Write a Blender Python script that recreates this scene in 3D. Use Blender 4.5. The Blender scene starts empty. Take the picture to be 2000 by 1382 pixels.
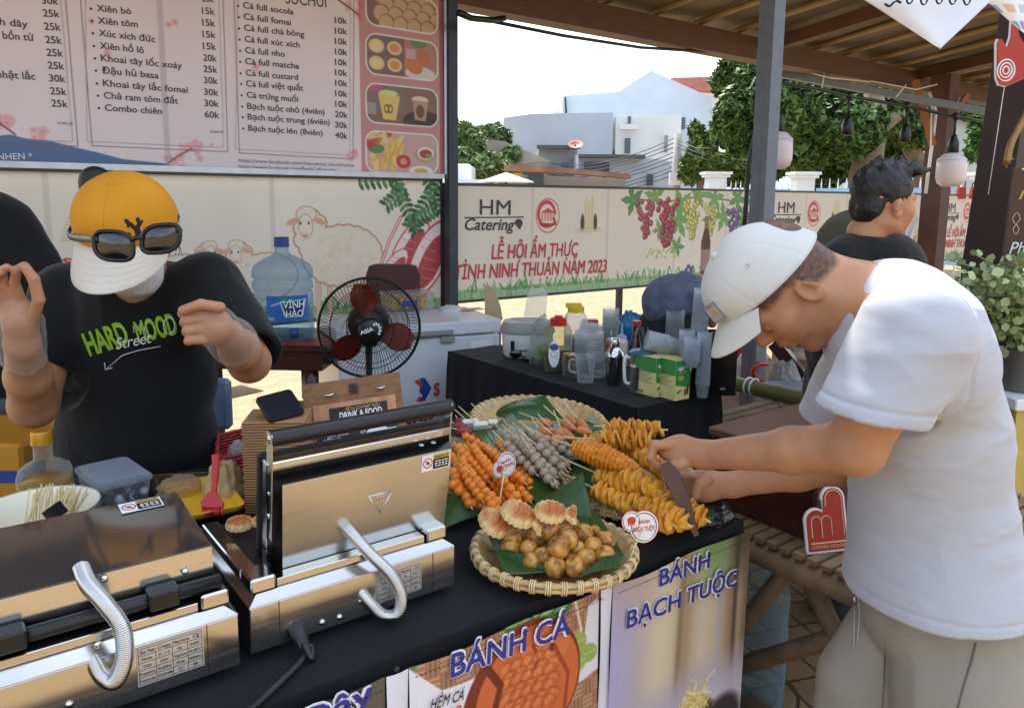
import bpy,math,random
import numpy as np
from mathutils import Matrix,Vector,Euler
random.seed(7);RNG=np.random.default_rng(7)
PI=math.pi;R=math.radians
S=bpy.context.scene
COL=S.collection
# ---------------------------------------------------------------- camera, sky, sun, exposure
# world axes: X runs along the counter (away to the right), Y from the counter front to the back wall
F_,CX_,CY_,CAMZ=1500.0,1000.0,600.0,1.45
PITCH,ROLL,YAW=math.atan(212/1500),R(.5),math.atan2(.6,.8)
cam=bpy.data.cameras.new('camera');camo=bpy.data.objects.new('camera',cam);COL.objects.link(camo)
cam.sensor_width=36;cam.lens=27;cam.shift_y=-.0455;cam.clip_start=.05;cam.clip_end=3000
_fw=Vector((.6*math.cos(PITCH),.8*math.cos(PITCH),-math.sin(PITCH)))
_rt=Vector((.8,-.6,0));_up=_rt.cross(_fw)
_r2=_rt*math.cos(ROLL)-_up*math.sin(ROLL)*-1;_u2=_r2.cross(_fw)
camo.matrix_world=Matrix(((_r2.x,_u2.x,-_fw.x,0),(_r2.y,_u2.y,-_fw.y,0),(_r2.z,_u2.z,-_fw.z,CAMZ),(0,0,0,1)))
S.camera=camo
SUN_EL,SUN_AZ=R(58),R(28)
w=bpy.data.worlds.new('World');S.world=w;w.use_nodes=True
nt=w.node_tree;bg=nt.nodes['Background']
sky=nt.nodes.new('ShaderNodeTexSky');sky.sky_type='NISHITA';sky.sun_disc=False
sky.sun_elevation=SUN_EL;sky.sun_rotation=SUN_AZ;sky.dust_density=3.0;sky.air_density=1.2
tc=nt.nodes.new('ShaderNodeTexCoord');mp=nt.nodes.new('ShaderNodeMapping');mp.inputs['Scale'].default_value=(1.2,1.2,4)
nz=nt.nodes.new('ShaderNodeTexNoise');nz.inputs['Scale'].default_value=2.2;nz.inputs['Detail'].default_value=7
rp=nt.nodes.new('ShaderNodeValToRGB');rp.color_ramp.elements[0].position=.42;rp.color_ramp.elements[1].position=.68
mx=nt.nodes.new('ShaderNodeMixRGB');mx.inputs['Color2'].default_value=(5.0,5.6,6.3,1)
nt.links.new(tc.outputs['Generated'],mp.inputs['Vector']);nt.links.new(mp.outputs['Vector'],nz.inputs['Vector'])
nt.links.new(nz.outputs['Fac'],rp.inputs['Fac']);nt.links.new(rp.outputs['Color'],mx.inputs['Fac'])
nt.links.new(sky.outputs['Color'],mx.inputs['Color1']);nt.links.new(mx.outputs['Color'],bg.inputs['Color'])
bg.inputs['Strength'].default_value=.12
sl=bpy.data.lights.new('sun','SUN');sl.energy=2.0;sl.angle=R(.6);sl.color=(1,.94,.84)
so=bpy.data.objects.new('sun',sl);COL.objects.link(so);so.location=(0,0,30)
_sd=Vector((math.sin(SUN_AZ)*math.cos(SUN_EL),math.cos(SUN_AZ)*math.cos(SUN_EL),math.sin(SUN_EL)))
so.rotation_euler=_sd.to_track_quat('Z','Y').to_euler()
S.view_settings.view_transform='Standard';S.view_settings.look='None';S.view_settings.gamma=1
S.view_settings.exposure=1.68
try:
 S.cycles.max_bounces=10;S.cycles.transparent_max_bounces=40;S.cycles.use_denoising=True
 S.cycles.caustics_reflective=False;S.cycles.caustics_refractive=False;S.cycles.sample_clamp_indirect=6
except Exception:pass
# ---------------------------------------------------------------- from a point of the photograph to a point of the place
def ray(x,y):
 a=(x-CX_)/F_;b=-(y-CY_)/F_;c,s=math.cos(ROLL),math.sin(ROLL)
 a,b=a*c-b*s,a*s+b*c
 d=math.cos(PITCH)+b*math.sin(PITCH)
 return np.array([.8*a+.6*d,-.6*a+.8*d,-math.sin(PITCH)+b*math.cos(PITCH)]),d
C0=np.array([0,0,CAMZ])
def P(x,y,d):r,k=ray(x,y);return r*(d/k)+C0
def onz(x,y,z=.75):r,k=ray(x,y);return r*((z-CAMZ)/r[2])+C0
def onv(x,y,v):r,k=ray(x,y);return r*(v/r[1])+C0
def onu(x,y,u):r,k=ray(x,y);return r*(u/r[0])+C0
def depth(q):return .6*q[0]+.8*q[1]
RT=np.array([.8,-.6,0]);FW=np.array([.6,.8,0]);UP=np.array([0,0,1.])
CAMROT=Matrix(((.8,.6,0),(-.6,.8,0),(0,0,1))).to_4x4()
# ---------------------------------------------------------------- colours and materials
def lin(c):
 c=np.asarray(c,float)/255.0
 return np.where(c<=.04045,c/12.92,((c+.055)/1.055)**2.4)
def hexc(*c):return tuple(lin(c))
MATS={}
def mat(name,col=(200,200,200),rough=.5,metal=0,var=.12,scale=14,bump=0,bscale=60,spec=.5,sss=0,sheen=0,coat=0,attr=None,stretch=None,rvar=0,emit=0,trans=0):
 if name in MATS:return MATS[name]
 m=bpy.data.materials.new(name);m.use_nodes=True;t=m.node_tree;b=t.nodes['Principled BSDF']
 L=t.links.new
 c=tuple(lin(col))+(1,)
 b.inputs['Roughness'].default_value=rough;b.inputs['Metallic'].default_value=metal
 b.inputs['Specular IOR Level'].default_value=spec
 if sss:b.inputs['Subsurface Weight'].default_value=sss;b.inputs['Subsurface Radius'].default_value=(.012,.005,.003);b.inputs['Subsurface Scale'].default_value=1
 if sheen:b.inputs['Sheen Weight'].default_value=sheen
 if coat:b.inputs['Coat Weight'].default_value=coat;b.inputs['Coat Roughness'].default_value=.08
 if trans:b.inputs['Transmission Weight'].default_value=trans
 tx=t.nodes.new('ShaderNodeTexCoord');vec=tx.outputs['Object']
 if stretch:
  mpn=t.nodes.new('ShaderNodeMapping');mpn.inputs['Scale'].default_value=stretch;L(vec,mpn.inputs['Vector']);vec=mpn.outputs['Vector']
 base=None
 if attr:
  a=t.nodes.new('ShaderNodeVertexColor');a.layer_name=attr;base=a.outputs['Color']
 if var:
  n=t.nodes.new('ShaderNodeTexNoise');n.inputs['Scale'].default_value=scale;n.inputs['Detail'].default_value=5;L(vec,n.inputs['Vector'])
  r=t.nodes.new('ShaderNodeMapRange');r.inputs[1].default_value=.25;r.inputs[2].default_value=.75;r.inputs[3].default_value=1-var;r.inputs[4].default_value=1+var;L(n.outputs['Fac'],r.inputs[0])
  x=t.nodes.new('ShaderNodeMixRGB');x.blend_type='MULTIPLY';x.inputs['Fac'].default_value=1
  if base:L(base,x.inputs['Color1'])
  else:x.inputs['Color1'].default_value=c
  L(r.outputs[0],x.inputs['Color2']);base=x.outputs['Color']
  if rvar:
   r2=t.nodes.new('ShaderNodeMapRange');r2.inputs[1].default_value=.3;r2.inputs[2].default_value=.7;r2.inputs[3].default_value=max(.02,rough-rvar);r2.inputs[4].default_value=rough+rvar;L(n.outputs['Fac'],r2.inputs[0]);L(r2.outputs[0],b.inputs['Roughness'])
 if base:L(base,b.inputs['Base Color'])
 else:b.inputs['Base Color'].default_value=c
 if bump:
  n2=t.nodes.new('ShaderNodeTexNoise');n2.inputs['Scale'].default_value=bscale;n2.inputs['Detail'].default_value=4;L(vec,n2.inputs['Vector'])
  bn=t.nodes.new('ShaderNodeBump');bn.inputs['Strength'].default_value=bump;bn.inputs['Distance'].default_value=.01;L(n2.outputs['Fac'],bn.inputs['Height']);L(bn.outputs['Normal'],b.inputs['Normal'])
 if emit:L(base,b.inputs['Emission Color'])if base else None;b.inputs['Emission Strength'].default_value=emit
 MATS[name]=m;return m
def clear(name,tint=(235,240,242),body=.18,rough=.12,bodycol=(225,230,235),gloss=.5):
 """thin clear plastic or glass: mostly see-through, a little milky, with a reflection"""
 if name in MATS:return MATS[name]
 m=bpy.data.materials.new(name);m.use_nodes=True;t=m.node_tree;t.nodes.clear();L=t.links.new
 o=t.nodes.new('ShaderNodeOutputMaterial');tr=t.nodes.new('ShaderNodeBsdfTransparent');tr.inputs['Color'].default_value=tuple(lin(tint))+(1,)
 b=t.nodes.new('ShaderNodeBsdfPrincipled');b.inputs['Base Color'].default_value=tuple(lin(bodycol))+(1,);b.inputs['Roughness'].default_value=rough;b.inputs['Specular IOR Level'].default_value=.6
 lw=t.nodes.new('ShaderNodeLayerWeight');lw.inputs['Blend'].default_value=.35
 tl=t.nodes.new('ShaderNodeBsdfTranslucent');tl.inputs['Color'].default_value=b.inputs['Base Color'].default_value;x2=t.nodes.new('ShaderNodeMixShader');x2.inputs['Fac'].default_value=.45;L(b.outputs[0],x2.inputs[1]);L(tl.outputs[0],x2.inputs[2])
 mr=t.nodes.new('ShaderNodeMapRange');mr.inputs[3].default_value=body;mr.inputs[4].default_value=min(1,body+gloss);L(lw.outputs['Facing'],mr.inputs[0])
 x=t.nodes.new('ShaderNodeMixShader');L(mr.outputs[0],x.inputs['Fac']);L(tr.outputs[0],x.inputs[1]);L(x2.outputs[0],x.inputs[2]);L(x.outputs[0],o.inputs['Surface'])
 MATS[name]=m;return m
 # ---------------------------------------------------------------- things, parts
WM={}
def tag(o,label=None,cat=None,group=None,kind=None):
 if label:o['label']=label
 if cat:o['category']=cat
 if group:o['group']=group
 if kind:o['kind']=kind
 return o
def thing(name,label,cat,loc=(0,0,0),group=None,rot=None,M=None):
 o=bpy.data.objects.new(name,None);COL.objects.link(o);o.empty_display_size=.05
 if M is None:M=Matrix.Translation(Vector(loc))@(rot if rot is not None else Matrix.Identity(4))
 o.matrix_world=M;WM[o]=M.copy()
 return tag(o,label,cat,group)
def children(o):return[c for c in bpy.data.objects if c.parent==o]
def dup(o,M,label=None,group=None):
 kids=KIDS.get(o,[])
 c=o.copy();COL.objects.link(c);c.matrix_world=M;WM[c]=M.copy()
 if label:c['label']=label
 if group:c['group']=group
 for k in kids:_dupc(k,c)
 return c
KIDS={}
def _dupc(k,par):
 c=k.copy();COL.objects.link(c);c.parent=par;KIDS.setdefault(par,[]).append(c);WM[c]=WM[par]
 for g in KIDS.get(k,[]):_dupc(g,c)
def nrm(a):a=np.asarray(a,float);return a/max(1e-12,np.linalg.norm(a))
def frame(d,up=(0,0,1)):
 d=nrm(d);up=np.asarray(up,float)
 if abs(d@nrm(up))>.98:up=np.array([1.,0,0])
 x=nrm(np.cross(up,d));y=np.cross(d,x);return x,y,d
def basis(o,x,y,z):
 return Matrix(((x[0],y[0],z[0],o[0]),(x[1],y[1],z[1],o[1]),(x[2],y[2],z[2],o[2]),(0,0,0,1)))
class MB:
 def __init__(s):s.v=[];s.f=[];s.n=0;s.c=[];s.hasc=False
 def add(s,V,F,col=None):
  V=np.asarray(V,float).reshape(-1,3);s.v.append(V)
  if len(F)and isinstance(F,np.ndarray):s.f.extend((F+s.n).tolist())
  else:s.f.extend([tuple(i+s.n for i in q)for q in F])
  s.n+=len(V)
  if col is not None:
   s.hasc=True;col=np.asarray(col,float)
   if col.ndim==1:col=np.tile(col,(len(V),1))
  s.c.append(np.ones((len(V),3))if col is None else col)
  return s
 def tr(s,M,V):V=np.asarray(V,float);A=np.array(M);return V@A[:3,:3].T+A[:3,3]
 def box(s,a,b,M=None,bev=0,col=None):
  a=np.minimum(np.array(a,float),np.array(b,float))if True else a;b2=np.maximum(np.array(b,float),a)
  x0,y0,z0=a;x1,y1,z1=b2
  if bev:
   e=min(bev,(x1-x0)/2.01,(y1-y0)/2.01,(z1-z0)/2.01);V=[]
   # chamfered box: every corner becomes three points
   idx={}
   for i,X in enumerate((x0,x1)):
    for j,Y in enumerate((y0,y1)):
     for k,Z in enumerate((z0,z1)):
      sx,sy,sz=(1,-1)[i],(1,-1)[j],(1,-1)[k]
      idx[i,j,k]=(len(V),len(V)+1,len(V)+2)
      V+=[(X,Y+sy*e,Z+sz*e),(X+sx*e,Y,Z+sz*e),(X+sx*e,Y+sy*e,Z)]
   F=[]
   g=lambda i,j,k,a_:idx[i,j,k][a_]
   F+=[(g(0,0,0,0),g(0,0,1,0),g(0,1,1,0),g(0,1,0,0)),(g(1,0,0,0),g(1,1,0,0),g(1,1,1,0),g(1,0,1,0)),(g(0,0,0,1),g(1,0,0,1),g(1,0,1,1),g(0,0,1,1)),(g(0,1,0,1),g(0,1,1,1),g(1,1,1,1),g(1,1,0,1)),(g(0,0,0,2),g(0,1,0,2),g(1,1,0,2),g(1,0,0,2)),(g(0,0,1,2),g(1,0,1,2),g(1,1,1,2),g(0,1,1,2))]
   for i in(0,1):
    for j in(0,1):F.append((g(i,j,0,0),g(i,j,0,1),g(i,j,1,1),g(i,j,1,0))if i==j else(g(i,j,0,1),g(i,j,0,0),g(i,j,1,0),g(i,j,1,1)))
   for i in(0,1):
    for k in(0,1):F.append((g(i,0,k,2),g(i,0,k,0),g(i,1,k,0),g(i,1,k,2))if i==k else(g(i,0,k,0),g(i,0,k,2),g(i,1,k,2),g(i,1,k,0)))
   for j in(0,1):
    for k in(0,1):F.append((g(0,j,k,1),g(0,j,k,2),g(1,j,k,2),g(1,j,k,1))if j==k else(g(0,j,k,2),g(0,j,k,1),g(1,j,k,1),g(1,j,k,2)))
   for i in(0,1):
    for j in(0,1):
     for k in(0,1):F.append(idx[i,j,k]if(i+j+k)%2 else idx[i,j,k][::-1])
  else:
   V=[(x0,y0,z0),(x1,y0,z0),(x1,y1,z0),(x0,y1,z0),(x0,y0,z1),(x1,y0,z1),(x1,y1,z1),(x0,y1,z1)]
   F=[(0,3,2,1),(4,5,6,7),(0,1,5,4),(1,2,6,5),(2,3,7,6),(3,0,4,7)]
  return s.add(s.tr(M,V)if M is not None else V,F,col)
 def tube(s,pts,r,n=10,caps=True,closed=False,col=None,sq=None):
  pts=np.asarray(pts,float);m=len(pts);r=np.broadcast_to(np.asarray(r,float),(m,))
  T=np.gradient(pts,axis=0)if not closed else np.roll(pts,-1,0)-np.roll(pts,1,0)
  x,y,d=frame(T[0]);V=[]
  for i in range(m):
   d2=nrm(T[i]);x=nrm(x-d2*(x@d2));y=np.cross(d2,x)
   a=np.arange(n)*2*PI/n+(PI/4 if n==4 else 0)
   sx,sy=sq if sq else(1,1)
   V.append(pts[i]+r[i]*(np.outer(np.cos(a)*sx,x)+np.outer(np.sin(a)*sy,y)))
  V=np.concatenate(V);F=[]
  for i in range(m if closed else m-1):
   a0,b0=i*n,((i+1)%m)*n
   for k in range(n):F.append((a0+k,a0+(k+1)%n,b0+(k+1)%n,b0+k))
  if caps and not closed:F.append(tuple(range(n))[::-1]);F.append(tuple((m-1)*n+k for k in range(n)))
  return s.add(V,F,col)
 def lathe(s,prof,n=24,M=None,capb=True,capt=True,col=None,sx=1,sy=1,rib=None):
  prof=np.asarray(prof,float);a=np.arange(n)*2*PI/n;V=[]
  for r_,z in prof:
   k=1 if rib is None else 1+rib*np.cos(a*rib_n(n))
   V.append(np.stack([r_*np.cos(a)*sx*k,r_*np.sin(a)*sy*k,np.full(n,z)],1))
  V=np.concatenate(V);m=len(prof);F=[]
  for i in range(m-1):
   for k in range(n):F.append((i*n+k,i*n+(k+1)%n,(i+1)*n+(k+1)%n,(i+1)*n+k))
  if capb:F.append(tuple(range(n))[::-1])
  if capt:F.append(tuple((m-1)*n+k for k in range(n)))
  return s.add(s.tr(M,V)if M is not None else V,F,col)
 def ball(s,c,r,n=14,m=9,M=None,noise=0,col=None):
  r=np.broadcast_to(np.asarray(r,float),(3,));V=[]
  for i in range(m+1):
   t=PI*i/m
   for k in range(n):V.append((math.sin(t)*math.cos(2*PI*k/n),math.sin(t)*math.sin(2*PI*k/n),-math.cos(t)))
  V=np.array(V)
  if noise:V=V*(1+noise*np.stack([fbm3(V*2.3+np.asarray(c)*31)]*3,1))
  V=V*r;F=[]
  for i in range(m):
   for k in range(n):F.append((i*n+k,i*n+(k+1)%n,(i+1)*n+(k+1)%n,(i+1)*n+k))
  V=s.tr(M,V)if M is not None else V+np.asarray(c,float)
  return s.add(V,F,col)
 def prism(s,out,t,M,col=None):
  """flat outline in local xy, thickness t along local z (0..t)"""
  out=np.asarray(out,float);n=len(out)
  ar=np.sum(out[:,0]*np.roll(out[:,1],-1)-np.roll(out[:,0],-1)*out[:,1])
  if ar<0:out=out[::-1]
  V=np.concatenate([np.c_[out,np.zeros(n)],np.c_[out,np.full(n,t)]])
  F=[tuple(range(n))[::-1],tuple(range(n,2*n))]+[(k,(k+1)%n,n+(k+1)%n,n+k)for k in range(n)]
  return s.add(s.tr(M,V),F,col)
 def sheet(s,fn,nu,nv,col=None,thick=0,flip=False):
  U,Vv=np.meshgrid(np.linspace(0,1,nu),np.linspace(0,1,nv))
  V=np.asarray(fn(U.ravel(),Vv.ravel()));V=V if V.shape[-1]==3 else V.T
  i=np.arange(nu*nv).reshape(nv,nu)
  F=np.stack([i[:-1,:-1],i[:-1,1:],i[1:,1:],i[1:,:-1]],-1).reshape(-1,4)
  if flip:F=F[:,::-1]
  return s.add(V,F,col)
 def text(s,body,size,M,bold=0,align='LEFT',shear=0,ext=0,wid=1,valign='TOP_BASELINE',space=1):
  V,F=text_mesh(body,bold,align,shear,ext,valign,space)
  if len(V):s.add(s.tr(M,V*np.array([size*wid,size,size])),F)
  return s
 def build(s,name,m,parent=None,smooth=True,world=True,label=None,cat=None,group=None,kind=None,solid=0,sub=0,auto=None,base=True):
  V=np.concatenate(s.v)if s.v else np.zeros((0,3))
  me=bpy.data.meshes.new(name);o=bpy.data.objects.new(name,me);COL.objects.link(o)
  if parent is not None:
   o.parent=parent;KIDS.setdefault(parent,[]).append(o);WM[o]=WM[parent]
   if world:V=s.tr(WM[parent].inverted(),V)
  else:
   Mo=Matrix.Identity(4)
   if base and len(V):
    lo,hi=V.min(0),V.max(0);c=np.array([(lo[0]+hi[0])/2,(lo[1]+hi[1])/2,lo[2]]);V=V-c;Mo=Matrix.Translation(Vector(c))
   o.matrix_world=Mo;WM[o]=Mo
  me.from_pydata(V.tolist(),[],s.f)
  for mm in(m if isinstance(m,(list,tuple))else[m]):me.materials.append(mm)
  if smooth is not False:me.polygons.foreach_set('use_smooth',[True]*len(me.polygons))
  if s.hasc:
   at=me.color_attributes.new('Col','FLOAT_COLOR','POINT');C=np.concatenate(s.c);at.data.foreach_set('color',np.c_[C,np.ones(len(C))].astype(np.float32).ravel())
  me.update()
  if smooth=='auto':
   try:me.set_sharp_from_angle(angle=R(auto or 35))
   except Exception:pass
  if solid:md=o.modifiers.new('thickness','SOLIDIFY');md.thickness=solid;md.offset=-1
  if sub:md=o.modifiers.new('smooth','SUBSURF');md.levels=sub;md.render_levels=sub
  return tag(o,label,cat,group,kind)
def rib_n(n):return n//2
TXT={}
def text_mesh(body,bold,align,shear,ext,valign,space):
 k=(body,round(bold,4),align,shear,ext,valign,space)
 if k in TXT:return TXT[k]
 cu=bpy.data.curves.new('t','FONT');cu.body=body;cu.align_x=align;cu.align_y=valign;cu.shear=shear;cu.extrude=ext;cu.resolution_u=3;cu.space_character=space
 o=bpy.data.objects.new('t',cu);TXS.collection.objects.link(o)
 TXL.update();me=bpy.data.meshes.new_from_object(o.evaluated_get(TXL.depsgraph))
 V=np.zeros(len(me.vertices)*3);me.vertices.foreach_get('co',V);V=V.reshape(-1,3);F=[tuple(p.vertices)for p in me.polygons]
 if bold>0:
  n=6 if bold<.03 else 10;nv=len(V);s_=[(bold*math.cos(k*2*PI/n),bold*math.sin(k*2*PI/n),.0011*(k+1))for k in range(n)];F=[tuple(i+nv*k for i in q)for k in range(n)for q in F];V=np.concatenate([V+d for d in s_])if nv else V
 bpy.data.objects.remove(o);bpy.data.meshes.remove(me);bpy.data.curves.remove(cu)
 TXT[k]=(V,F);return V,F
TXS=bpy.data.scenes.new('type_setting');TXL=TXS.view_layers[0]
def hash3(p):
 q=np.sin(p@np.array([127.1,311.7,74.7]))*43758.5453;return q-np.floor(q)
def vnoise(p):
 i=np.floor(p);f=p-i;f=f*f*(3-2*f);out=0
 for dx in(0,1):
  for dy in(0,1):
   for dz in(0,1):
    wgt=(f[:,0]if dx else 1-f[:,0])*(f[:,1]if dy else 1-f[:,1])*(f[:,2]if dz else 1-f[:,2])
    out=out+wgt*hash3(i+np.array([dx,dy,dz]))
 return out*2-1
def fbm3(p,o=3):
 t=0;a=.6
 for k in range(o):t=t+a*vnoise(p*2**k+k*17.3);a*=.5
 return t
 # ---------------------------------------------------------------- painted prints (banners, labels): colours computed on a grid
class Canvas:
 def __init__(s,w,h,base,W=None,H=None):
  s.w,s.h=w,h;s.W,s.H=W or w,H or h
  s.x,s.y=np.meshgrid((np.arange(w)+.5)/w*s.W,(np.arange(h)+.5)/h*s.H);s.a=np.zeros((h,w,3));s.a[:]=np.array(base)/255.
  s.px=s.W/w
 def put(s,m,c):c=np.array(c)/255.;s.a=s.a*(1-m[...,None])+c*m[...,None];return s
 def ell(s,cx,cy,rx,ry,c,ang=0,soft=None,op=1):
  ca,sa=math.cos(ang),math.sin(ang);X,Y=s.x-cx,s.y-cy;u_=(X*ca+Y*sa)/rx;v_=(-X*sa+Y*ca)/ry
  d=(np.sqrt(u_*u_+v_*v_)-1)*min(rx,ry);sf=soft if soft else s.px
  return s.put(np.clip(.5-d/sf,0,1)*op,c)
 def ring(s,cx,cy,rx,ry,wd,c,ang=0,op=1):
  ca,sa=math.cos(ang),math.sin(ang);X,Y=s.x-cx,s.y-cy;u_=(X*ca+Y*sa)/rx;v_=(-X*sa+Y*ca)/ry
  d=abs(np.sqrt(u_*u_+v_*v_)-1)*min(rx,ry)
  return s.put(np.clip(.5+(wd/2-d)/s.px,0,1)*op,c)
 def poly(s,pts,c,op=1,soft=None):
  pts=np.asarray(pts,float);ins=np.zeros(s.x.shape,bool);dm=np.full(s.x.shape,1e9);n=len(pts)
  for i in range(n):
   (x0,y0),(x1,y1)=pts[i],pts[(i+1)%n]
   if y0!=y1:ins^=((y0>s.y)!=(y1>s.y))&(s.x<(x1-x0)*(s.y-y0)/(y1-y0)+x0)
   dm=np.minimum(dm,s._seg(x0,y0,x1,y1))
  d=np.where(ins,-dm,dm);return s.put(np.clip(.5-d/(soft or s.px),0,1)*op,c)
 def _seg(s,x0,y0,x1,y1):
  dx,dy=x1-x0,y1-y0;t=np.clip(((s.x-x0)*dx+(s.y-y0)*dy)/(dx*dx+dy*dy+1e-9),0,1);return np.hypot(s.x-x0-t*dx,s.y-y0-t*dy)
 def line(s,pts,wd,c,op=1,soft=None):
  dm=np.full(s.x.shape,1e9)
  for(x0,y0),(x1,y1)in zip(pts[:-1],pts[1:]):dm=np.minimum(dm,s._seg(x0,y0,x1,y1))
  return s.put(np.clip(.5+(wd/2-dm)/(soft or s.px),0,1)*op,c)
 def rect(s,x0,y0,x1,y1,c,op=1,rad=0):
  d=np.hypot(np.maximum(np.abs(s.x-(x0+x1)/2)-(x1-x0)/2+rad,0),np.maximum(np.abs(s.y-(y0+y1)/2)-(y1-y0)/2+rad,0))-rad
  return s.put(np.clip(.5-d/s.px,0,1)*op,c)
 def noise(s,sc,amt,seed=0):
  n=fbm3(np.c_[s.x.ravel()/sc,s.y.ravel()/sc,np.full(s.x.size,seed*7.7+.3)],4).reshape(s.x.shape);s.a=np.clip(s.a*(1+amt*n[...,None]),0,1);return s
 def lincol(s):return lin(np.clip(s.a,0,1)*255).reshape(-1,3)
def printed(cv,fn,name,parent,m=None,**k):
 mb=MB();mb.sheet(fn,cv.w,cv.h,col=cv.lincol());return mb.build(name,m or M_print,parent,**k)
def quad_fn(tl,tr_,bl,br):
 tl,tr_,bl,br=[np.asarray(q,float)for q in(tl,tr_,bl,br)]
 return lambda a,b:np.outer((1-a)*(1-b),tl)+np.outer(a*(1-b),tr_)+np.outer((1-a)*b,bl)+np.outer(a*b,br)
M_print=mat('printed_vinyl',rough=.45,var=0,attr='Col',bump=.05,bscale=6)
M_skin=mat('skin',rough=.5,var=.06,scale=40,attr='Col',sss=.12,bump=.08,bscale=250,spec=.35)
M_vcol=mat('tinted_surface',rough=.6,var=.05,attr='Col',scale=60)
# ---------------------------------------------------------------- soft-bodied shapes: signed distances on a grid, meshed by surface nets
class Sculpt:
 """open grid; each shape only touches the cells round it"""
 def __init__(s,lo,hi,h):
  s.lo=np.asarray(lo,float);s.h=h;s.n=np.ceil((np.asarray(hi,float)-s.lo)/h).astype(int)+1;s.d=np.full(tuple(s.n),.05,np.float32);s.c=None
 def _win(s,lo,hi,pad):
  a=np.clip(np.floor((lo-pad-s.lo)/s.h).astype(int),0,s.n);b=np.clip(np.ceil((hi+pad-s.lo)/s.h).astype(int)+1,0,s.n);s.c=tuple(slice(i,j)for i,j in zip(a,b))
  return[(s.lo[i]+np.arange(a[i],b[i])*s.h).astype(np.float32).reshape([-1 if k==i else 1 for k in range(3)])for i in range(3)]
 def _mix(s,d,k,op):
  o=s.d[s.c]
  if op=='add':
   if k<=0:s.d[s.c]=np.minimum(o,d)
   else:q=np.clip(.5+.5*(o-d)/k,0,1);s.d[s.c]=o*(1-q)+d*q-k*q*(1-q)
  else:
   k=max(k,1e-5);q=np.clip(.5-.5*(o+d)/k,0,1);s.d[s.c]=o*(1-q)+(-d)*q+k*q*(1-q)
  return s
 def cone(s,a,b,ra,rb,k=.01,op='add'):
  a,b=np.asarray(a,float),np.asarray(b,float);ab=b-a;L2=max(ab@ab,1e-9);r_=max(ra,rb)
  X,Y,Z=s._win(np.minimum(a,b)-r_,np.maximum(a,b)+r_,k+.03);x,y,z=X-a[0],Y-a[1],Z-a[2];t=np.clip((x*ab[0]+y*ab[1]+z*ab[2])/L2,0,1)
  return s._mix(np.sqrt((x-t*ab[0])**2+(y-t*ab[1])**2+(z-t*ab[2])**2)-(ra+(rb-ra)*t),k,op)
 def chain(s,pts,rs,k=.01,kk=.004,op='add'):
  for i in range(len(pts)-1):s.cone(pts[i],pts[i+1],rs[i],rs[i+1],k if i==0 else kk,op)
  return s
 def ell(s,c,r,ax=None,k=.01,op='add'):
  c=np.asarray(c,float);r=np.asarray(r,float);m_=r.max();X,Y,Z=s._win(c-m_,c+m_,k+.03);x,y,z=X-c[0],Y-c[1],Z-c[2]
  if ax is not None:
   A=np.asarray(ax,float);x,y,z=[A[i,0]*x+A[i,1]*y+A[i,2]*z for i in range(3)]
  k0=np.sqrt((x/r[0])**2+(y/r[1])**2+(z/r[2])**2);k1=np.sqrt((x/r[0]**2)**2+(y/r[1]**2)**2+(z/r[2]**2)**2)+1e-9
  return s._mix(k0*(k0-1)/k1,k,op)
 def plane(s,p,nv,k=.002):
  """keep what lies behind the plane (against nv)"""
  p=np.asarray(p,float);nv=nrm(nv);X,Y,Z=s._win(s.lo,s.lo+s.n*s.h,0);s.d=np.maximum(s.d,(X-p[0])*nv[0]+(Y-p[1])*nv[1]+(Z-p[2])*nv[2]);return s
 def mesh(s):
  d=s.d;n=s.n;sg=d<0
  c=np.zeros(tuple(n-1),np.int8)
  for i in(0,1):
   for j in(0,1):
    for k in(0,1):c+=sg[i:n[0]-1+i,j:n[1]-1+j,k:n[2]-1+k]
  act=(c>0)&(c<8);ids=np.full(act.shape,-1);I=np.argwhere(act);ids[act]=np.arange(len(I))
  acc=np.zeros((len(I),3));cnt=np.zeros(len(I))
  cor=[(i,j,k)for i in(0,1)for j in(0,1)for k in(0,1)]
  for a in cor:
   for ax in range(3):
    if a[ax]:continue
    b=list(a);b[ax]=1
    da=d[I[:,0]+a[0],I[:,1]+a[1],I[:,2]+a[2]];db=d[I[:,0]+b[0],I[:,1]+b[1],I[:,2]+b[2]]
    cr=(da<0)!=(db<0);t=np.where(cr,da/np.where(da==db,1,da-db),0)
    p=np.array(a,float)[None]+np.zeros((len(I),3));p[:,ax]+=t
    acc+=p*cr[:,None];cnt+=cr
  V=(I+acc/np.maximum(cnt,1)[:,None])*s.h+s.lo;F=[]
  for ax in range(3):
   e=[slice(None)]*3;f=[slice(None)]*3;e[ax]=slice(0,-1);f[ax]=slice(1,None)
   A,B=sg[tuple(e)],sg[tuple(f)];J=np.argwhere(A!=B);o1,o2=(ax+1)%3,(ax+2)%3
   J=J[(J[:,o1]>0)&(J[:,o2]>0)&(J[:,o1]<n[o1]-1)&(J[:,o2]<n[o2]-1)]
   def g(d1,d2):K=J.copy();K[:,o1]-=d1;K[:,o2]-=d2;return ids[K[:,0],K[:,1],K[:,2]]
   q=np.stack([g(1,1),g(0,1),g(0,0),g(1,0)],1);fl=~A[J[:,0],J[:,1],J[:,2]];q[fl]=q[fl][:,::-1];F.append(q)
  F=np.concatenate(F);return V,F[(F>=0).all(1)]
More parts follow.
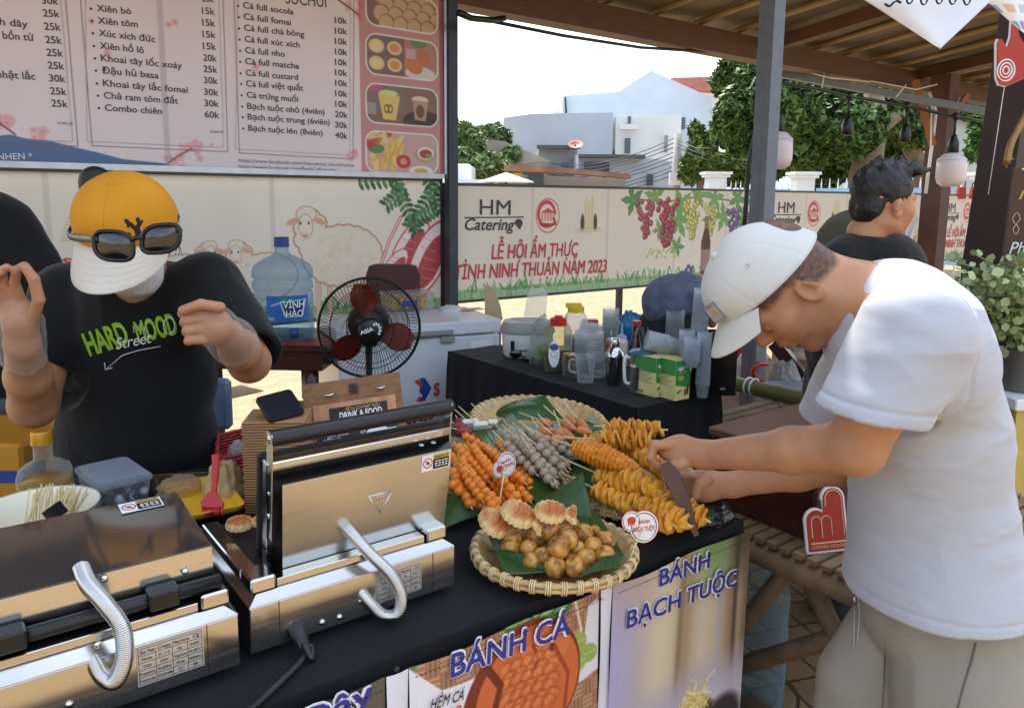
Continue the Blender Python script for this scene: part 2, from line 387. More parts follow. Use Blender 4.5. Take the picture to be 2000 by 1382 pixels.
def smooth_mesh(V,F,it=2,lam=.5):
 a=F[:,[0,1,2,3]].ravel();b=F[:,[1,2,3,0]].ravel()
 for _ in range(it):
  acc=np.zeros_like(V);cn=np.zeros(len(V));np.add.at(acc,a,V[b]);np.add.at(cn,a,1);np.add.at(acc,b,V[a]);np.add.at(cn,b,1)
  V=V+lam*(acc/np.maximum(cn,1)[:,None]-V)
 return V
def normals(V,F):
 n=np.cross(V[F[:,2]]-V[F[:,0]],V[F[:,3]]-V[F[:,1]]);N=np.zeros_like(V)
 for k in range(4):np.add.at(N,F[:,k],n)
 return N/np.maximum(1e-12,np.linalg.norm(N,axis=1))[:,None]
 # ================================================================ helpers that read the photograph's pixels on a plane of the place
_H=text_mesh('H',0,'LEFT',0,0,'TOP_BASELINE',1)[0];CAPH=_H[:,1].max()-_H[:,1].min()
def planept(pl,x,y,val):return{'v':onv,'u':onu,'z':onz}[pl](x,y,val)if isinstance(pl,str)else pl(x,y)
def textpx(mb,body,a,b,cap,pl,val=0,off=.002,bold=0,shear=0,up=(0,0,1),nv=None,space=1):
 """lettering from baseline point a to b (photo pixels) on a plane of the place"""
 p0,p1=planept(pl,*a,val),planept(pl,*b,val)
 return textfit(mb,body,p0,p1,cap*depth(p0)/F_,off,bold,shear,up,nv,space)
def textfit(mb,body,p0,p1,cap,off=.002,bold=0,shear=0,up=(0,0,1),nv=None,space=1):
 p0,p1=np.asarray(p0,float),np.asarray(p1,float)
 x=nrm(p1-p0);up=np.asarray(up,float);y=nrm(up-x*(up@x));z=np.cross(x,y)
 V,F=text_mesh(body,bold,'LEFT',shear,0,'TOP_BASELINE',space)
 if not len(V):return mb
 x0,x1=V[:,0].min(),V[:,0].max();sx=np.linalg.norm(p1-p0)/max(1e-6,x1-x0);sy=cap/CAPH;ym=0
 V=(V-[x0,0,0])*[sx,sy,sy]
 hv=_H[:,1].min();V[:,1]-=hv*sy
 mb.add(mb.tr(basis(p0+z*off,x,y,z),V),F);return mb
def slab(mb,pts,D,th,col=None):
 """an upright outline given in photo pixels at distance D, with real thickness away from the viewer"""
 q=np.array([P(x,y,D)for x,y in pts]);o=q[0]
 mb.prism(np.c_[(q-o)@RT,(q-o)@UP],-th,basis(o,RT,UP,-FW)if False else basis(o,RT,UP,np.cross(RT,UP)),col);return mb
def gz(D):return CY_-0
M_wood=mat('brown_wood',(92,62,44),.6,var=.3,scale=6,stretch=(1,1,12),bump=.15,bscale=30)
M_bamboo=mat('bamboo',(150,128,94),.5,var=.25,scale=9,bump=.1)
M_oldbamboo=mat('weathered_bamboo',(128,104,76),.6,var=.3,scale=14,bump=.15)
M_dark=mat('dark_metal',(44,46,52),.45,.3,var=.1)
M_steelblue=mat('painted_steel',(112,118,126),.5,.1,var=.12,scale=20)
M_alu=mat('aluminium',(186,188,194),.35,.8)
M_whiteplastic=mat('white_plastic',(232,232,230),.4,var=.04)
M_blackplastic=mat('black_plastic',(22,22,24),.35,var=.1)
M_red=mat('red_plastic',(196,36,30),.35,var=.06)
M_ink=mat('dark_print',(62,58,66),.5,var=0);M_inkred=mat('red_print',(206,62,66),.5,var=0);M_inkwhite=mat('white_print',(240,240,240),.5,var=0)
M_inkblue=mat('blue_print',(52,48,140),.5,var=0);M_inkblack=mat('black_print',(24,24,26),.5,var=0);M_gold=mat('gold_print',(196,160,80),.4,var=0);M_inkgrey=mat('grey_print',(120,112,118),.5,var=0)
M_inkorange=mat('orange_red_print',(214,74,52),.5,var=0)
# ---------------------------------------------------------------- ground
def ground_mat():
 m=bpy.data.materials.new('stamped_paving');m.use_nodes=True;t=m.node_tree;L=t.links.new;b=t.nodes['Principled BSDF']
 tx=t.nodes.new('ShaderNodeTexCoord');mp_=t.nodes.new('ShaderNodeMapping');mp_.inputs['Rotation'].default_value=(0,0,R(20));L(tx.outputs['Object'],mp_.inputs['Vector'])
 br=t.nodes.new('ShaderNodeTexBrick');br.offset=0;br.inputs['Scale'].default_value=1;br.inputs['Brick Width'].default_value=.13;br.inputs['Row Height'].default_value=.13;br.inputs['Mortar Size'].default_value=.006;br.inputs['Mortar Smooth'].default_value=.4
 br.inputs['Color1'].default_value=tuple(lin((170,140,96)))+(1,);br.inputs['Color2'].default_value=tuple(lin((156,128,86)))+(1,);br.inputs['Mortar'].default_value=tuple(lin((92,72,46)))+(1,)
 L(mp_.outputs['Vector'],br.inputs['Vector'])
 # a raised ring in every fourth slab
 md=t.nodes.new('ShaderNodeVectorMath');md.operation='MODULO';md.inputs[1].default_value=(.52,.52,1)
 ad=t.nodes.new('ShaderNodeVectorMath');ad.operation='ADD';ad.inputs[1].default_value=(520,520,0);L(mp_.outputs['Vector'],ad.inputs[0]);L(ad.outputs[0],md.inputs[0])
 sb=t.nodes.new('ShaderNodeVectorMath');sb.operation='DISTANCE';sb.inputs[1].default_value=(.26,.26,0)
 sx=t.nodes.new('ShaderNodeSeparateXYZ');cx=t.nodes.new('ShaderNodeCombineXYZ');L(md.outputs[0],sx.inputs[0]);L(sx.outputs[0],cx.inputs[0]);L(sx.outputs[1],cx.inputs[1]);L(cx.outputs[0],sb.inputs[0])
 prev=br.outputs['Color'];hts=br.outputs['Fac']
 for r_ in(.08,.14):
  d=t.nodes.new('ShaderNodeMath');d.operation='SUBTRACT';d.inputs[1].default_value=r_;L(sb.outputs['Value'],d.inputs[0])
  a=t.nodes.new('ShaderNodeMath');a.operation='ABSOLUTE';L(d.outputs[0],a.inputs[0])
  g=t.nodes.new('ShaderNodeMapRange');g.inputs[1].default_value=.003;g.inputs[2].default_value=.008;g.inputs[3].default_value=.9;g.inputs[4].default_value=0;L(a.outputs[0],g.inputs[0])
  x=t.nodes.new('ShaderNodeMixRGB');x.inputs['Color2'].default_value=tuple(lin((98,78,50)))+(1,);L(g.outputs[0],x.inputs['Fac']);L(prev,x.inputs['Color1']);prev=x.outputs['Color']
  mxx=t.nodes.new('ShaderNodeMath');mxx.operation='MAXIMUM';L(hts,mxx.inputs[0]);L(g.outputs[0],mxx.inputs[1]);hts=mxx.outputs[0]
 n=t.nodes.new('ShaderNodeTexNoise');n.inputs['Scale'].default_value=2.5;n.inputs['Detail'].default_value=8;L(tx.outputs['Object'],n.inputs['Vector'])
 r=t.nodes.new('ShaderNodeMapRange');r.inputs[1].default_value=.3;r.inputs[2].default_value=.7;r.inputs[3].default_value=.72;r.inputs[4].default_value=1.15;L(n.outputs['Fac'],r.inputs[0])
 y=t.nodes.new('ShaderNodeMixRGB');y.blend_type='MULTIPLY';y.inputs['Fac'].default_value=1;L(prev,y.inputs['Color1']);L(r.outputs[0],y.inputs['Color2']);L(y.outputs['Color'],b.inputs['Base Color'])
 bn=t.nodes.new('ShaderNodeBump');bn.invert=True;bn.inputs['Distance'].default_value=.006;bn.inputs['Strength'].default_value=.8;L(hts,bn.inputs['Height']);L(bn.outputs['Normal'],b.inputs['Normal'])
 b.inputs['Roughness'].default_value=.7;return m
mb=MB()
for a,b in(((-900,-900),(900,900)),):
 k=6;xs=np.linspace(a[0],b[0],k)
 mb.sheet(lambda s_,t_:np.stack([a[0]+s_*(b[0]-a[0]),a[1]+t_*(b[1]-a[1]),0*s_],1),k,k)
mb.build('ground',ground_mat(),kind='structure',base=False)
# dry straw-coloured grass strip behind the back wall
mb=MB();mb.sheet(lambda a,b:np.stack([-6+a*26,4.5+b*5.5,.006+0*a],1),2,2)
M_straw=mat('dry_grass',(150,134,102),.9,var=.4,scale=9,bump=.6,bscale=40)
mb.build('dry_ground',M_straw,kind='structure',base=False)
# ---------------------------------------------------------------- back wall of printed panels
WV=4.27
M_frame=mat('panel_frame',(70,68,72),.4,.4)
def wall_panel(x0,x1,z0,z1,name,label,cv,group='printed festival panels of the back wall',posts=()):
 t=thing(name,label,'banner wall',((x0+x1)/2,WV,0),group)
 printed(cv,lambda a,b:np.stack([x0+a*(x1-x0),WV-.003-.0016*np.sin(a*(x1-x0)*7+b*1.5)*np.sin(b*PI)-.0007*np.sin(a*31+b*9),z1-b*(z1-z0)],1),'printed_face',t)
 m=MB();m.box((x0,WV+.004,z0),(x1,WV+.02,z1));m.build('backing',M_whiteplastic,t,smooth=False)
 m=MB();e=.018
 m.box((x0,WV-.008,z1),(x1,WV+.03,z1+e));m.box((x0,WV-.008,z0-e),(x1,WV+.03,z0))
 m.box((x0-e,WV-.008,z0-e),(x0,WV+.03,z1+e));m.box((x1,WV-.008,z0-e),(x1+e,WV+.03,z1+e));m.build('frame',M_frame,t,smooth=False)
 for X in posts:
  m=MB();m.box((X-.02,WV+.031,0),(X+.02,WV+.07,z1));m.build('leg',M_dark,t,smooth=False)
 return t
def wxy(x0,z1):return lambda px,py:((onv(px,py,WV)[0]-x0),z1-onv(px,py,WV)[2])
CREAM=(240,229,213)
def grass(cv,xa,xb,yb,h,seed=3):
 rg=np.random.default_rng(seed)
 cv.rect(xa,yb-h*.55,xb,yb+.1,(96,166,96))
 for _ in range(int((xb-xa)*60)):
  x=rg.uniform(xa,xb);hh=h*rg.uniform(.5,1.05);dx=rg.uniform(-.04,.04)
  cv.line([(x,yb-h*.4),(x+dx*.4,yb-hh*.75),(x+dx,yb-hh)],.010,[(92,160,92),(120,182,112),(80,148,84)][rg.integers(3)])
 for _ in range(int((xb-xa)*25)):
  x=rg.uniform(xa,xb);cv.line([(x,yb),(x+rg.uniform(-.02,.02),yb-h*.5)],.008,(78,148,82),.5)
def sheep(cv,X,s,flip=1,lamb=False):
 """an ink-and-wash sheep; X maps local units (head-high = 1) to the sheet"""
 g=lambda x,y:(X[0]+flip*x*s,X[1]+y*s);ln=(196,150,122);fl=(240,226,206)
 for x in(-.32,-.1,.42,.62):
  cv.line([g(x,.35),g(x,.95),g(x+.01,1.12)],.075*s,(226,196,172));cv.line([g(x-.05,.5),g(x-.05,1.1)],.012*s,ln);cv.line([g(x+.05,.5),g(x+.05,1.1)],.012*s,ln)
 for c,lo in((ln,.03),(fl,0)):
  for i in range(22):
   a=i*2*PI/22;q=g(.18+.62*math.cos(a),.12+.42*math.sin(a));cv.ell(*q,(.15+lo)*s,(.13+lo)*s,c)
  cv.ell(*g(.18,.12),.66*s,.46*s,c)
  for i in range(9):
   a=i*2*PI/9;q=g(-.42+.2*math.cos(a),-.28+.3*math.sin(a));cv.ell(*q,(.12+lo)*s,(.12+lo)*s,c)
  cv.ell(*g(-.42,-.28),.24*s,.34*s,c)
 rg=np.random.default_rng(5)
 for _ in range(46):
  a,r_=rg.uniform(0,6.28),rg.uniform(.2,1);q=g(.18+.6*r_*math.cos(a),.12+.42*r_*math.sin(a))
  cv.ring(*q,.05*s,.04*s,.011*s,(222,196,166),op=.5)
 cv.ell(*g(-.50,-.62),.19*s,.15*s,ln);cv.ell(*g(-.5,-.62),.175*s,.135*s,fl)
 for sd in(-1,1):cv.ell(*g(-.5+sd*.24,-.5),.13*s,.055*s,(226,172,150),ang=.35*sd*flip)
 cv.ell(*g(-.52,-.42),.135*s,.22*s,ln);cv.ell(*g(-.52,-.42),.12*s,.205*s,(244,228,210));cv.ell(*g(-.55,-.27),.08*s,.06*s,(238,206,190))
 for sd in(-.08,.07):cv.ell(*g(-.53+sd,-.47),.02*s,.026*s,(70,50,46))
 cv.line([g(-.58,-.26),g(-.54,-.24),g(-.5,-.26)],.014*s,(120,84,76))
 # panel A
x0,x1,z0,z1=-.15,2.615,.741,1.556
cv=Canvas(560,165,CREAM,x1-x0,z1-z0);q=wxy(x0,z1);cv.noise(.5,.035)
for px in(92,531):cv.rect(q(px,400)[0]-.012,0,q(px,400)[0]+.012,1,(186,176,168),.7)
for i in range(9):cv.rect(q(118+i*2,470-i*6)[0],q(118,470-i*6)[1]-.004,q(158,470)[0]+i*.002,q(118,470-i*6)[1]+.004,(206,180,120))
grass(cv,q(330,500)[0],x1-x0,z1-z0,.12)
sheep(cv,q(652,487),.33);sheep(cv,q(505,530),.235);sheep(cv,q(372,530),.21,flip=-1)
for cx,cy,rr,an in((800,485,.16,.6),(838,505,.2,.5),(770,520,.1,.7)):
 X,Y=q(cx,cy);cv.ell(X,Y,rr*.62,rr*1.35,(204,72,84),an);cv.ell(X,Y,rr*.56,rr*1.26,(244,226,222),an);cv.ell(X+.01,Y+.02,rr*.36,rr*.95,(188,70,78),an)
 for k in range(5):cv.line([(X-rr*.3,Y-rr*.7+k*rr*.32),(X+rr*.25,Y-rr*.5+k*rr*.3)],.006,(226,150,150),.7)
cv.line([q(742,520),q(760,470),q(782,425)],.022,(206,92,92));cv.line([q(742,520),q(760,470),q(782,425)],.010,(240,216,208))
rg=np.random.default_rng(2)
for(ax,ay),(bx,by),n in(((700,356),(770,352),6),((770,350),(812,450),10),((858,352),(800,440),10),((800,440),(850,410),7),((790,370),(755,400),5),((835,350),(858,410),6)):
 cv.line([q(ax,ay),q(bx,by)],.006,(96,110,70))
 for i in range(n+1):
  t_=i/n;X,Y=q(ax+(bx-ax)*t_,ay+(by-ay)*t_)
  for sd in(-1,1):
   an=math.atan2(by-ay,bx-ax)+sd*1.1;cv.ell(X+.03*math.cos(an),Y+.03*math.sin(an),.028,.0125,[(62,112,66),(84,134,80),(48,92,58)][rg.integers(3)],an)
wallA=wall_panel(x0,x1,z0,z1,'banner_panel','cream festival panel with drawn sheep, lamb chops and green leaves behind the capped woman',cv,posts=(-.1,1.2,2.58))
m=MB();textpx(m,'S',(122,518),(142,518),14,'v',WV-.0062,bold=.02);m.build('lettering',M_inkred,wallA,smooth=False)
# panels B, C, D share the festival design
def grapes(cv,X,Y,s,c,n=44,seed=1):
 rg=np.random.default_rng(seed);pts=[]
 for i in range(n):
  t_=i/n;w_=s*(.42-.3*t_)*1.0;pts.append((X+rg.uniform(-w_,w_),Y+t_*s*1.15))
 for x,y in pts:
  r_=s*.085;cv.ell(x,y,r_,r_,[k*.55 for k in c]);cv.ell(x-r_*.1,y-r_*.1,r_*.85,r_*.85,c);cv.ell(x-r_*.3,y-r_*.35,r_*.35,r_*.3,[min(255,k*1.35+30)for k in c])
def vine_leaf(cv,X,Y,s,a=0,c=(106,158,80)):
 pts=[]
 for i in range(30):
  t_=i*2*PI/30;r_=s*(.62+.28*math.cos(5*t_)+.09*math.cos(15*t_));pts.append((X+r_*math.cos(t_+a),Y+r_*math.sin(t_+a)))
 cv.poly(pts,c)
 for k in range(5):cv.line([(X,Y),(X+s*.75*math.cos(a+k*2*PI/5),Y+s*.75*math.sin(a+k*2*PI/5))],s*.05,(140,184,108),.7)
def festival(x0,x1,z0,z1,kind):
 cv=Canvas(520 if kind=='B' else 300,150 if kind=='B' else 100,CREAM,x1-x0,z1-z0);cv.noise(.6,.03);H_=z1-z0
 k=(x1-x0)/3.3
 for t_ in(.22,.44,.67,.87):cv.rect(t_*(x1-x0)-.012,0,t_*(x1-x0)+.012,H_,(190,180,172),.6)
 qq=wxy(2.65,1.543);grass(cv,.05,x1-x0,H_,.13,8)
 X,Y=qq(1070,418);cv.ell(X,Y,.115,.125,(240,228,216));cv.ring(X,Y,.105,.118,.008,(208,90,90));cv.ring(X-.01,Y-.01,.075,.085,.022,(206,56,60));cv.ell(X+.02,Y+.02,.06,.05,(240,228,216))
 for i in range(5):cv.rect(X-.06+i*.026,Y-.02,X-.045+i*.026,Y+.035,(206,66,66))
 cv.poly([(X-.065,Y-.02),(X,Y-.055),(X+.07,Y-.02)],(206,66,66));cv.line([(X+.055,Y+.02),(X+.07,Y+.05),(X+.03,Y+.07),(X-.05,Y+.06)],.02,(206,56,60))
 X,Y=qq(1150,420)
 for i in range(7):cv.rect(X-.055+i*.016,Y-.11-.02*(i%3),X-.043+i*.016,Y+.09,(208,186,120)if i%2 else(232,214,150))
 for sd in(-1,1):cv.ell(X+sd*.065,Y+.04,.018,.06,(70,52,40));cv.rect(X+sd*.065-.018,Y+.04,X+sd*.065+.018,Y+.09,(70,52,40))
 for i in range(3):cv.rect(X-.13,Y+.085+i*.012,X+.13,Y+.091+i*.012,(206,184,120))
 if kind=='B':
  vine=[(1228,385),(1300,392),(1370,380),(1440,392),(1475,385)];cv.line([qq(*v_)for v_ in vine],.012,(120,104,60))
  rg=np.random.default_rng(4)
  for px,py,s in((1236,388,.14),(1278,380,.13),(1330,400,.17),(1325,430,.16),(1395,385,.14),(1440,385,.14),(1412,420,.15),(1300,455,.1),(1322,478,.1),(1450,425,.12),(1470,380,.12),(1385,425,.1),(1365,380,.12),(1288,445,.1)):
   vine_leaf(cv,*qq(px,py),s,rg.uniform(0,6),[(98,152,76),(122,170,92),(86,140,70)][rg.integers(3)])
  for i,(px,py,s,c)in enumerate(((1262,390,.25,(164,70,86)),(1304,388,.32,(158,56,72)),(1352,390,.27,(206,196,98)),(1388,398,.22,(204,192,92)),(1432,405,.24,(112,70,140)),(1465,412,.2,(106,64,134)),(1345,515,.13,(104,74,142)))):
   grapes(cv,*qq(px,py),s,c,seed=i)
  X,Y=qq(1378,470);cv.rect(X-.022,Y-.36,X+.022,Y-.16,(236,226,190));cv.rect(X-.06,Y-.02,X+.06,Y+.3,(92,40,50),rad=.01);cv.poly([(X-.06,Y),(X-.024,Y-.12),(X+.024,Y-.12),(X+.06,Y)],(92,40,50));cv.rect(X-.024,Y-.22,X+.024,Y-.1,(84,36,46));cv.rect(X-.06,Y+.06,X+.06,Y+.24,(238,228,208));cv.rect(X-.045,Y-.0,X-.03,Y+.28,(150,90,96),.6)
  cv.line([qq(1285,455),qq(1320,470),qq(1300,490)],.01,(120,150,80))
  for i in range(26):cv.ell(*qq(1275+rg.uniform(-15,45),488+rg.uniform(-8,12)),.011,.011,(186,196,120))
 else:
 # fish, shells and vegetables in a basket at the far end
  rg=np.random.default_rng(9);bx=2.55*k
  cv.poly([(bx-.3,H_-.06),(bx+.55,H_-.06),(bx+.6,H_-.3),(bx-.35,H_-.3)],(150,120,90))
  for i in range(3):cv.ell(bx+.02+i*.13,.36+i*.05,.07,.24,(176,190,206),.5);cv.ell(bx+.03+i*.13,.38+i*.05,.03,.2,(226,232,238),.5)
  for i in range(8):cv.ell(bx-.2+rg.uniform(0,.7),.5+rg.uniform(-.04,.12),.09,.06,[(214,124,84),(226,208,190),(196,64,70),(206,190,110)][rg.integers(4)],rg.uniform(0,3))
  cv.ell(bx-.22,.42,.12,.14,(206,76,84));cv.ell(bx+.32,.26,.05,.11,(222,196,170))
  for i in range(9):cv.line([(bx+.52,.6),(bx+.45+i*.03,.05+.03*(i%3))],.022,(116,144,92))
 return cv
def festival_text(t,dx,x1,cut=99):
 m=MB();r=MB();qx=lambda px,py:onv(px,py,WV)+np.array([dx,0,0])
 dz=lambda p_:np.array([p_[0],WV-.0062,p_[2]])
 def put(b,s_,a,c,cap,**k):
  p0,p1=dz(qx(*a)),dz(qx(*c))
  if p1[0]<cut:textfit(b,s_,p0,p1,cap,off=.001,**k)
 put(m,'HM',(936,419),(996,420),.10);put(m,'Catering',(907,449),(1004,449),.075,shear=.25,bold=.015)
 a,b=qx(906,425),qx(1022,426);m.box((a[0],WV-.0072,a[2]-.004),(b[0],WV-.0062,a[2]+.004));
 c=dz(qx(1012,436));m.add([c+np.array([.035*math.cos(i*PI/8),-.0012,.03*math.sin(i*PI/8)])for i in range(9)]+[c+np.array([.012,-.0012,-.045])],[tuple(range(8,-1,-1)),(0,8,9)])
 put(r,'LỄ HỘI ẨM THỰC',(959,506),(1128,499),.095,shear=.12,bold=.018);put(r,'TỈNH NINH THUẬN NĂM 2023',(887,546),(1184,531),.095,shear=.12,bold=.018)
 s_=MB();put(s_,'NINH THUẬN',(1054,441),(1086,440),.018,bold=.02);s_.build('emblem_lettering',M_inkred,t,smooth=False)
 m.build('caterer_lettering',M_ink,t,smooth=False);r.build('festival_lettering',M_inkred,t,smooth=False)
for i,(x0,x1,kd,lb)in enumerate(((2.65,5.95,'B','cream festival panel with grapes, wine bottle and full red festival lettering'),(6.0,9.29,'C','cream festival panel with fish and vegetables behind the man in black'),(9.33,12.6,'D','cream festival panel at the far right beside the dark wooden post'))):
 t=wall_panel(x0,x1,.775,1.53,'banner_panel',lb,festival(x0,x1,.775,1.53,kd),posts=(x0+.03,(x0+x1)/2,x1-.03));festival_text(t,x0-2.65,99)
 # ---------------------------------------------------------------- menu banner above panel A
MV=4.20
t=thing('menu_banner','pale pink hanging menu banner with three columns of prices and red photo strip','menu banner',(1.2,MV,1.58))
x0,x1,z0,z1=-.1,2.60,1.60,2.95
cv=Canvas(560,280,(240,225,228),x1-x0,z1-z0);q=lambda px,py:(onv(px,py,MV)[0]-x0,z1-onv(px,py,MV)[2])
cv.noise(.4,.03);rg=np.random.default_rng(11)
def blossom(X,Y,s):
 for k in range(5):cv.ell(X+s*.6*math.cos(k*1.257),Y+s*.6*math.sin(k*1.257),s*.5,s*.4,(238,180,182),k*1.257,op=.85)
 cv.ell(X,Y,s*.2,s*.2,(206,110,120))
for px,py,n,sp in((15,235,9,16),(75,265,10,18),(345,305,14,30),(385,290,10,22),(690,15,14,28),(690,300,8,14),(335,48,2,8),(208,105,2,5),(497,130,1,5),(180,42,2,4)):
 for _ in range(n):X,Y=q(px+rg.normal(0,sp*.5),py+rg.normal(0,sp*.4));blossom(X,Y,rg.uniform(.012,.024))
cv.line([q(325,320),q(350,303),q(375,290)],.008,(120,84,80));cv.line([q(0,240),q(30,262)],.008,(120,84,80));cv.line([q(660,0),q(700,30)],.01,(120,84,80))
cv.poly([q(-30,268),q(20,262),q(50,270),q(100,275),q(150,288),q(195,298),q(240,310),q(280,314),q(320,318),q(360,330),q(-30,330)],(84,112,158))
for seg in([(128,-5),(152,285),(-20,280)],[(157,-5),(180,284),(445,296),(436,-5)],[(457,-5),(468,298),(688,310),(690,-5)]):
 cv.line([q(*a)for a in seg],.004,(120,100,108))
 cv.line([(q(*a)[0]+(.02 if i==0 and len(seg)>3 else-.02),q(*a)[1]-.02*(0<i))for i,a in enumerate(seg)],.003,(150,130,136),.8)
X=q(318,100)[0];cv.rect(X-.014,0,X+.012,2,(176,160,172),.9)
xr=q(703,200)[0];cv.rect(xr,0,9,9,(166,62,58));cv.rect(q(857,0)[0],0,9,9,(120,46,46))
fd=np.random.default_rng(21)
def photo(px0,py0,px1,py1,fn):
 X0,Y0=q(px0,py0);X1,Y1=q(px1,py1);old=cv.a.copy();fn(X0,Y0,X1-X0,Y1-Y0);new=cv.a;cv.a=old
 d=np.hypot(np.maximum(abs(cv.x-(X0+X1)/2)-(X1-X0)/2+.06,0),np.maximum(abs(cv.y-(Y0+Y1)/2)-(Y1-Y0)/2+.06,0))-.06
 m_=np.clip(.5-(d-.008)/cv.px,0,1)[...,None];cv.a=cv.a*(1-m_)+.96*m_;m_=np.clip(.5-d/cv.px,0,1)[...,None];cv.a=cv.a*(1-m_)+new*m_
def ph1(X,Y,w_,h_):
 cv.rect(X,Y,X+w_,Y+h_,(70,62,70))
 for r_ in range(4):
  for c_ in range(5):cv.ell(X+w_*(.2+.2*c_+.07*(r_%2)),Y+h_*(.12+.27*r_),w_*.12,w_*.12,(150,110,76));cv.ell(X+w_*(.19+.2*c_+.07*(r_%2)),Y+h_*(.09+.27*r_),w_*.1,w_*.095,(214,176,138))
def ph2(X,Y,w_,h_):
 cv.rect(X,Y,X+w_*.52,Y+h_,(56,58,66));cv.rect(X+w_*.52,Y,X+w_,Y+h_,(176,118,88));cv.ell(X+w_*.72,Y+h_*.05,w_*.12,h_*.14,(110,140,90))
 for a in(.13,.38):
  for b in(.28,.72):cv.ell(X+w_*a,Y+h_*b,w_*.105,h_*.18,(232,206,142));cv.ell(X+w_*a,Y+h_*b,w_*.07,h_*.11,(224,150,104)if a>.2 else(236,220,160))
 cv.ell(X+w_*.75,Y+h_*.86,w_*.22,h_*.18,(224,214,206));cv.ell(X+w_*.66,Y+h_*.68,w_*.13,h_*.2,(206,128,76),.4);cv.ell(X+w_*.8,Y+h_*.42,w_*.1,h_*.2,(198,120,74),.5);cv.rect(X+w_*.55,Y+h_*.25,X+w_*.68,Y+h_*.5,(226,218,214))
def ph3(X,Y,w_,h_):
 cv.rect(X,Y,X+w_,Y+h_,(70,88,70));cv.rect(X,Y+h_*.75,X+w_*.55,Y+h_,(140,94,64));cv.rect(X+w_*.53,Y,X+w_,Y+h_,(150,100,76));cv.ell(X+w_*.8,Y+h_*.9,w_*.3,h_*.3,(70,56,54));cv.ell(X+w_*.12,Y+h_*.08,w_*.1,h_*.12,(206,90,150));cv.rect(X,Y+h_*.5,X+w_*.12,Y+h_*.8,(190,200,196))
 cv.poly([(X+w_*.15,Y+h_*.22),(X+w_*.46,Y+h_*.26),(X+w_*.4,Y+h_*.92),(X+w_*.22,Y+h_*.9)],(234,204,110));cv.ell(X+w_*.3,Y+h_*.2,w_*.13,h_*.08,(220,226,150))
 for a in(.27,.32):cv.ring(X+w_*a,Y+h_*.62,w_*.03,h_*.1,.006,(90,70,50))
 cv.ell(X+w_*.75,Y+h_*.3,w_*.12,h_*.1,(226,214,206));cv.poly([(X+w_*.64,Y+h_*.32),(X+w_*.87,Y+h_*.34),(X+w_*.83,Y+h_*.88),(X+w_*.67,Y+h_*.86)],(190,150,128));cv.ell(X+w_*.75,Y+h_*.62,w_*.06,h_*.18,(120,74,56))
def ph4(X,Y,w_,h_):
 cv.rect(X,Y,X+w_,Y+h_,(214,196,190))
 for _ in range(46):a,b=fd.uniform(.05,.5),fd.uniform(.3,1);cv.line([(X+w_*a,Y+h_*b),(X+w_*(a+fd.uniform(-.04,.08)),Y+h_*(b-.25))],.018,[(236,196,104),(222,176,84),(244,214,130)][fd.integers(3)])
 for _ in range(16):cv.ell(X+w_*fd.uniform(0,.3),Y+h_*fd.uniform(0,.3),w_*.05,h_*.07,[(196,84,62),(232,206,150),(206,120,70)][fd.integers(3)])
 cv.ell(X+w_*.13,Y+h_*.42,w_*.11,h_*.12,(96,140,76));cv.ell(X+w_*.05,Y+h_*.35,w_*.05,h_*.08,(200,50,44))
 cv.ell(X+w_*.83,Y+h_*.52,w_*.16,h_*.22,(190,160,140));cv.ell(X+w_*.83,Y+h_*.48,w_*.12,h_*.17,(240,226,214));cv.ell(X+w_*.83,Y+h_*.5,w_*.09,h_*.12,(170,70,56));cv.ell(X+w_*.87,Y+h_*.55,w_*.05,h_*.06,(130,160,90))
 cv.ell(X+w_*.51,Y+h_*.72,w_*.11,h_*.19,(226,150,132));cv.ring(X+w_*.51,Y+h_*.72,w_*.075,h_*.13,.02,(196,60,54));cv.ell(X+w_*.76,Y+h_*.95,w_*.17,h_*.13,(240,236,230));cv.ell(X+w_*.76,Y+h_*.95,w_*.1,h_*.07,(220,180,80))
photo(714,-20,853,68,ph1);photo(714,66,853,158,ph2);photo(714,163,853,247,ph3);photo(714,256,853,338,ph4)
printed(cv,lambda a,b:np.stack([x0+a*(x1-x0),MV-.006*np.sin(a*9)-.004*np.sin(a*23+b*3),z1-b*(z1-z0)],1),'printed_sheet',t)
m=MB();m.box((x0,MV+.012,z0),(x1,MV+.022,z1));m.build('backing',M_whiteplastic,t,smooth=False)
m=MB();m.box((x0-.02,MV-.014,z0-.03),(x1+.015,MV+.03,z0-.001));m.box((x1+.001,MV-.014,z0-.03),(x1+.02,MV+.03,z1));m.build('frame',M_alu,t,smooth=False)
m=MB();g=MB();wh=MB()
MO=.016
def mt(b,s_,a,c,cap,**k):textpx(b,s_,a,c,cap,'v',MV-MO,off=.001,**k)
rows2=[('Xiên bò',190,258,22,27.5),('Xiên tôm',192,271,46,53),('Xúc xích đức',194,305,70,82),('Xiên hồ lô',196,283,95,103.5),('Khoai tây lốc xoáy',198,358,119,133.5),('Đậu hũ basa',200,312,143,153),('Khoai tây lắc fomai',202,369,168,181),('Chả ram tôm đất',204,350,192,202.5),('Combo chiên',206,318,216,222.5)]
for s_,a,c,ya,yc in rows2:mt(m,s_,(a,ya),(c,yc),12,bold=.012);p_=onv(a-12,ya-5,MV-MO);m.lathe([(.006,-.001),(.006,0)],8,Matrix.Translation(Vector(p_))@Matrix.Rotation(PI/2,4,'X'))
for s_,y in(('20k',3),('15k',27),('15k',50),('15k',73),('15k',96),('20k',119),('25k',141),('30k',163),('30k',186),('30k',208),('60k',230)):mt(m,s_,(397+y*.02,y-1),(420+y*.045,y+1),12,bold=.012)
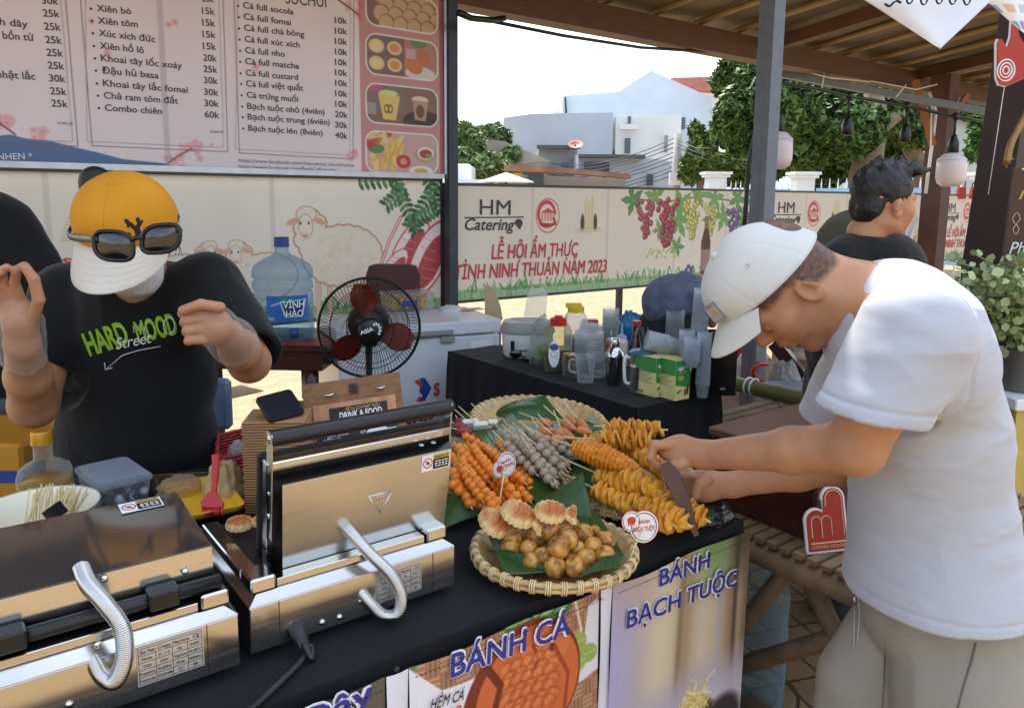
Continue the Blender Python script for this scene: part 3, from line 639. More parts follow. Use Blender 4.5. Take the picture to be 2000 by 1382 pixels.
rows3=[('Cá full socola',477,576,15,28),('Cá full fomai',478,571,37,49),('Cá full chà bông',479,597,59,71.5),('Cá full xúc xích',480,588,81,92.5),('Cá full nho',481,559,103,110.5),('Cá full matcha',481,587,124.5,134),('Cá full custard',482,585,147,156),('Cá full việt quất',483,595,168,177),('Cá trứng muối',484,585,190,199),('Bạch tuộc nhỏ (4viên)',485,636,212,224),('Bạch tuộc trung (6viên)',486,646,233,244),('Bạch tuộc lón (8viên)',487,632,255,265)]
for s_,a,c,ya,yc in rows3:mt(m,s_,(a,ya),(c,yc),11,bold=.012);p_=onv(a-10,ya-4,MV-MO);m.lathe([(.006,-.001),(.006,0)],8,Matrix.Translation(Vector(p_))@Matrix.Rotation(PI/2,4,'X'))
m.tube([onv(x_,y_,MV-MO-.001)for x_,y_ in((568.5,256.5),(571.5,255),(572,251.5))],.0022,4)
for i,s_ in enumerate(['10k']*9+['20k','30k','40k']):y=45+i*20.4;mt(m,s_,(656+(.5 if i<9 else 0),y),(680,y+2),11,bold=.012)
for s_,y in(('30k',9),('25k',34),('25k',60),('25k',86),('25k',111),('25k',136),('30k',161),('25k',186),('25k',210)):mt(m,s_,(82+y*.09,y-2),(114+y*.09,y),13,bold=.012)
mt(m,'h dây',(0,48),(55,54),13,bold=.012);mt(m,'bồn tử',(6,75),(67,80),13,bold=.012);mt(m,'nhật lắc',(-6,151),(70,156),13,bold=.012);mt(m,'SUCHUI',(560,6),(640,14),22,bold=.0)
mt(m,'SCAN US',(112,243),(142,244),5);mt(m,'SCAN US',(413,259),(438,260),4.5)
mt(g,'https://www.facebook.com/nhacuamay.cloudyhome',(468,316),(692,326),7);mt(g,'https://www.facebook.com/BanhCaKasuchu',(468,328),(658,335),7);mt(wh,'NHEN *',(-4,312),(64,311),12)
for b_ in(m,g,wh):
 for i,V in enumerate(b_.v):a_,c_=(V[:,0]-x0)/(x1-x0),(z1-V[:,2])/(z1-z0);V=V.copy();V[:,1]+=MO-.002-.006*np.sin(a_*9)-.004*np.sin(a_*23+c_*3);b_.v[i]=V
m.build('menu_lettering',M_ink,t,smooth=False);g.build('web_lettering',M_inkgrey,t,smooth=False);wh.build('white_lettering',M_inkwhite,t,smooth=False)
m=MB();m.box((2.625,MV-.03,0),(2.69,MV+.03,3.05));m.build('tent_post',mat('slate_post',(58,64,74),.45,.2),smooth=False,label='dark slate post between the menu banner and the open sky',cat='post')
# ---------------------------------------------------------------- roof over the stalls
roofz=lambda Y:2.83+.115*(4.27-Y)
RX0,RX1,RY0=-4.0,15.0,1.75
M_tarp=mat('canvas_tarp',(112,104,94),.8,var=.3,scale=1.6,bump=.1,bscale=8)
t=thing('canopy_roof','brown canvas canopy on bamboo purlins and timber rafters over the stalls','roof',(5,3.5,2.6))
m=MB();m.sheet(lambda a,b:np.stack([RX0+a*(RX1-RX0),RY0+b*(4.7-RY0),roofz(RY0+b*(4.7-RY0))+.09+.03*np.sin(a*60)*np.sin(b*5)],1),90,14,thick=0)
m.sheet(lambda a,b:np.stack([RX0+a*(RX1-RX0),RY0+b*(4.7-RY0),roofz(RY0+b*(4.7-RY0))+.11+.03*np.sin(a*60)*np.sin(b*5)],1),90,14,flip=True)
m.build('tarp',M_tarp,t)
m=MB();m.box((RX0,4.20,2.645),(RX1,4.36,2.83));m.build('beam',M_wood,t,smooth=False)
rg=np.random.default_rng(31);X=RX0+.3
while X<RX1:
 j=rg.uniform(-.05,.05);m=MB();Y=np.linspace(RY0,4.6,9);m.tube(np.c_[X+j+.02*np.sin(Y*3+X),Y,roofz(Y)+.055],.026+.004*(np.arange(9)%2),8);m.build('bamboo_purlin',M_bamboo,t);X+=.52
for X in(1.0,3.2,5.98,8.6,11.2):
 m=MB();Y=np.array([RY0,4.36]);m.tube(np.c_[[X,X],Y,roofz(Y)-.04],.075,4);m.build('rafter',M_wood,t,smooth=False)
 # grey steel post in front of panel B's right end
m=MB();a=P(1483,500,4.05);m.box((a[0]-.045,a[1]-.045,0),(a[0]+.045,a[1]+.045,3.06));m.box((a[0]-.047,a[1]-.008,0),(a[0]-.0455,a[1]+.008,3.0))
m.build('tent_post',M_steelblue,smooth=False,label='slim grey steel post rising behind the white cap to the roof',cat='post')
a=P(1458,300,4.5);b=P(1478,130,4.5);c=P(1452,430,4.4)
m=MB();m.tube([P(1482,140,4.3),P(1478,250,4.3),P(1462,320,4.3),P(1456,420,4.3),P(1450,480,4.3)],.014,6);m.tube([P(1486,140,4.3),P(1476,280,4.3),P(1468,360,4.3)],.008,6);m.ball(P(1483,348,4.3),(.04,.04,.055),10,7)
m.build('hanging_cable',M_blackplastic,label='black cable bundle hanging down beside the grey steel post',cat='cable')
m=MB();m.tube([P(1500,140,7.6),P(1945,222,7.6)],.045,4);m.build('cross_bar',M_steelblue,smooth=False,label='grey steel crossbar below the wooden roof beam',cat='bar')
# far posts
t=thing('wooden_post','reddish brown wooden post with diagonal brace and wound light tubes','post',P(1835,520,8.2)*[1,1,0])
m=MB();q0=P(1838,250,8.2);m.box((q0[0]-.1,q0[1]-.1,0),(q0[0]+.1,q0[1]+.1,2.75));m.build('post_shaft',mat('red_wood',(84,50,42),.6,var=.25,scale=5),t,smooth=False)
m=MB();m.tube([P(1788,158,8.0),P(1822,285,7.9)],.05,4);m.tube([P(1890,185,8.2),P(1850,240,8.2)],.035,4);m.build('brace',mat('orange_wood',(166,104,56),.6,var=.2),t,smooth=False)
m=MB();m.tube([P(1815,180,7.9),P(1828,220,7.9),P(1822,270,7.9),P(1814,330,7.9),P(1808,378,7.9)],.016,6);m.tube([P(1820,190,7.88),P(1818,300,7.88),P(1812,360,7.88)],.010,6);m.build('light_tube',M_whiteplastic,t)
t=thing('wooden_post','thick dark wooden post carrying the chalkboard at the right edge','post',P(1945,520,3.4)*[1,1,0])
m=MB();q0,q1=P(1930,520,3.4),P(2000,60,3.4);m.tube([q0*[1,1,0]+[-.02,-.02,0],q0,q1,q1+[.03,.0,.6]],[.115,.11,.105,.10],4);m.build('post_shaft',mat('dark_post_wood',(58,40,34),.65,var=.25,scale=6,bump=.2),t,smooth=False)
# string of bulbs under the crossbar
BD=5.6
def lamp(px,py,s,lit,label,D=BD):
 top=P(px,py,D);k=D/F_;t=thing('hanging_lamp',label,'lamp',top,'bulbs hanging from the black festoon cable')
 m=MB();m.tube([top,top-UP*34*s*k],.008,6);m.ball(top,.022*1.2,8,6);m.build('cord',M_blackplastic,t)
 m=MB();z=34*s*k;m.lathe([(.012,0),(.022,-.02),(.034,-.05),(.036,-.11),(.03,-.115)],14,Matrix.Translation(Vector(top-UP*z)),capb=True,capt=True);m.build('socket',M_blackplastic,t)
 if lit:
  m=MB();m.lathe([(.028,-.115),(.05,-.12),(.085,-.155),(.088,-.16)],24,Matrix.Translation(Vector(top-UP*z)),rib=.02);m.build('heat_sink',mat('lamp_white',(226,214,212),.4,var=.03),t)
  m=MB();m.lathe([(.088,-.161),(.09,-.2),(.09,-.27),(.08,-.31),(.05,-.33),(.0,-.333)],24,Matrix.Translation(Vector(top-UP*z)),capt=False);m.build('bulb',mat('lamp_diffuser',(232,212,212),.3,var=.02),t)
lamp(1523,182,1,1,'unlit white bulb half hidden behind the grey steel post',4.6)
lamp(1659,188,1.1,0,'empty black bulb socket hanging in front of the big tree',4.9);lamp(1772,208,1,0,'empty black bulb socket hanging just left of the brown post',5.2)
lamp(1867,228,1,1,'unlit white bulb hanging right of the reddish brown post',5.1);lamp(1932,238,.4,0,'empty black bulb socket hanging beside the dark wooden post',5.3)
m=MB();m.tube([P(1505,160,4.6),P(1523,163,4.6),P(1590,172,4.75),P(1659,188,4.9),P(1772,208,5.2),P(1867,228,5.1),P(1945,240,5.3)],.011,6);m.build('festoon_cable',M_blackplastic,label='black festoon cable that carries the hanging bulbs',cat='cable')
for a,b,c in(((1525,128,7.5),(1620,152,7.5),(1700,160,7.5)),((1610,140,7.5),(1608,158,7.5),(1604,178,7.5)),((1770,165,7.5),(1760,178,7.5),(1750,190,7.5)),((1700,158,7.5),(1790,175,7.5),(1830,165,7.5)),((1475,150,4.4),(1470,160,4.4),(1466,170,4.4))):m=MB();m.tube([P(*a),P(*b),P(*c)],.006,5);m.build('plastic_tie',M_whiteplastic,label='thin white plastic tie strung along the wooden roof beam',cat='tie',group='white ties along the roof beam')
m=MB();m.tube([P(940,38,4.9),P(1100,70,5.4),P(1250,93,6.0),P(1400,103,6.6),P(1480,112,7)],.012,6);m.tube([P(895,25,4.7),P(920,36,4.8),P(960,40,4.9),P(985,36,5)],.02,6)
m.build('roof_wire',M_blackplastic,label='loose dark wire drooping below the roof edge against the sky',cat='wire')
# ---------------------------------------------------------------- trees
LEAFM={}
def leaf_mat(name,c,v=.3):
 return mat(name,c,.55,var=v,scale=.9,attr='Col',spec=.3)
def leaves(mb,blobs,size,n,c1,c2,rg,flat=.5,long=1.8):
 """many small leaf faces spread through the volume of each clump"""
 tot=sum(b[1][0]*b[1][1]*b[1][2]for b in blobs)**.999
 for c,r_ in blobs:
  k=max(30,int(n*r_[0]*r_[1]*r_[2]/tot));d=rg.normal(size=(k,3));d/=np.linalg.norm(d,axis=1)[:,None]
  rad=rg.uniform(.25,1,k)**.45*(1+.22*fbm3(d*2.1+np.asarray(c)*3));C=np.asarray(c)+d*rad[:,None]*np.asarray(r_)
  nn=nrm_rows(d*.6+rg.normal(size=(k,3))*.7+np.array([0,0,flat]));a=nrm_rows(np.cross(nn,rg.normal(size=(k,3))));b=np.cross(nn,a);s=size*rg.uniform(.6,1.3,k)[:,None]
  V=np.stack([C-a*s*long,C+b*s*.7,C+a*s*long,C-b*s*.7],1).reshape(-1,3);t_=rg.uniform(0,1,k)[:,None]**1.3
  col=lin(c1)*(1-t_)+lin(c2)*t_;mb.add(V,np.arange(4*k).reshape(k,4),np.repeat(col,4,0))
def nrm_rows(a):return a/np.maximum(1e-9,np.linalg.norm(a,axis=1))[:,None]
M_leaf=leaf_mat('foliage',(60,90,40));M_bark=mat('bark',(128,112,92),.8,var=.3,scale=8,bump=.4,bscale=20)
def tree(name,label,base,trunk,blobs,size,n,c1,c2,seed=0,limbs=(),group=None,tr=.2):
 t=thing(name,label,'tree',base,group);rg=np.random.default_rng(seed)
 m=MB();m.tube(trunk,np.linspace(tr,tr*.5,len(trunk)),9);m.build('trunk',M_bark,t)
 for l_ in limbs:m=MB();m.tube(l_,np.linspace(tr*.55,tr*.15,len(l_)),7);m.build('limb',M_bark,t)
 m=MB();leaves(m,blobs,size,n,c1,c2,rg);m.build('crown',M_leaf,t,smooth=False);return t
def pxblobs(lst,D):return[(P(x,y,D+dd),(rx*(D+dd)/F_,rx*(D+dd)/F_*.8,ry*(D+dd)/F_))for x,y,rx,ry,dd in lst]
D=15.0
tree('shade_tree','large dark green tree with pale trunk behind the white pillar fence',P(1690,440,D)*[1,1,0],[P(1685,440,D)*[1,1,0],P(1690,340,D),P(1700,290,D),P(1712,230,D),P(1705,180,D)],pxblobs([(1480,165,60,45,1),(1445,130,45,28,2),(1440,235,55,60,0),(1540,200,75,60,-1),(1560,280,80,50,0),(1640,180,80,45,1),(1600,330,60,40,1.5),(1660,250,75,55,-.5),(1740,210,80,50,1),(1790,250,60,40,2),(1500,320,50,36,1),(1420,160,34,34,2),(1470,270,40,40,2),(1640,320,40,30,2),(1745,280,45,40,3)],D),.052,76000,(34,54,26),(108,138,70),3,limbs=([P(1700,290,D),P(1640,250,D-.5),P(1560,215,D-1)],[P(1705,260,D),P(1760,220,D+.5),P(1800,210,D+1)],[P(1692,330,D),P(1670,280,D),P(1650,230,D)]),tr=.34)
tree('shade_tree','dark twisted tree trunk and sparse crown left of the reddish brown post',P(1790,430,17)*[1,1,0],[P(1800,430,17)*[1,1,0],P(1805,340,17),P(1780,290,17),P(1785,240,17),P(1775,190,17)],pxblobs([(1790,215,50,35,1),(1830,260,30,30,0),(1765,185,45,25,1),(1900,215,40,22,3)],17),.062,9000,(34,52,26),(104,134,70),5,limbs=([P(1805,340,17),P(1830,300,17),P(1850,270,17)],),tr=.24)
tree('young_tree','sunlit light green leafy tree left of the utility pole fence',P(1360,420,18)*[1,1,0],[P(1365,420,18)*[1,1,0],P(1368,330,18),P(1372,260,18)],pxblobs([(1372,300,32,40,0),(1350,330,26,30,0),(1400,330,40,30,1),(1358,255,16,18,0),(1440,330,40,32,1)],18),.07,8000,(60,86,36),(140,160,84),6,tr=.1)
tree('bush_tree','low bushy green tree beside the dark tent post on the left',P(925,420,22)*[1,1,0],[P(925,430,22)*[1,1,0],P(925,350,22),P(930,290,22)],pxblobs([(905,280,45,36,0),(960,270,40,26,2),(900,320,40,30,-1),(955,325,40,26,-1),(1000,300,22,14,1),(985,335,25,18,-1)],22),.08,15000,(62,86,46),(142,160,104),7,tr=.16)
tree('garden_tree','small green tree at the pale building behind the hanging bulb',P(1915,430,14)*[1,1,0],[P(1925,440,14)*[1,1,0],P(1925,330,14),P(1920,250,14)],pxblobs([(1915,285,24,26,0),(1925,245,30,22,0),(1900,300,14,12,0)],14),.07,2200,(50,84,36),(120,156,76),8,tr=.06)
# ---------------------------------------------------------------- white fence with blue rails
M_fencewhite=mat('fence_white',(226,228,230),.6,var=.06);M_railblue=mat('rail_blue',(150,190,226),.5,var=.05)
FN=[(1396,14.6),(1566,12.6),(1925,10.6)];PIL=[P(x,388,d)for x,d in FN]
def ph(px,py,d):return P(px,py,d)[2]
for(x,d),lb in zip(FN,('white masonry fence pillar behind the grapes panel','white masonry fence pillar directly left of the man in black','white masonry fence pillar far right beyond the brown post')):
 p_=P(x,388,d)*[1,1,0];m=MB();k=d/F_;hw=17*k;zt=ph(x,336,d);m.box((-hw,-hw,0),(hw,hw,zt-.1),Matrix.Translation(Vector(p_))@CAMROT);m.box((-hw*1.3,-hw*1.3,zt-.1),(hw*1.3,hw*1.3,zt-.05),Matrix.Translation(Vector(p_))@CAMROT);m.box((-hw*1.5,-hw*1.5,zt-.049),(hw*1.5,hw*1.5,zt),Matrix.Translation(Vector(p_))@CAMROT)
 m.build('fence_pillar',M_fencewhite,smooth=False,label=lb,cat='pillar',group='white fence pillars')
for i in range(2):
 a,b=PIL[i]*[1,1,0],PIL[i+1]*[1,1,0];dr=nrm(b-a);a=a+dr*.25;b=b-dr*.25
 t=thing('railing',['blue and white iron railing left of the second white pillar','blue and white iron railing running behind the man in black'][i],'railing',(a+b)/2,'blue railings between the white pillars')
 zr=1.62;m=MB();m.tube([a+[0,0,zr],b+[0,0,zr]],.05,4);m.tube([a+[0,0,.6],b+[0,0,.6]],.04,4);m.build('rail',M_railblue,t,smooth=False)
 m=MB();n=int(np.linalg.norm(b-a)/.13)
 for j in range(n):p_=a+(b-a)*(j+.5)/n;m.tube([p_+[0,0,.45],p_+[0,0,zr+.1],p_+[0,0,zr+.19]],[.012,.012,.002],5)
 m.build('railing_bars',M_fencewhite,t)
 # ---------------------------------------------------------------- houses behind
def wallm(n,c):return mat(n,c,.8,var=.2,scale=.4,bump=.1,bscale=6)
def facing(t,nm,m_,px0,py0,px1,py1,D,off=.05,th=.04,par=None):
 m=MB();a,b=P(px0,py1,D),P(px1,py0,D);w_=(b-a)@RT;h_=(b-a)@UP;m.box((0,-off-th,0),(w_,-off,h_),Matrix.Translation(Vector(a))@CAMROT);return m.build(nm,m_,par or t,smooth=False)
def house(name,label,pts,D,th,mw):
 base=P((pts[0][0]+pts[-1][0])/2,388,D)*[1,1,0];t=thing(name,label,'house',base)
 q_=[P(x,y,D)for x,y in pts];a,b=q_[0].copy(),q_[-1].copy();a[2]=0;b[2]=0;q_=[a]+q_+[b];o=q_[0];m=MB()
 m.prism([((k-o)@RT,(k-o)@UP)for k in q_],th,basis(o,RT,UP,FW)@Matrix.Identity(4));V=np.concatenate(m.v)
 m.build('wall',mw,t,smooth=False);return t
W1=wallm('wall_bluegrey',(196,208,222));W2=wallm('wall_grey',(176,184,194));W3=wallm('wall_old_concrete',(150,146,140));W4=wallm('wall_white',(224,226,226));M_win=mat('window_dark',(74,86,98),.15,var=.1);M_tile=mat('red_tile',(178,112,96),.8,var=.2,scale=3,bump=.5,bscale=12);M_oldtile=mat('old_tile',(158,148,134),.85,var=.25,scale=3);M_rust=mat('rusty_sheet',(150,112,88),.8,var=.35,scale=2)
t=house('gable_house','tall pale blue house with plain gable wall against the sky',[(1100,187),(1208,179),(1272,138),(1392,192)],42,11,W1);facing(t,'window',M_win,1322,230,1338,252,42)
m=MB();a=P(1104,190,41.8);m.tube([a,a+UP*.01,P(1106,222,41.8)],.05,6);m.build('drain_pipe',M_dark,t)
t=house('block_house','flat roofed grey block house with cornice and tall window',[(983,230),(1040,222),(1198,220)],33,9,W2)
q_=[(1200,221),(1322,228)];m=MB();a,b=P(1199,388,33.2),P(1325,388,33.2);m.box((0,0,0),((b-a)@RT,8,P(1260,224,33.2)[2]),Matrix.Translation(Vector(a*[1,1,0]))@CAMROT);m.build('side_wing',W4,t,smooth=False)
facing(t,'window',M_win,1219,270,1231,300,33.1);facing(t,'vent_grille',W3,1296,265,1304,298,33.1);facing(t,'cornice',W4,1210,244,1246,254,33.0,th=.3);facing(t,'window',M_win,1225,228,1232,248,33.1)
t=house('tiled_house','white house with red tiled roof behind the gable house',[(1310,178),(1404,182)],48,8,W4)
m=MB();slab(m,[(1308,155),(1388,153),(1410,184),(1330,178)],47.5,-.6);m.build('roof',M_tile,t,smooth=False);facing(t,'window',M_win,1380,215,1390,240,48)
t=house('old_shed','small weathered concrete house with stained walls under the satellite dish',[(1052,288),(1128,290)],27,4,W3);facing(t,'window',M_win,1096,318,1108,332,27);facing(t,'roof_edge',mat('dark_edge',(84,84,88),.7),1048,285,1132,291,27,th=.3)
t=house('tile_roof_house','low house with old grey tiled roof right of the bush',[(930,300),(1068,322)],24,3,W3);m=MB();slab(m,[(925,272),(985,278),(1072,316),(985,326),(940,300)],23.5,-.5);m.build('roof',M_oldtile,t,smooth=False);facing(t,'window',M_win,992,330,1040,352,23.9)
t=house('long_shed','long low shed with rusty sheet roof above the grapes panel',[(992,340),(1222,350)],21,3,W3)
m=MB();slab(m,[(985,324),(1060,326),(1222,342),(1224,350),(1100,340),(985,336)],20.6,-.8);m.build('roof',M_rust,t,smooth=False);facing(t,'door',M_win,1030,338,1062,372,20.9);facing(t,'shop_sign',mat('yellow_board',(206,176,88),.6),998,338,1020,352,20.9)
t=house('grey_annex','grey rendered annex with lean-to roof left of the utility pole',[(1130,300),(1300,312),(1312,320)],25,4,W2);facing(t,'roof_edge',mat('dark_edge',(84,84,88),.7),1128,304,1255,309,25,th=.5);facing(t,'window',M_win,1262,340,1275,362,25);facing(t,'window',M_win,1140,318,1190,340,25)
t=house('pale_building','pale grey green building between the two wooden posts',[(1852,205),(1960,200)],20,9,wallm('wall_palegreen',(188,198,194)))
# satellite dish, pole, truck, parasol
t=thing('satellite_dish','faded red satellite dish on the roof of the stained shed','dish',P(1122,292,26.5));a=P(1124,282,26.5)
m=MB();m.lathe([(.005,-.06),(.14,-.045),(.24,0),(.25,.01),(.235,.01),(.14,-.03)],20,basis(a,nrm(FW*.4+UP*.3+RT*.2),nrm(np.cross(FW,[.3,.2,1])),nrm(RT*.8+UP*.5-FW*.4)),capt=False);m.build('dish',mat('faded_red',(200,120,112),.6),t)
m=MB();m.tube([P(1120,292,26.5),a],.03,6);m.build('mast',M_dark,t)
t=thing('utility_pole','grey concrete utility pole with wires beside the pale houses','utility pole',P(1316,388,19)*[1,1,0]);a=P(1316,388,19)
m=MB();m.tube([a*[1,1,0],a*[1,1,0]+UP*P(1324,262,19)[2]+RT*.06],[.14,.10],10);m.build('pole_shaft',mat('concrete_pole',(164,160,152),.8),t)
m=MB();m.box((-.12,-.3,0),(.12,-.14,.3),Matrix.Translation(Vector(P(1313,362,19)))@CAMROT);m.build('meter_box',M_whiteplastic,t,smooth=False)
m=MB()
for i in range(9):
 y0=268+i*9;a,b=P(1322,y0,19),P(1020-20*(i%3),300+i*7,30);s_=np.linspace(0,1,9)[:,None];m.tube(a*(1-s_)+b*s_-np.array([0,0,1])*(s_*(1-s_))*2.2,.012,5)
for i in range(3):m.tube([P(1322,272+i*8,19),P(1360,290+i*8,17),P(1400,290+i*14,16)],.012,5)
m.build('wires',M_dark,t)
t=thing('box_truck','white box truck parked behind the fence next to dark post','truck',P(898,388,17)*[1,1,0]);a=P(872,388,17)*[1,1,0]
m=MB();m.box((0,0,.5),(.52,2.4,P(900,320,17)[2]),Matrix.Translation(Vector(a))@CAMROT,bev=.03);m.build('cargo_box',mat('truck_white',(222,224,224),.5,var=.04),t,smooth=False)
m=MB();m.box((.06,-.012,.6),(.27,0,P(900,328,17)[2]),Matrix.Translation(Vector(a))@CAMROT);m.build('rear_door',mat('truck_white2',(206,208,208),.5),t,smooth=False)
for dx in(0,.42):
 m=MB();m.lathe([(.33,0),(.33,.2)],20,Matrix.Translation(Vector(a+RT*(dx+.02)+FW*.5+UP*.33))@CAMROT@Matrix.Rotation(PI/2,4,'Y'));m.build('wheel',M_blackplastic,t)
t=thing('market_parasol','dirty white parasol canopy in front of the rusty shed','parasol',P(988,388,15.5)*[1,1,0]);a=P(988,388,15.5)
m=MB();zt,zb=P(985,337,15.5)[2],P(985,356,15.5)[2];m.lathe([(.56,zb),(.54,zb+.02),(.3,(zb+zt)/2),(.02,zt)],8,Matrix.Translation(Vector(a*[1,1,0])));m.build('canopy',mat('dirty_white',(206,204,200),.8),t,smooth=False)
m=MB();m.tube([a*[1,1,0],a*[1,1,0]+UP*zb],.025,8);m.build('pole',M_dark,t)
t=thing('parked_car','white car roof just above the panel beside the truck','car',P(938,388,16)*[1,1,0]);a=P(938,388,16)*[1,1,0];zt=P(938,351,16)[2]
m=MB();M_=basis(a,RT,UP,-FW)
m.prism([(-.95,.35),(.95,.35),(.98,.95),(.62,1.02),(.42,zt-.03),(.2,zt),(-.3,zt),(-.5,zt-.05),(-.72,1.02),(-.98,.95)],.1,basis(a-RT*.1,RT,UP,-FW));m.prism([(-.95,.35),(.95,.35),(.98,.95),(.62,1.02),(.42,zt-.03),(.2,zt),(-.3,zt),(-.5,zt-.05),(-.72,1.02),(-.98,.95)],-1.5,basis(a-RT*.1,RT,UP,-FW));m.build('body',mat('car_white',(226,228,230),.25,coat=.5,var=0),t,smooth=False)
m=MB();m.prism([(-.62,1.04),(.55,1.04),(.38,zt-.07),(-.42,zt-.07)],.02,basis(a-RT*.1-FW*.102,RT,UP,-FW));m.build('window',M_win,t,smooth=False)
for dx in(-.6,.55):
 m=MB();m.lathe([(.32,0),(.32,.2)],20,basis(a+RT*dx+UP*.32-FW*.12,RT,UP,-FW));m.build('wheel',M_blackplastic,t)
 # ================================================================ the counter, its cloth and the printed fronts
def catmull(pts,n=8):
 p_=np.asarray(pts,float);p_=np.vstack([2*p_[0]-p_[1],p_,2*p_[-1]-p_[-2]]);out=[]
 for i in range(1,len(p_)-2):
  for t in np.linspace(0,1,n,endpoint=False):
   a,b,c,d=p_[i-1:i+3];out.append(.5*((2*b)+(-a+c)*t+(2*a-5*b+4*c-d)*t*t+(-a+3*b-3*c+d)*t**3))
 return np.array(out+[p_[-2]])
M_cloth=mat('black_cloth',(15,15,20),.85,var=.25,scale=5,bump=.2,bscale=9,sheen=.05,spec=.3)
M_steel=mat('stainless_steel',(206,204,200),.14,1,var=.05,scale=3,stretch=(1,1,30),rvar=.04,bump=.004,bscale=8)
M_steel2=mat('brushed_steel',(210,209,206),.2,1,var=.02,scale=5,stretch=(1,1,30),rvar=.05,bump=.003,bscale=5)
M_chrome=mat('chrome',(220,220,222),.08,1,var=0)
M_castiron=mat('cast_iron',(30,30,32),.45,.3,var=.2,scale=40,bump=.1)
CX0,CX1,CY0,CY1,CZ=-1.3,1.385,.985,2.03,.75
t=thing('market_counter','long counter table draped in black cloth under the waffle machines and food baskets','counter',(0,1.5,0))
m=MB();m.box((CX0+.02,CY0+.02,CZ-.035),(CX1-.02,CY1-.02,CZ-.006));m.build('tabletop',M_wood,t,smooth=False)
for X in(CX0+.06,CX1-.06):
 for Y in(CY0+.06,CY1-.06):m=MB();m.box((X-.02,Y-.02,0),(X+.02,Y+.02,CZ-.036));m.build('leg',M_dark,t,smooth=False)
m=MB();m.sheet(lambda a,b:np.stack([CX0+a*(CX1-CX0),CY0+b*(CY1-CY0),CZ-.001+.0016*fbm3(np.c_[a*40,b*14,0*a])-.0016],1),140,50)
def drape(P0,P1,zb,nrm_,amp=.008,n=120,seed=0):
 P0,P1,nrm_=np.array(P0,float),np.array(P1,float),np.array(nrm_,float);L_=np.linalg.norm(P1-P0)
 def fn(a,b):
  k=(b**.7)*amp*(np.sin(a*L_*26+seed)+.6*np.sin(a*L_*57+2*seed));o=np.minimum(1,b*8)*.006
  return P0+np.outer(a,P1-P0)+np.outer(k+o+amp*1.2*np.minimum(1,b*3),nrm_)+np.outer(b,[0,0,zb-P0[2]])
 return fn
m.sheet(drape((CX0,CY0,CZ-.001),(CX1,CY0,CZ-.001),.06,(0,-1,0),.003),160,12);m.sheet(drape((CX1,CY0,CZ-.001),(CX1,CY1,CZ-.001),.06,(1,0,0),.012),60,16);m.sheet(drape((CX1,CY1,CZ-.001),(CX0,CY1,CZ-.001),.06,(0,1,0),.008),100,8)
m.build('tablecloth',M_cloth,t)
# three printed fronts hung on the cloth
FY=.968
def fx(px,py):return onv(px,py,FY)
fa,fb,fc,fd_=[fx(*q_)[0]for q_ in((752,1284),(797,1266),(1172,1150),(1196,1140))];fe=CX1+.008
FZ=.735
def front(x0,x1,cv,name,label,sag=0):
 t=thing(name,label,'printed banner',((x0+x1)/2,FY,.1),'printed banners hanging down the counter front')
 fn=lambda a,b:np.stack([x0+a*(x1-x0)-.02*b*sag,FY-.002-.004*np.sin(a*5+b*3)-.003*np.sin(a*17)*b,FZ-b*.62-.004*np.sin(a*9)],1)
 printed(cv,fn,'printed_sheet',t);return t
 # green one
cv=Canvas(170,200,(150,170,110),.36,.62)
for X,Y,r_,c in((.1,.05,.2,(140,176,100)),(.3,.02,.12,(90,84,70)),(.02,.1,.1,(180,196,130)),(.2,.16,.09,(206,214,160)),(.34,.12,.07,(104,88,76)),(.1,.4,.25,(206,150,60)),(.25,.45,.2,(226,176,80))):cv.ell(X,Y,r_,r_,c,soft=r_*.9,op=.9)
f1=front(fa-.36,fa,cv,'front_banner','green blurred printed banner cut off at the photo bottom, leftmost on the counter front')
# fish cake one
W_=fc-fb;cv=Canvas(240,330,(206,160,120),W_,.62)
cs=.028
i_,j_=np.floor(cv.x/cs),np.floor(cv.y/cs);u_,v_=(cv.x/cs)%1,(cv.y/cs)%1;hz_=((i_+j_)%2==0)
st=np.where(hz_,np.abs(((v_*3)%1)-.5),np.abs(((u_*3)%1)-.5));tone=(.62+.5*(.5-st))*np.where(hz_,1.,.86);cv.a=np.clip(np.stack([tone*.93,tone*.68,tone*.50],-1),0,1)
q=lambda px,py:(fx(px,py)[0]-fb,FZ-fx(px,py)[2])
cv.poly([q(940,1215),q(1000,1195),q(1010,1225),q(950,1240)],(64,58,48));cv.ell(*q(800,1275),.022,.03,(92,128,80))
for px,py,r_ in((1010,1212,.026),(1040,1206,.024),(1075,1190,.022),(1100,1182,.02),(1022,1226,.02)):X,Y=q(px,py);cv.ell(X,Y,r_*1.2,r_*.8,(70,112,56),-.4);cv.ell(X-.003,Y-.003,r_*.8,r_*.45,(130,160,100),-.4);cv.line([(X-r_,Y+.006),(X+r_,Y-.006)],.0025,(170,196,140))
cv.poly([q(1150,1180),q(1172,1165),q(1172,1300),q(1130,1330)],(224,216,222));cv.line([q(1120,1150),q(1135,1220),q(1140,1300)],.006,(226,206,180))
for px,py in((1130,1250),(1150,1272),(1128,1290)):cv.ell(*q(px,py),.022,.018,(150,172,84),.5);cv.line([q(px-14,py+6),q(px+14,py-6)],.002,(196,210,140))
cv.poly([q(790,1300),q(860,1340),q(925,1318),q(940,1370),q(925,1400),q(790,1440)],(230,226,232))
X,Y=q(1022,1350);cv.ell(X,Y,.135,.125,(126,50,28),-.5);cv.ell(X+.012,Y,.118,.112,(206,104,54),-.5)
X,Y=q(1062,1276);cv.ell(X,Y,.062,.04,(214,116,62),-.3);cv.ell(X+.02,Y-.005,.008,.008,(92,40,24));cv.line([q(1040,1262),q(1052,1290),q(1040,1312)],.007,(150,60,34))
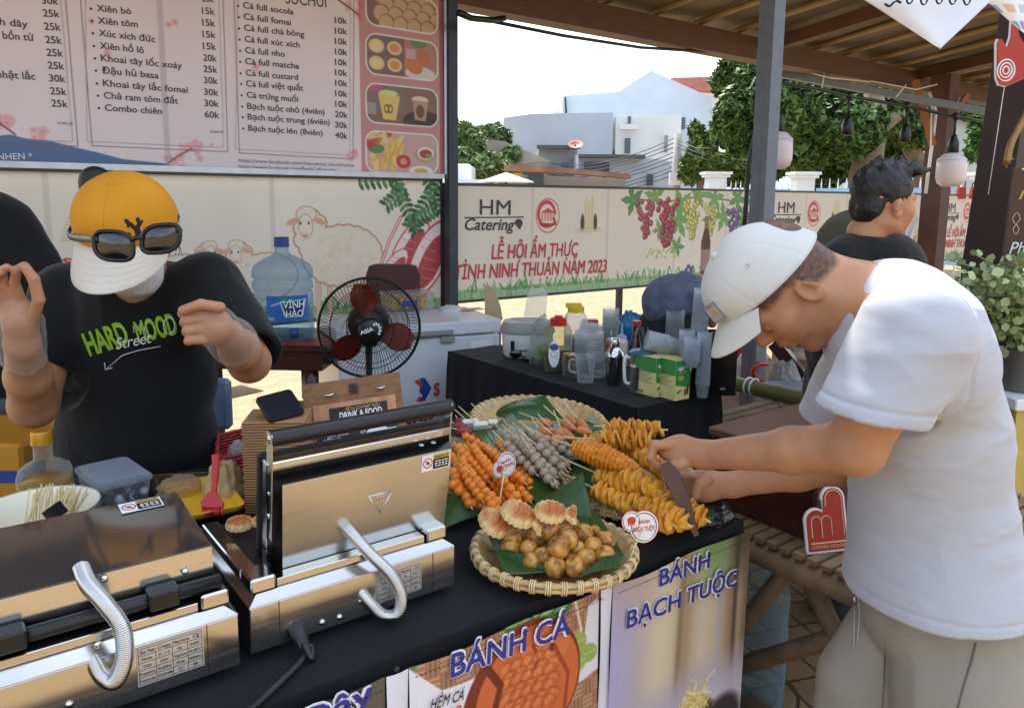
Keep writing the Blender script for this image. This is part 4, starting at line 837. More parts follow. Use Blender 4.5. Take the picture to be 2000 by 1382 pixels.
for r_ in range(7):
 for c_ in range(5):X,Y=q(985+22*c_+8*(r_%2),1312+15*r_-8*c_);cv.ring(X,Y,.016,.014,.004,(166,76,42),-.5,.5);cv.ell(X-.003,Y-.004,.009,.007,(232,146,88),op=.55,ang=-.5)
cv.line([q(946,1300),q(975,1340),q(960,1400)],.014,(112,44,26));cv.line([q(1085,1262),q(1110,1310),q(1100,1400)],.008,(160,66,36))
f2=front(fb,fc,cv,'front_banner','printed banner with woven basket and brown fish cake picture, middle of the counter front')
W_=fe-fd_;cv=Canvas(170,330,(204,184,150),W_,.62);X_=cv.x/W_
g_=lambda x_,w_:np.exp(-((X_-x_)/w_)**2)
for x_,w_,c,o_ in((.0,.22,(172,164,206),.9),(.33,.10,(226,212,178),.7),(.47,.025,(120,92,70),.7),(.52,.05,(160,132,96),.6),(.66,.07,(222,206,186),.6),(.78,.02,(172,166,206),.6),(.86,.05,(150,118,84),.7),(.90,.022,(72,52,44),.85),(.99,.05,(110,82,64),.8)):cv.put(g_(x_,w_)*o_,c)
top=np.clip(1-cv.y/.14,0,1)
cv.put(top*g_(.72,.16)*.9,(110,150,76));cv.put(top*g_(.93,.09)*.9,(64,62,48));cv.put(top*g_(.15,.2)*.6,(186,160,134));cv.put(np.clip((cv.y-.24)/.07,0,1)*.85,(186,174,190));cv.put(np.clip((cv.y-.30)/.1,0,1)*g_(.8,.4)*.7,(226,222,236))
cv.ell(.62*W_,.385,.07,.045,(110,84,52),soft=.01);rg=np.random.default_rng(3)
for _ in range(130):X,Y=.62*W_+rg.normal(0,.026),.352+rg.normal(0,.02);a_=rg.uniform(0,3.1);cv.line([(X-.016*math.cos(a_),Y-.012*math.sin(a_)),(X+.016*math.cos(a_),Y+.012*math.sin(a_))],.003,[(240,218,138),(214,184,92),(248,236,180)][rg.integers(3)])
cv.ell(.85*W_,.42,.06,.06,(56,48,52),soft=.02)
f3=front(fd_,fe,cv,'front_banner','printed banner with blurred bamboo picture, rightmost at the counter corner',.9)
for(x0,x1,f,nm)in((fa,fb,f1,0),(fc,fd_,f2,0)):
 m=MB();m.sheet(lambda a,b:np.stack([x0+.001+a*(x1-x0-.002),FY-.001-.003*np.sin(a*3+b*8),FZ-.001-b*.62],1),4,20);m.build('white_margin',mat('white_vinyl',(226,222,232),.5,var=.03),f)
 m=MB();p_=fx(770,1300)if f is f1 else fx(1165,1165);m.lathe([(.004,0),(.0045,.001),(.003,.002)],12,basis(p_+[0,-.008,0],(1,0,0),(0,0,1),(0,-1,0)));m.build('eyelet',M_dark,f)
def big(f,s_,a,b,cap,y=.008):
 w_=MB();n_=MB();textpx(w_,s_,a,b,cap,'v',FY-y,off=.0,bold=.062,shear=.0);textpx(n_,s_,a,b,cap,'v',FY-y,off=.0024,bold=.018)
 w_.build('lettering_outline',M_inkwhite,f,smooth=False);n_.build('lettering',M_inkblue,f,smooth=False)
big(f2,'BÁNH CÁ',(878,1322),(1112,1236),52);big(f3,'BÁNH',(1286,1144),(1384,1106),36);big(f3,'BẠCH TUỘC',(1222,1226),(1438,1140),38);big(f1,'Dây',(588,1440),(730,1368),60)
m=MB();textpx(m,'HẺM CÁ',(838,1385),(904,1364),24,'v',FY-.008,shear=.25,bold=.01);m.build('small_lettering',M_inkblack,f2,smooth=False)
m=MB();textpx(m,'23',(868,1398),(900,1386),14,'v',FY-.008,shear=.2,bold=.02);m.build('red_lettering',M_inkred,f2,smooth=False)
for f,x0,x1 in((f1,fa-.35,fa),(f2,fb,fc),(f3,fd_,fe)):
 m=MB();n=int((x1-x0)/.008)
 for i in range(n):X=x0+.006+i*.008;m.box((X,FY-.0125,FZ-.0135),(X+.0045,FY-.0115,FZ-.0125))
 for e_ in(x0+.006,x1-.006):
  for i in range(60):m.box((e_,FY-.0125,FZ-.018-i*.008),(e_+.001,FY-.0115,FZ-.0225-i*.008))
 m.build('stitched_border',M_inkblack,f,smooth=False)
 # ================================================================ the two fish-waffle machines
def label_plate(par,X0,X1,z0,z1,Y):
 m=MB();m.box((X0,Y-.0012,z0),(X1,Y,z1));m.build('rating_plate',mat('plate_silver',(206,202,196),.35,.5,var=.03),par,smooth=False)
 m=MB();w_,h_=X1-X0,z1-z0;Yt=Y-.0016
 def ln(a,b,c,d):m.box((X0+a*w_,Yt,z0+b*h_),(X0+c*w_+.0006,Yt+.0003,z0+d*h_+.0006))
 for k in range(5):ln(.02,.04+k*.185,.97,.04+k*.185)
 for x_,t_ in((.02,.96),(.97,.96)):ln(x_,.04,x_,t_)
 for x_ in(.27,.52,.75):ln(x_,.04,x_,.78)
 ln(.02,.96,.97,.96)
 def tx(s_,x0,x1,zb,cap):textfit(m,s_,(X0+x0*w_,Yt,z0+zb*h_),(X0+x1*w_,Yt,z0+zb*h_),cap*h_,off=.0002,bold=.01)
 tx('Six Fish Crispy Machine',.05,.78,.83,.08);tx('CE',.84,.94,.83,.09)
 for i,row in enumerate((('Model','JC-112','Hp','1650W'),('Volt','220V','Temperature','50-300°C'),('Frequency','50-60Hz','Size','320x380x260mm'),('Production date','20230408','QC','08'))):
  for j,s_ in enumerate(row):
   a,b=(.02,.27,.52,.75,.97)[j:j+2];wd=min(b-a-.03,.026*len(s_)+.02);c=(a+b)/2;tx(s_,c-wd/2,c+wd/2,.65-.185*i,.07)
 m.build('plate_lettering',M_inkblack,par,smooth=False)
def caution(par,o,x,y,w_,h_):
 """warning sticker, o = its lower left corner, x along, y up"""
 x,y=nrm(x),nrm(y);z=np.cross(x,y);B=basis(o,x,y,z)
 m=MB();m.box((0,0,0),(w_,h_,.0006),B);m.build('warning_sticker',M_inkwhite,par,smooth=False)
 m=MB();m.box((.04*w_,.06*h_,.0007),(.6*w_,.94*h_,.0010),B);m.build('sticker_print',M_inkblack,par,smooth=False)
 m=MB();m.box((.05*w_,.07*h_,.0011),(.59*w_,.32*h_,.0013),B);m.build('sticker_band',mat('warning_yellow',(226,186,40),.5,var=0),par,smooth=False)
 m=MB();c=np.array([.79*w_,.5*h_]);r_=min(.17*w_,.42*h_);n=28;V=[]
 for k in range(n):a=2*PI*k/n;V+=[(c[0]+r_*math.cos(a),c[1]+r_*math.sin(a),.0012),(c[0]+r_*.8*math.cos(a),c[1]+r_*.8*math.sin(a),.0012)]
 m.add(m.tr(B,V),[(2*k,(2*k+2)%(2*n),(2*k+3)%(2*n),2*k+1)for k in range(n)]);d=r_*.6
 m.add(m.tr(B,[(c[0]-d,c[1]+d-.1*r_,.0013),(c[0]-d+.12*r_,c[1]+d,.0013),(c[0]+d,c[1]-d+.1*r_,.0013),(c[0]+d-.12*r_,c[1]-d,.0013)]),[(0,1,2,3)]);m.build('ban_symbol',M_inkred,par,smooth=False)
 m=MB();m.ball(c.tolist()+[.0011],(r_*.35,r_*.3,.0001),10,4,M=B@Matrix.Translation(Vector((c[0],c[1],.0011)))@Matrix.Diagonal((1,1,1,1)));m.build('hand_symbol',M_inkblack,par)
 m=MB()
 for i in range(3):
  for j in range(4):m.box(((.09+.12*j)*w_,(.74-.15*i)*h_,.0011),((.18+.12*j-.02*((i+j)%2))*w_,(.81-.15*i)*h_,.0012),B)
 m.build('sticker_fine_print',M_inkwhite,par,smooth=False)
 m=MB();textfit(m,'⚠CAUTION',(np.array(B)@[.08*w_,.12*h_,.0014,1])[:3],(np.array(B)@[.56*w_,.12*h_,.0014,1])[:3],.16*h_,off=.0002,up=y,bold=.03);m.build('sticker_lettering',M_inkblack,par,smooth=False)
def screw(par,p_,n_=(0,-1,0),r_=.005):
 x,y,z=frame(n_);m=MB();m.lathe([(r_,0),(r_,.001),(r_*.6,.0022),(0.0,.0026)],12,basis(p_,x,y,z),capt=False);m.build('screw',M_chrome,par)
def machine_base(t,X0,Y0,w_=.365,d_=.30,h_=.098):
 X1,Y1,Z=X0+w_,Y0+d_,CZ
 m=MB();m.box((X0,Y0,Z+.012),(X1,Y1,Z+h_-.012),bev=.0015);m.build('body',M_steel2,t,smooth=False)
 m=MB();e=.004;V=[(X0,Y0,Z+h_-.0115),(X1,Y0,Z+h_-.0115),(X1,Y1,Z+h_-.0115),(X0,Y1,Z+h_-.0115),(X0+.016,Y0+.016,Z+h_),(X1-.016,Y0+.016,Z+h_),(X1-.016,Y1-.01,Z+h_),(X0+.016,Y1-.01,Z+h_)]
 m.add(V,[(0,1,5,4),(1,2,6,5),(2,3,7,6),(3,0,4,7),(4,5,6,7),(0,3,2,1)]);m.build('bevelled_top',M_steel,t,smooth=False)
 m=MB();m.box((X0+.05,Y0+.02,Z+h_+.0005),(X1-.05,Y0+.044,Z+h_+.013),bev=.001);m.build('rear_rail',M_steel,t,smooth=False)
 for sx in(0,1):
  xa=X0+.008 if sx==0 else X1-.047;m=MB();m.box((xa,Y0+.014,Z+h_+.001),(xa+.039,Y0+.065,Z+h_+.024),bev=.003);m.build('corner_bracket',M_steel,t,smooth=False)
  xb=X0+.008 if sx==0 else X1-.034;m=MB();m.box((xb,Y0+.066,Z+h_+.001),(xb+.026,Y1-.02,Z+h_+.020),bev=.002);m.build('side_wall',M_steel,t,smooth=False)
 m=MB();m.box((X0+.036,Y0+.07,Z+h_+.001),(X1-.036,Y1-.03,Z+h_+.016),bev=.003)
 m.build('baking_plate',M_castiron,t,smooth=False)
 for s_ in(X0+.045,X1-.045):m=MB();m.box((s_-.0006,Y0-.0006,Z+.013),(s_+.0006,Y0,Z+h_-.013));m.build('panel_seam',M_dark,t,smooth=False)
 for s_ in(X0+.03,X1-.03):
  for Y in(Y0+.03,Y1-.03):m=MB();m.lathe([(.012,Z),(.014,Z+.0118)],12,Matrix.Translation(Vector((s_,Y,0))));m.build('foot',M_blackplastic,t)
 return X1,Y1
def spring_tube(t,pts,r_=.0108):
 c=catmull(pts,40);d=np.r_[0,np.cumsum(np.linalg.norm(np.diff(c,axis=0),axis=1))];s_=np.linspace(0,d[-1],420);c=np.stack([np.interp(s_,d,c[:,k])for k in range(3)],1)
 m=MB();m.tube(c,r_*(1+.05*np.cos(np.arange(420)*PI/2)),16);m.build('spring_conduit',M_steel,t)
 # --- closed machine at the lower left
t=thing('fish_waffle_machine','closed stainless fish waffle machine at the lower left with mirror black lid','waffle machine',(.13,1.22,CZ),'stainless fish waffle machines on the counter')
X0,Y0=-.051,1.083;X1,Y1=machine_base(t,X0,Y0,h_=.104);Z=CZ+.104
lx0,lx1=X0+.035,X1-.02
m=MB();V=[(lx0,Y0+.045,Z+.022),(lx1,Y0+.045,Z+.022),(lx1,Y1-.03,Z+.022),(lx0,Y1-.03,Z+.022),(lx0,Y0+.05,Z+.080),(lx1,Y0+.05,Z+.080),(lx1-.0,Y1-.05,Z+.100),(lx0,Y1-.05,Z+.100)]
m.add(V,[(0,3,2,1),(0,1,5,4),(1,2,6,5),(2,3,7,6),(3,0,4,7),(4,5,6,7)]);m.build('lid',M_steel,t,smooth=False)
m=MB();V=[(lx0+.002,Y0+.052,Z+.0815),(lx1-.002,Y0+.052,Z+.0815),(lx1-.002,Y1-.052,Z+.1015),(lx0+.002,Y1-.052,Z+.1015)]
m.add(V+[(a,b,c-.0012)for a,b,c in V],[(0,1,2,3),(4,7,6,5),(0,4,5,1),(1,5,6,2),(2,6,7,3),(3,7,4,0)]);m.build('lid_reflection',mat('dark_reflection_tone',(58,56,56),.07,0,var=0,spec=1,coat=1),t,smooth=False)  # steel lid top; the dark roof it mirrors is put into its colour
m=MB();m.tube([(lx0,Y0+.028,Z+.034),(lx1+.004,Y0+.028,Z+.034)],.010,12);m.build('hinge_rod',M_blackplastic,t)
for s_ in(lx0+.05,lx1-.075):
 m=MB();m.box((s_-.02,Y0+.012,Z+.022),(s_+.02,Y0+.044,Z+.048),bev=.003);m.build('hinge_block',M_blackplastic,t,smooth=False)
 for sd in(-1,1):m=MB();m.lathe([(.006,0),(.006,.006),(.0045,.006),(.0045,.012),(.002,.013)],6,basis((s_+sd*.0205,Y0+.028,Z+.036),(0,0,1),(0,sd*-1.,0),(sd,0,0)));m.build('hinge_nut',M_chrome,t,smooth=False)
spring_tube(t,[P(163,1120,depth(onv(163,1120,Y0+.052)))+[0,.02,0],onv(172,1140,Y0+.03),onv(205,1178,Y0-.01),onv(238,1225,Y0-.035),onv(243,1285,Y0-.04),onv(225,1328,Y0-.03),onv(200,1318,Y0-.012),onv(182,1285,Y0+.01)])
a,b=onv(267,1295,Y0),onv(398,1275,Y0);label_plate(t,a[0],b[0],onv(330,1320,Y0)[2],onv(330,1246,Y0)[2],Y0-.0005)
sx=lx1-.035;dr=np.array([0,Y1-.052-Y0-.052,.02]);caution(t,(sx+.005,Y1-.06,Z+.1024),(-1,0,0),-dr,.062,.034)
for px,py in((192,1258),(136,1375)):screw(t,onv(px,py,Y0-.0008))
screw(t,onv(204,1130,Y0+.044));screw(t,onv(362,1116,Y0+.043))
# --- opened machine in the middle
t=thing('fish_waffle_machine','opened stainless fish waffle machine in the middle with black handle bar and power cable','waffle machine',(.52,1.25,CZ),'stainless fish waffle machines on the counter')
X0,Y0=.335,1.098;X1,Y1=machine_base(t,X0,Y0);Z=CZ+.098
lean=R(7);yv=np.array([0,-math.sin(lean),math.cos(lean)]);zv=np.array([0,math.cos(lean),math.sin(lean)])
LB=basis((X0+.069,Y0+.047,Z+.006),(1,0,0),yv,zv)
lw,lh=.303,.153
m=MB();m.add(m.tr(LB,[(0,0,0),(lw,0,0),(lw+.006,lh,0),(-.002,lh,0),(0,0,.0012),(lw,0,.0012),(lw+.006,lh,.0012),(-.002,lh,.0012)]),[(0,1,2,3),(4,7,6,5),(0,4,5,1),(1,5,6,2),(2,6,7,3),(3,7,4,0)]);m.build('lid',M_steel2,t,smooth=False)
m=MB();m.add(m.tr(LB,[(.001,.001,.0013),(lw-.001,.001,.0013),(lw+.004,lh-.001,.0013),(0,lh-.001,.0013),(-.014,-.004,.030),(lw+.014,-.004,.030),(lw+.018,lh+.012,.030),(-.018,lh+.012,.030)]),[(0,1,2,3),(4,7,6,5),(0,4,5,1),(1,5,6,2),(2,6,7,3),(3,7,4,0)]);m.build('lid_shell',mat('dark_steel',(60,58,56),.18,.9,var=.1),t,smooth=False)
m=MB();m.box((-.016,-.002,.0305),(lw+.017,lh+.026,.056),LB,bev=.002);m.build('lid_frame',M_steel,t,smooth=False)
m=MB();m.box((-.02,-.006,.0565),(lw+.02,lh+.030,.068),LB,bev=.002);m.build('upper_plate',M_castiron,t,smooth=False)
for xx in(-.012,lw+.0125):
 m=MB();m.box((xx-.0015,.05,.018),(xx+.0015,lh+.078,.040),LB,bev=.001);m.build('handle_arm',M_steel,t,smooth=False)
 for yy in(.09,.13):p_=(np.array(LB)@[xx-.0015,yy,.030,1])[:3];screw(t,p_,(-1,0,0),.006)
m=MB();a,b=(np.array(LB)@[-.012,lh+.068,.030,1])[:3],(np.array(LB)@[lw+.018,lh+.068,.030,1])[:3];m.tube([a,b],.0135,20);m.build('handle_bar',mat('handle_rubber',(26,26,28),.38,var=.1,bump=.05),t,smooth='auto')
for e_,n_ in((a,(-1,0,0)),(b,(1,0,0))):screw(t,e_+np.array(n_)*.0005,n_,.008)
for xx in(lw-.045,lw-.02):screw(t,(np.array(LB)@[xx,lh+.0075,.022,1])[:3],tuple(yv),.005)
# embossed triangle
m=MB();cx_,cy_=lw*.56,lh*.56
for i in range(3):a_,b_=[(cx_+.026*math.cos(PI/6+q_*2*PI/3),cy_+.024*math.sin(PI/6+q_*2*PI/3))for q_ in(i,i+1)];m.tube(m.tr(LB,[(a_[0],a_[1],-.0003),(b_[0],b_[1],-.0003)]),.0012,6)
for i in range(3):x_=cx_-.007+i*.006;m.tube(m.tr(LB,catmull([(x_,cy_-.004,-.0003),(x_+.002,cy_,-.0003),(x_,cy_+.004,-.0003),(x_+.002,cy_+.009,-.0003)],3)),.001,6)
m.build('embossed_mark',M_steel2,t)
caution(t,(np.array(LB)@[lw+.002,lh-.002,-.0006,1])[:3],(-1,0,0),-yv,.058,.031)
spring_tube(t,[P(672,1022,depth((np.array(LB)@[.14,.03,0,1])[:3]))+[0,.015,0],onv(690,1045,Y0+.025),onv(722,1080,Y0-.005),onv(765,1123,Y0-.03),onv(784,1165,Y0-.035),onv(776,1198,Y0-.03),onv(748,1200,Y0-.02),onv(722,1175,Y0-.008),onv(702,1150,Y0+.01)],.0102)
a,b=onv(735,1150,Y0),onv(822,1130,Y0);label_plate(t,a[0],b[0],onv(778,1163,Y0)[2],onv(778,1110,Y0)[2],Y0-.0005)
for px,py in((630,1215),(664,1205),(706,1173)):screw(t,onv(px,py,Y0-.0008))
p_=onv(578,1222,Y0);m=MB();m.lathe([(.013,-.001),(.013,.010),(.011,.011),(.011,.024),(.008,.034)],10,basis(p_,nrm((1,0,0)),nrm((0,.45,1)),nrm((.0,-1,-.45))));m.build('cable_gland',M_blackplastic,t,smooth='auto')
e_=p_+np.array([0,-.03,-.014]);c=catmull([e_,e_+[.004,-.022,-.016],onz(606,1262,.757),onz(585,1295,.757),onz(545,1335,.757),(onz(505,1372,.757)),(onz(470,1402,.757)),(onz(440,1430,.757)*[1,0,0]+[0,.972,.74]),(onz(430,1440,.757)*[1,0,0]+[0,.955,.55])],8)
m=MB();m.tube(c,.0048,10);m.build('power_cable',M_blackplastic,t)
# ================================================================ small goods on the counter, left side
M_clearbox=clear('clear_box_plastic',(236,240,244),.14,.18,(226,230,236));M_glass=clear('bottle_glass',(246,247,242),.05,.05,(232,234,228),.5)
M_oil=clear('cooking_oil',(240,190,60),.5,.1,(236,186,50),.3)
p_=onz(92,985,CZ);s_=1.0;t=thing('oil_bottle','glass cooking oil bottle with gold screw cap and yellow label beside the skewers','bottle',p_);B=Matrix.Translation(Vector(p_))@CAMROT
k=depth(p_)/F_
def rsq(prof,n=32,e=4):
 V=[]
 for r_,z,q_ in prof:
  for j in range(n):
   a=2*PI*j/n;c_,s__=math.cos(a),math.sin(a);f_=(abs(c_)**q_+abs(s__)**q_)**(-1/q_);V.append((r_*f_*c_,r_*f_*s__,z))
 m_=len(prof);F=[(i*n+j,i*n+(j+1)%n,(i+1)*n+(j+1)%n,(i+1)*n+j)for i in range(m_-1)for j in range(n)];F+=[tuple(range(n))[::-1],tuple((m_-1)*n+j for j in range(n))];return V,F
hb=157*k;r0=42*k
m=MB();V,F=rsq([(r0*.94,0,5),(r0,.006,5),(r0,hb*.42,5),(r0*.93,hb*.52,4),(r0*.7,hb*.58,3),(r0*.42,hb*.62,2),(r0*.40,hb*.82,2)]);m.add(m.tr(B,V),F);m.build('glass_body',M_glass,t)
m=MB();V,F=rsq([(r0*.9,.003,5),(r0*.95,.01,5),(r0*.95,hb*.36,5)]);m.add(m.tr(B,V),F);m.build('oil',M_oil,t)
m=MB();m.lathe([(r0*.50,hb*.825),(r0*.50,hb*.85),(r0*.47,hb*.855),(r0*.47,hb*.97),(r0*.44,hb)],28,B);m.build('screw_cap',mat('gold_cap',(206,150,40),.3,.4,var=.05),t,smooth='auto')
m=MB();V,F=rsq([(r0*1.012,hb*.02,5),(r0*1.012,hb*.26,5)]);m.add(m.tr(B,V),F[:-2]);m.build('paper_label',mat('label_yellow',(236,222,120),.5,var=.05),t)
# clear box of cut octopus
c4=[onz(x,y,CZ+.075)for x,y in((138,912),(247,890),(303,926),(194,952))];bz=CZ
t=thing('food_box','clear lidded plastic box full of cut octopus on the counter','food box',sum(c4)/4*[1,1,0]+[0,0,bz]);ctr=sum(c4)/4;ax=nrm((c4[2]-c4[3])*[1,1,0]);ay=np.cross([0,0,1],ax);hw,hd=np.linalg.norm(c4[2]-c4[3])/2,np.linalg.norm(c4[0]-c4[3])/2
B=basis(ctr*[1,1,0]+[0,0,bz],ax,ay,(0,0,1))
def roundbox(m,hw,hd,z0,z1,r_,taper,B,n=5,top=True):
 def ring(w_,d_,z):return[(sx*(w_-r_)+r_*math.cos(a),sy*(d_-r_)+r_*math.sin(a),z)for sx,sy,a0 in((1,1,0),(-1,1,PI/2),(-1,-1,PI),(1,-1,1.5*PI))for a in np.linspace(a0,a0+PI/2,n)]
 V=ring(hw*taper,hd*taper,z0)+ring(hw,hd,z1);k=4*n;F=[(j,(j+1)%k,k+(j+1)%k,k+j)for j in range(k)]+[tuple(range(k))[::-1]]
 if top:F.append(tuple(k+j for j in range(k)))
 m.add(m.tr(B,V),F)
m=MB();roundbox(m,hw*.94,hd*.94,0,.067,.015,.9,B,top=False);m.build('tub',M_clearbox,t,smooth='auto')
m=MB();roundbox(m,hw,hd,.066,.074,.016,1,B);roundbox(m,hw*.9,hd*.88,.0742,.078,.014,1,B);m.build('lid',M_clearbox,t,smooth='auto')
m=MB();rg=np.random.default_rng(4)
for _ in range(60):
 q_=np.array([rg.uniform(-.8,.8)*hw,rg.uniform(-.8,.8)*hd,rg.uniform(.008,.05)]);c_=lin([(206,196,196),(110,66,76),(226,220,220),(70,46,56)][rg.integers(4)]);m.ball(m.tr(B,[q_])[0],rg.uniform(.007,.013,3),8,5,noise=.35,col=c_)
m.build('octopus_pieces',M_vcol,t)
# bowl with bamboo skewers
p_=onz(78,1012,CZ+.06);t=thing('bowl','wide cream plastic bowl behind the closed machine','bowl',p_*[1,1,0]+[0,0,CZ]);B=Matrix.Translation(Vector(p_*[1,1,0]+[0,0,CZ]));k=depth(p_)/F_;rb=112*k
m=MB();m.lathe([(rb*.5,0),(rb*.55,.004),(rb*.8,.045),(rb*.98,.085),(rb,.088),(rb*.97,.086),(rb*.78,.046),(rb*.52,.008),(0,.007)],40,B,capt=False);m.build('bowl_shell',mat('cream_plastic',(236,230,206),.35,var=.03),t)
M_stick=mat('bamboo_skewer',(222,200,150),.55,var=.12,scale=20)
rg=np.random.default_rng(8)
for i in range(58):
 side=i%2;bx,by=(rg.uniform(48,110),rg.uniform(1015,1040))if side==0 else(rg.uniform(95,140),rg.uniform(1005,1030));tx_,ty_=(bx+rg.uniform(2,40),rg.uniform(958,985))if side==0 else(bx+rg.uniform(10,50),rg.uniform(960,980))
 a=P(bx,by,depth(p_)-.04+rg.uniform(-.03,.05));a[2]=max(a[2],CZ+.02);b=P(tx_-8,ty_-16,depth(p_)+.02+rg.uniform(-.05,.06));m=MB();m.tube([a,b],.0016,5);m.build('bamboo_skewer',M_stick,label='bare bamboo skewer standing among others in the cream bowl',cat='skewer',group='bare skewers in the cream bowl',smooth=False)
a=P(108,1000,depth(p_)-.07);m=MB();m.box((-.022,-.001,-.012),(.022,.001,.014),Matrix.Translation(Vector(a))@CAMROT@Matrix.Rotation(R(-35),4,'Y'));m.build('sachet',M_blackplastic,smooth=False,label='small black sachet tucked among the skewers in the cream bowl',cat='sachet')
# yellow plate with red brush, on a woven tray
zt=CZ+.045
q4=[onz(x,y,zt)for x,y in((300,925),(470,925),(500,1005),(360,1025))]
M_weave=mat('dark_weave',(92,66,44),.6,var=.4,scale=60,bump=.6,bscale=110)
t=thing('woven_tray','dark woven rattan tray under the yellow plate','tray',sum(q4)/4*[1,1,0]+[0,0,CZ]);m=MB()
loop=catmull(q4+[q4[0]],10)[:-1];n=len(loop)
zb=np.array(loop)*[1,1,0]+[0,0,CZ+.003];ctr=loop.mean(0)
m.add(np.vstack([zb*.94+ctr*[.06,.06,0]+[0,0,CZ*.0],]),[tuple(range(n))]);m.build('tray_floor',M_weave,t,smooth=False)
m=MB()
for l_ in range(6):z=CZ+.006+l_*.007;r_=np.array(loop)*[1,1,0]+[0,0,z];ph_=np.arange(n);out=nrm_rows((loop-ctr)*[1,1,0]);m.tube(r_+out*(.002*np.sin(ph_*PI+l_*PI))[:,None],.0036,6,closed=True)
m.build('woven_rim',M_weave,t)
zt=CZ+.03;c4=[onz(x,y,zt+.015)for x,y in((306,952),(430,918),(489,990),(352,1018))];ctr=sum(c4)/4;ax=nrm((c4[2]-c4[3])*[1,1,0]);ay=np.cross([0,0,1],ax);hw,hd=np.linalg.norm(c4[2]-c4[3])/2,np.linalg.norm(c4[0]-c4[3])/2
B=basis(ctr*[1,1,0]+[0,0,CZ+.03],ax,ay,(0,0,1));t=thing('plate','yellow rectangular plastic plate holding the red brush','plate',ctr*[1,1,0]+[0,0,CZ+.03])
m=MB();roundbox(m,hw*.98,hd*.98,.0,.018,.015,.86,B,top=False);roundbox(m,hw*.84,hd*.84,.002,.0021,.012,1,B)
V=[];m.build('plate_shell',mat('yellow_plastic',(240,184,44),.35,var=.03),t,smooth='auto',solid=.002)
t=thing('basting_brush','red silicone basting brush lying with its handle up on the yellow plate','brush',onz(415,1000,CZ+.04));dd=depth(onz(415,995,CZ+.04));PB=lambda x,y,d=0:P(x,y,dd+d)
m=MB();m.tube(catmull([PB(421,886,.06),PB(422,897,.055),PB(420,935,.03),PB(418,958,.015),PB(417,968,.005)],5),[.0075]+[.0095]*5+[.008]*5+[.006]*5+[.007]*5,12);m.build('handle',M_red,t)
m=MB();o=PB(417,968,.0);x,y=RT,nrm(PB(417,968,0)-PB(416,1000,-.02));m.prism([(-.008,.006),(.008,.006),(.024,-.016),(.022,-.026),(-.022,-.026),(-.024,-.016)],.010,basis(o,x,y,np.cross(x,y)));m.build('head',M_red,t,smooth=False)
m=MB();rg=np.random.default_rng(1)
for i in range(9):
 for j in range(2):a=o+x*(-.020+i*.005)-y*.0255+np.cross(x,y)*(.003+.005*j);m.tube([a,a-y*rg.uniform(.014,.019)+x*rg.uniform(-.002,.002)],.0021,6)
m.build('bristles',M_red,t)
# crumpled kraft sheet and clear bag in the tray
def crumple(c,r_,h,seed,n=26):
 c=np.asarray(c,float);m=MB()
 def fn(a,b):
  th=a*2*PI;ph_=b*PI*.55;d=np.stack([np.cos(th)*np.sin(ph_),np.sin(th)*np.sin(ph_),np.cos(ph_)],1);k=1+.28*np.abs(fbm3(d*2.4+seed,4))-.12+.10*fbm3(d*6+seed);return c+d*k[:,None]*[r_[0],r_[1],h]
 m.sheet(fn,n*2,n);return m
p_=onz(452,985,CZ+.02);k=depth(p_)/F_
crumple(p_*[1,1,0]+[0,.05,CZ+.001],(.05,.045),.115,3.1).build('kraft_sheet',mat('kraft_cream',(188,164,116),.75,var=.12,scale=12),label='crumpled tan paper wrap standing left of the carton stack',cat='paper')
crumple(onz(352,955,CZ+.045),(.05,.035),.035,8.3).build('plastic_bag',clear('bag_clear',(232,226,214),.3,.15,(206,190,160)),label='crumpled clear bag of buns behind the yellow plate',cat='bag')
# waffle fish on the open machine's plate
# carton stack with phone
D0=depth(onz(485,992,CZ));p_=onz(540,1000,CZ);B=basis(p_,nrm(RT+FW*.12),nrm(np.cross([0,0,1],nrm(RT+FW*.12))),(0,0,1));k=depth(p_)/F_;hw=62*k;zt=P(540,822,depth(p_))[2]-CZ
M_kraft=mat('kraft_card',(170,126,82),.8,var=.12,scale=8);n=34
base_m=None
for i in range(n):
 z0=i*zt/n;j=.0015*math.sin(i*2.3);m=MB();m.box((-hw+j,-.005,z0+.0003),(hw+j,.11,z0+zt/n-.0012),B,bev=.0015);m.build('paper_carton',M_kraft,smooth=False,label='flat kraft paper carton stacked in the tall pile under the phone',cat='carton',group='kraft cartons stacked beside the menu stand')
m=MB();a,b,c,d=P(484,786,depth(p_)+.02),P(552,766,depth(p_)+.09),P(596,808,depth(p_)+.05),P(527,828,depth(p_)-.01);x=nrm(c-d);y=nrm(a-d);y=nrm(y-x*(x@y));z=np.cross(x,y);w_,h_=np.linalg.norm(c-d),np.linalg.norm(a-d)
t=thing('mobile_phone','black mobile phone lying on the kraft carton stack','phone',d);m=MB()
out=[(cx_+.008*math.cos(q_),cy_+.008*math.sin(q_))for cx_,cy_,a0 in((w_-.008,h_-.008,0),(.008,h_-.008,PI/2),(.008,.008,PI),(w_-.008,.008,1.5*PI))for q_ in np.linspace(a0,a0+PI/2,6)]
m.prism(out,.008,basis(d,x,y,z));m.build('phone_body',M_blackplastic,t,smooth=False);m=MB();m.prism([(w_/2+(u_-w_/2)*.95,h_/2+(v_-h_/2)*.97)for u_,v_ in out],.0006,basis(d+z*.0081,x,y,z));m.build('screen',mat('screen_glass',(30,36,46),.08,var=0,coat=.6),t,smooth=False)
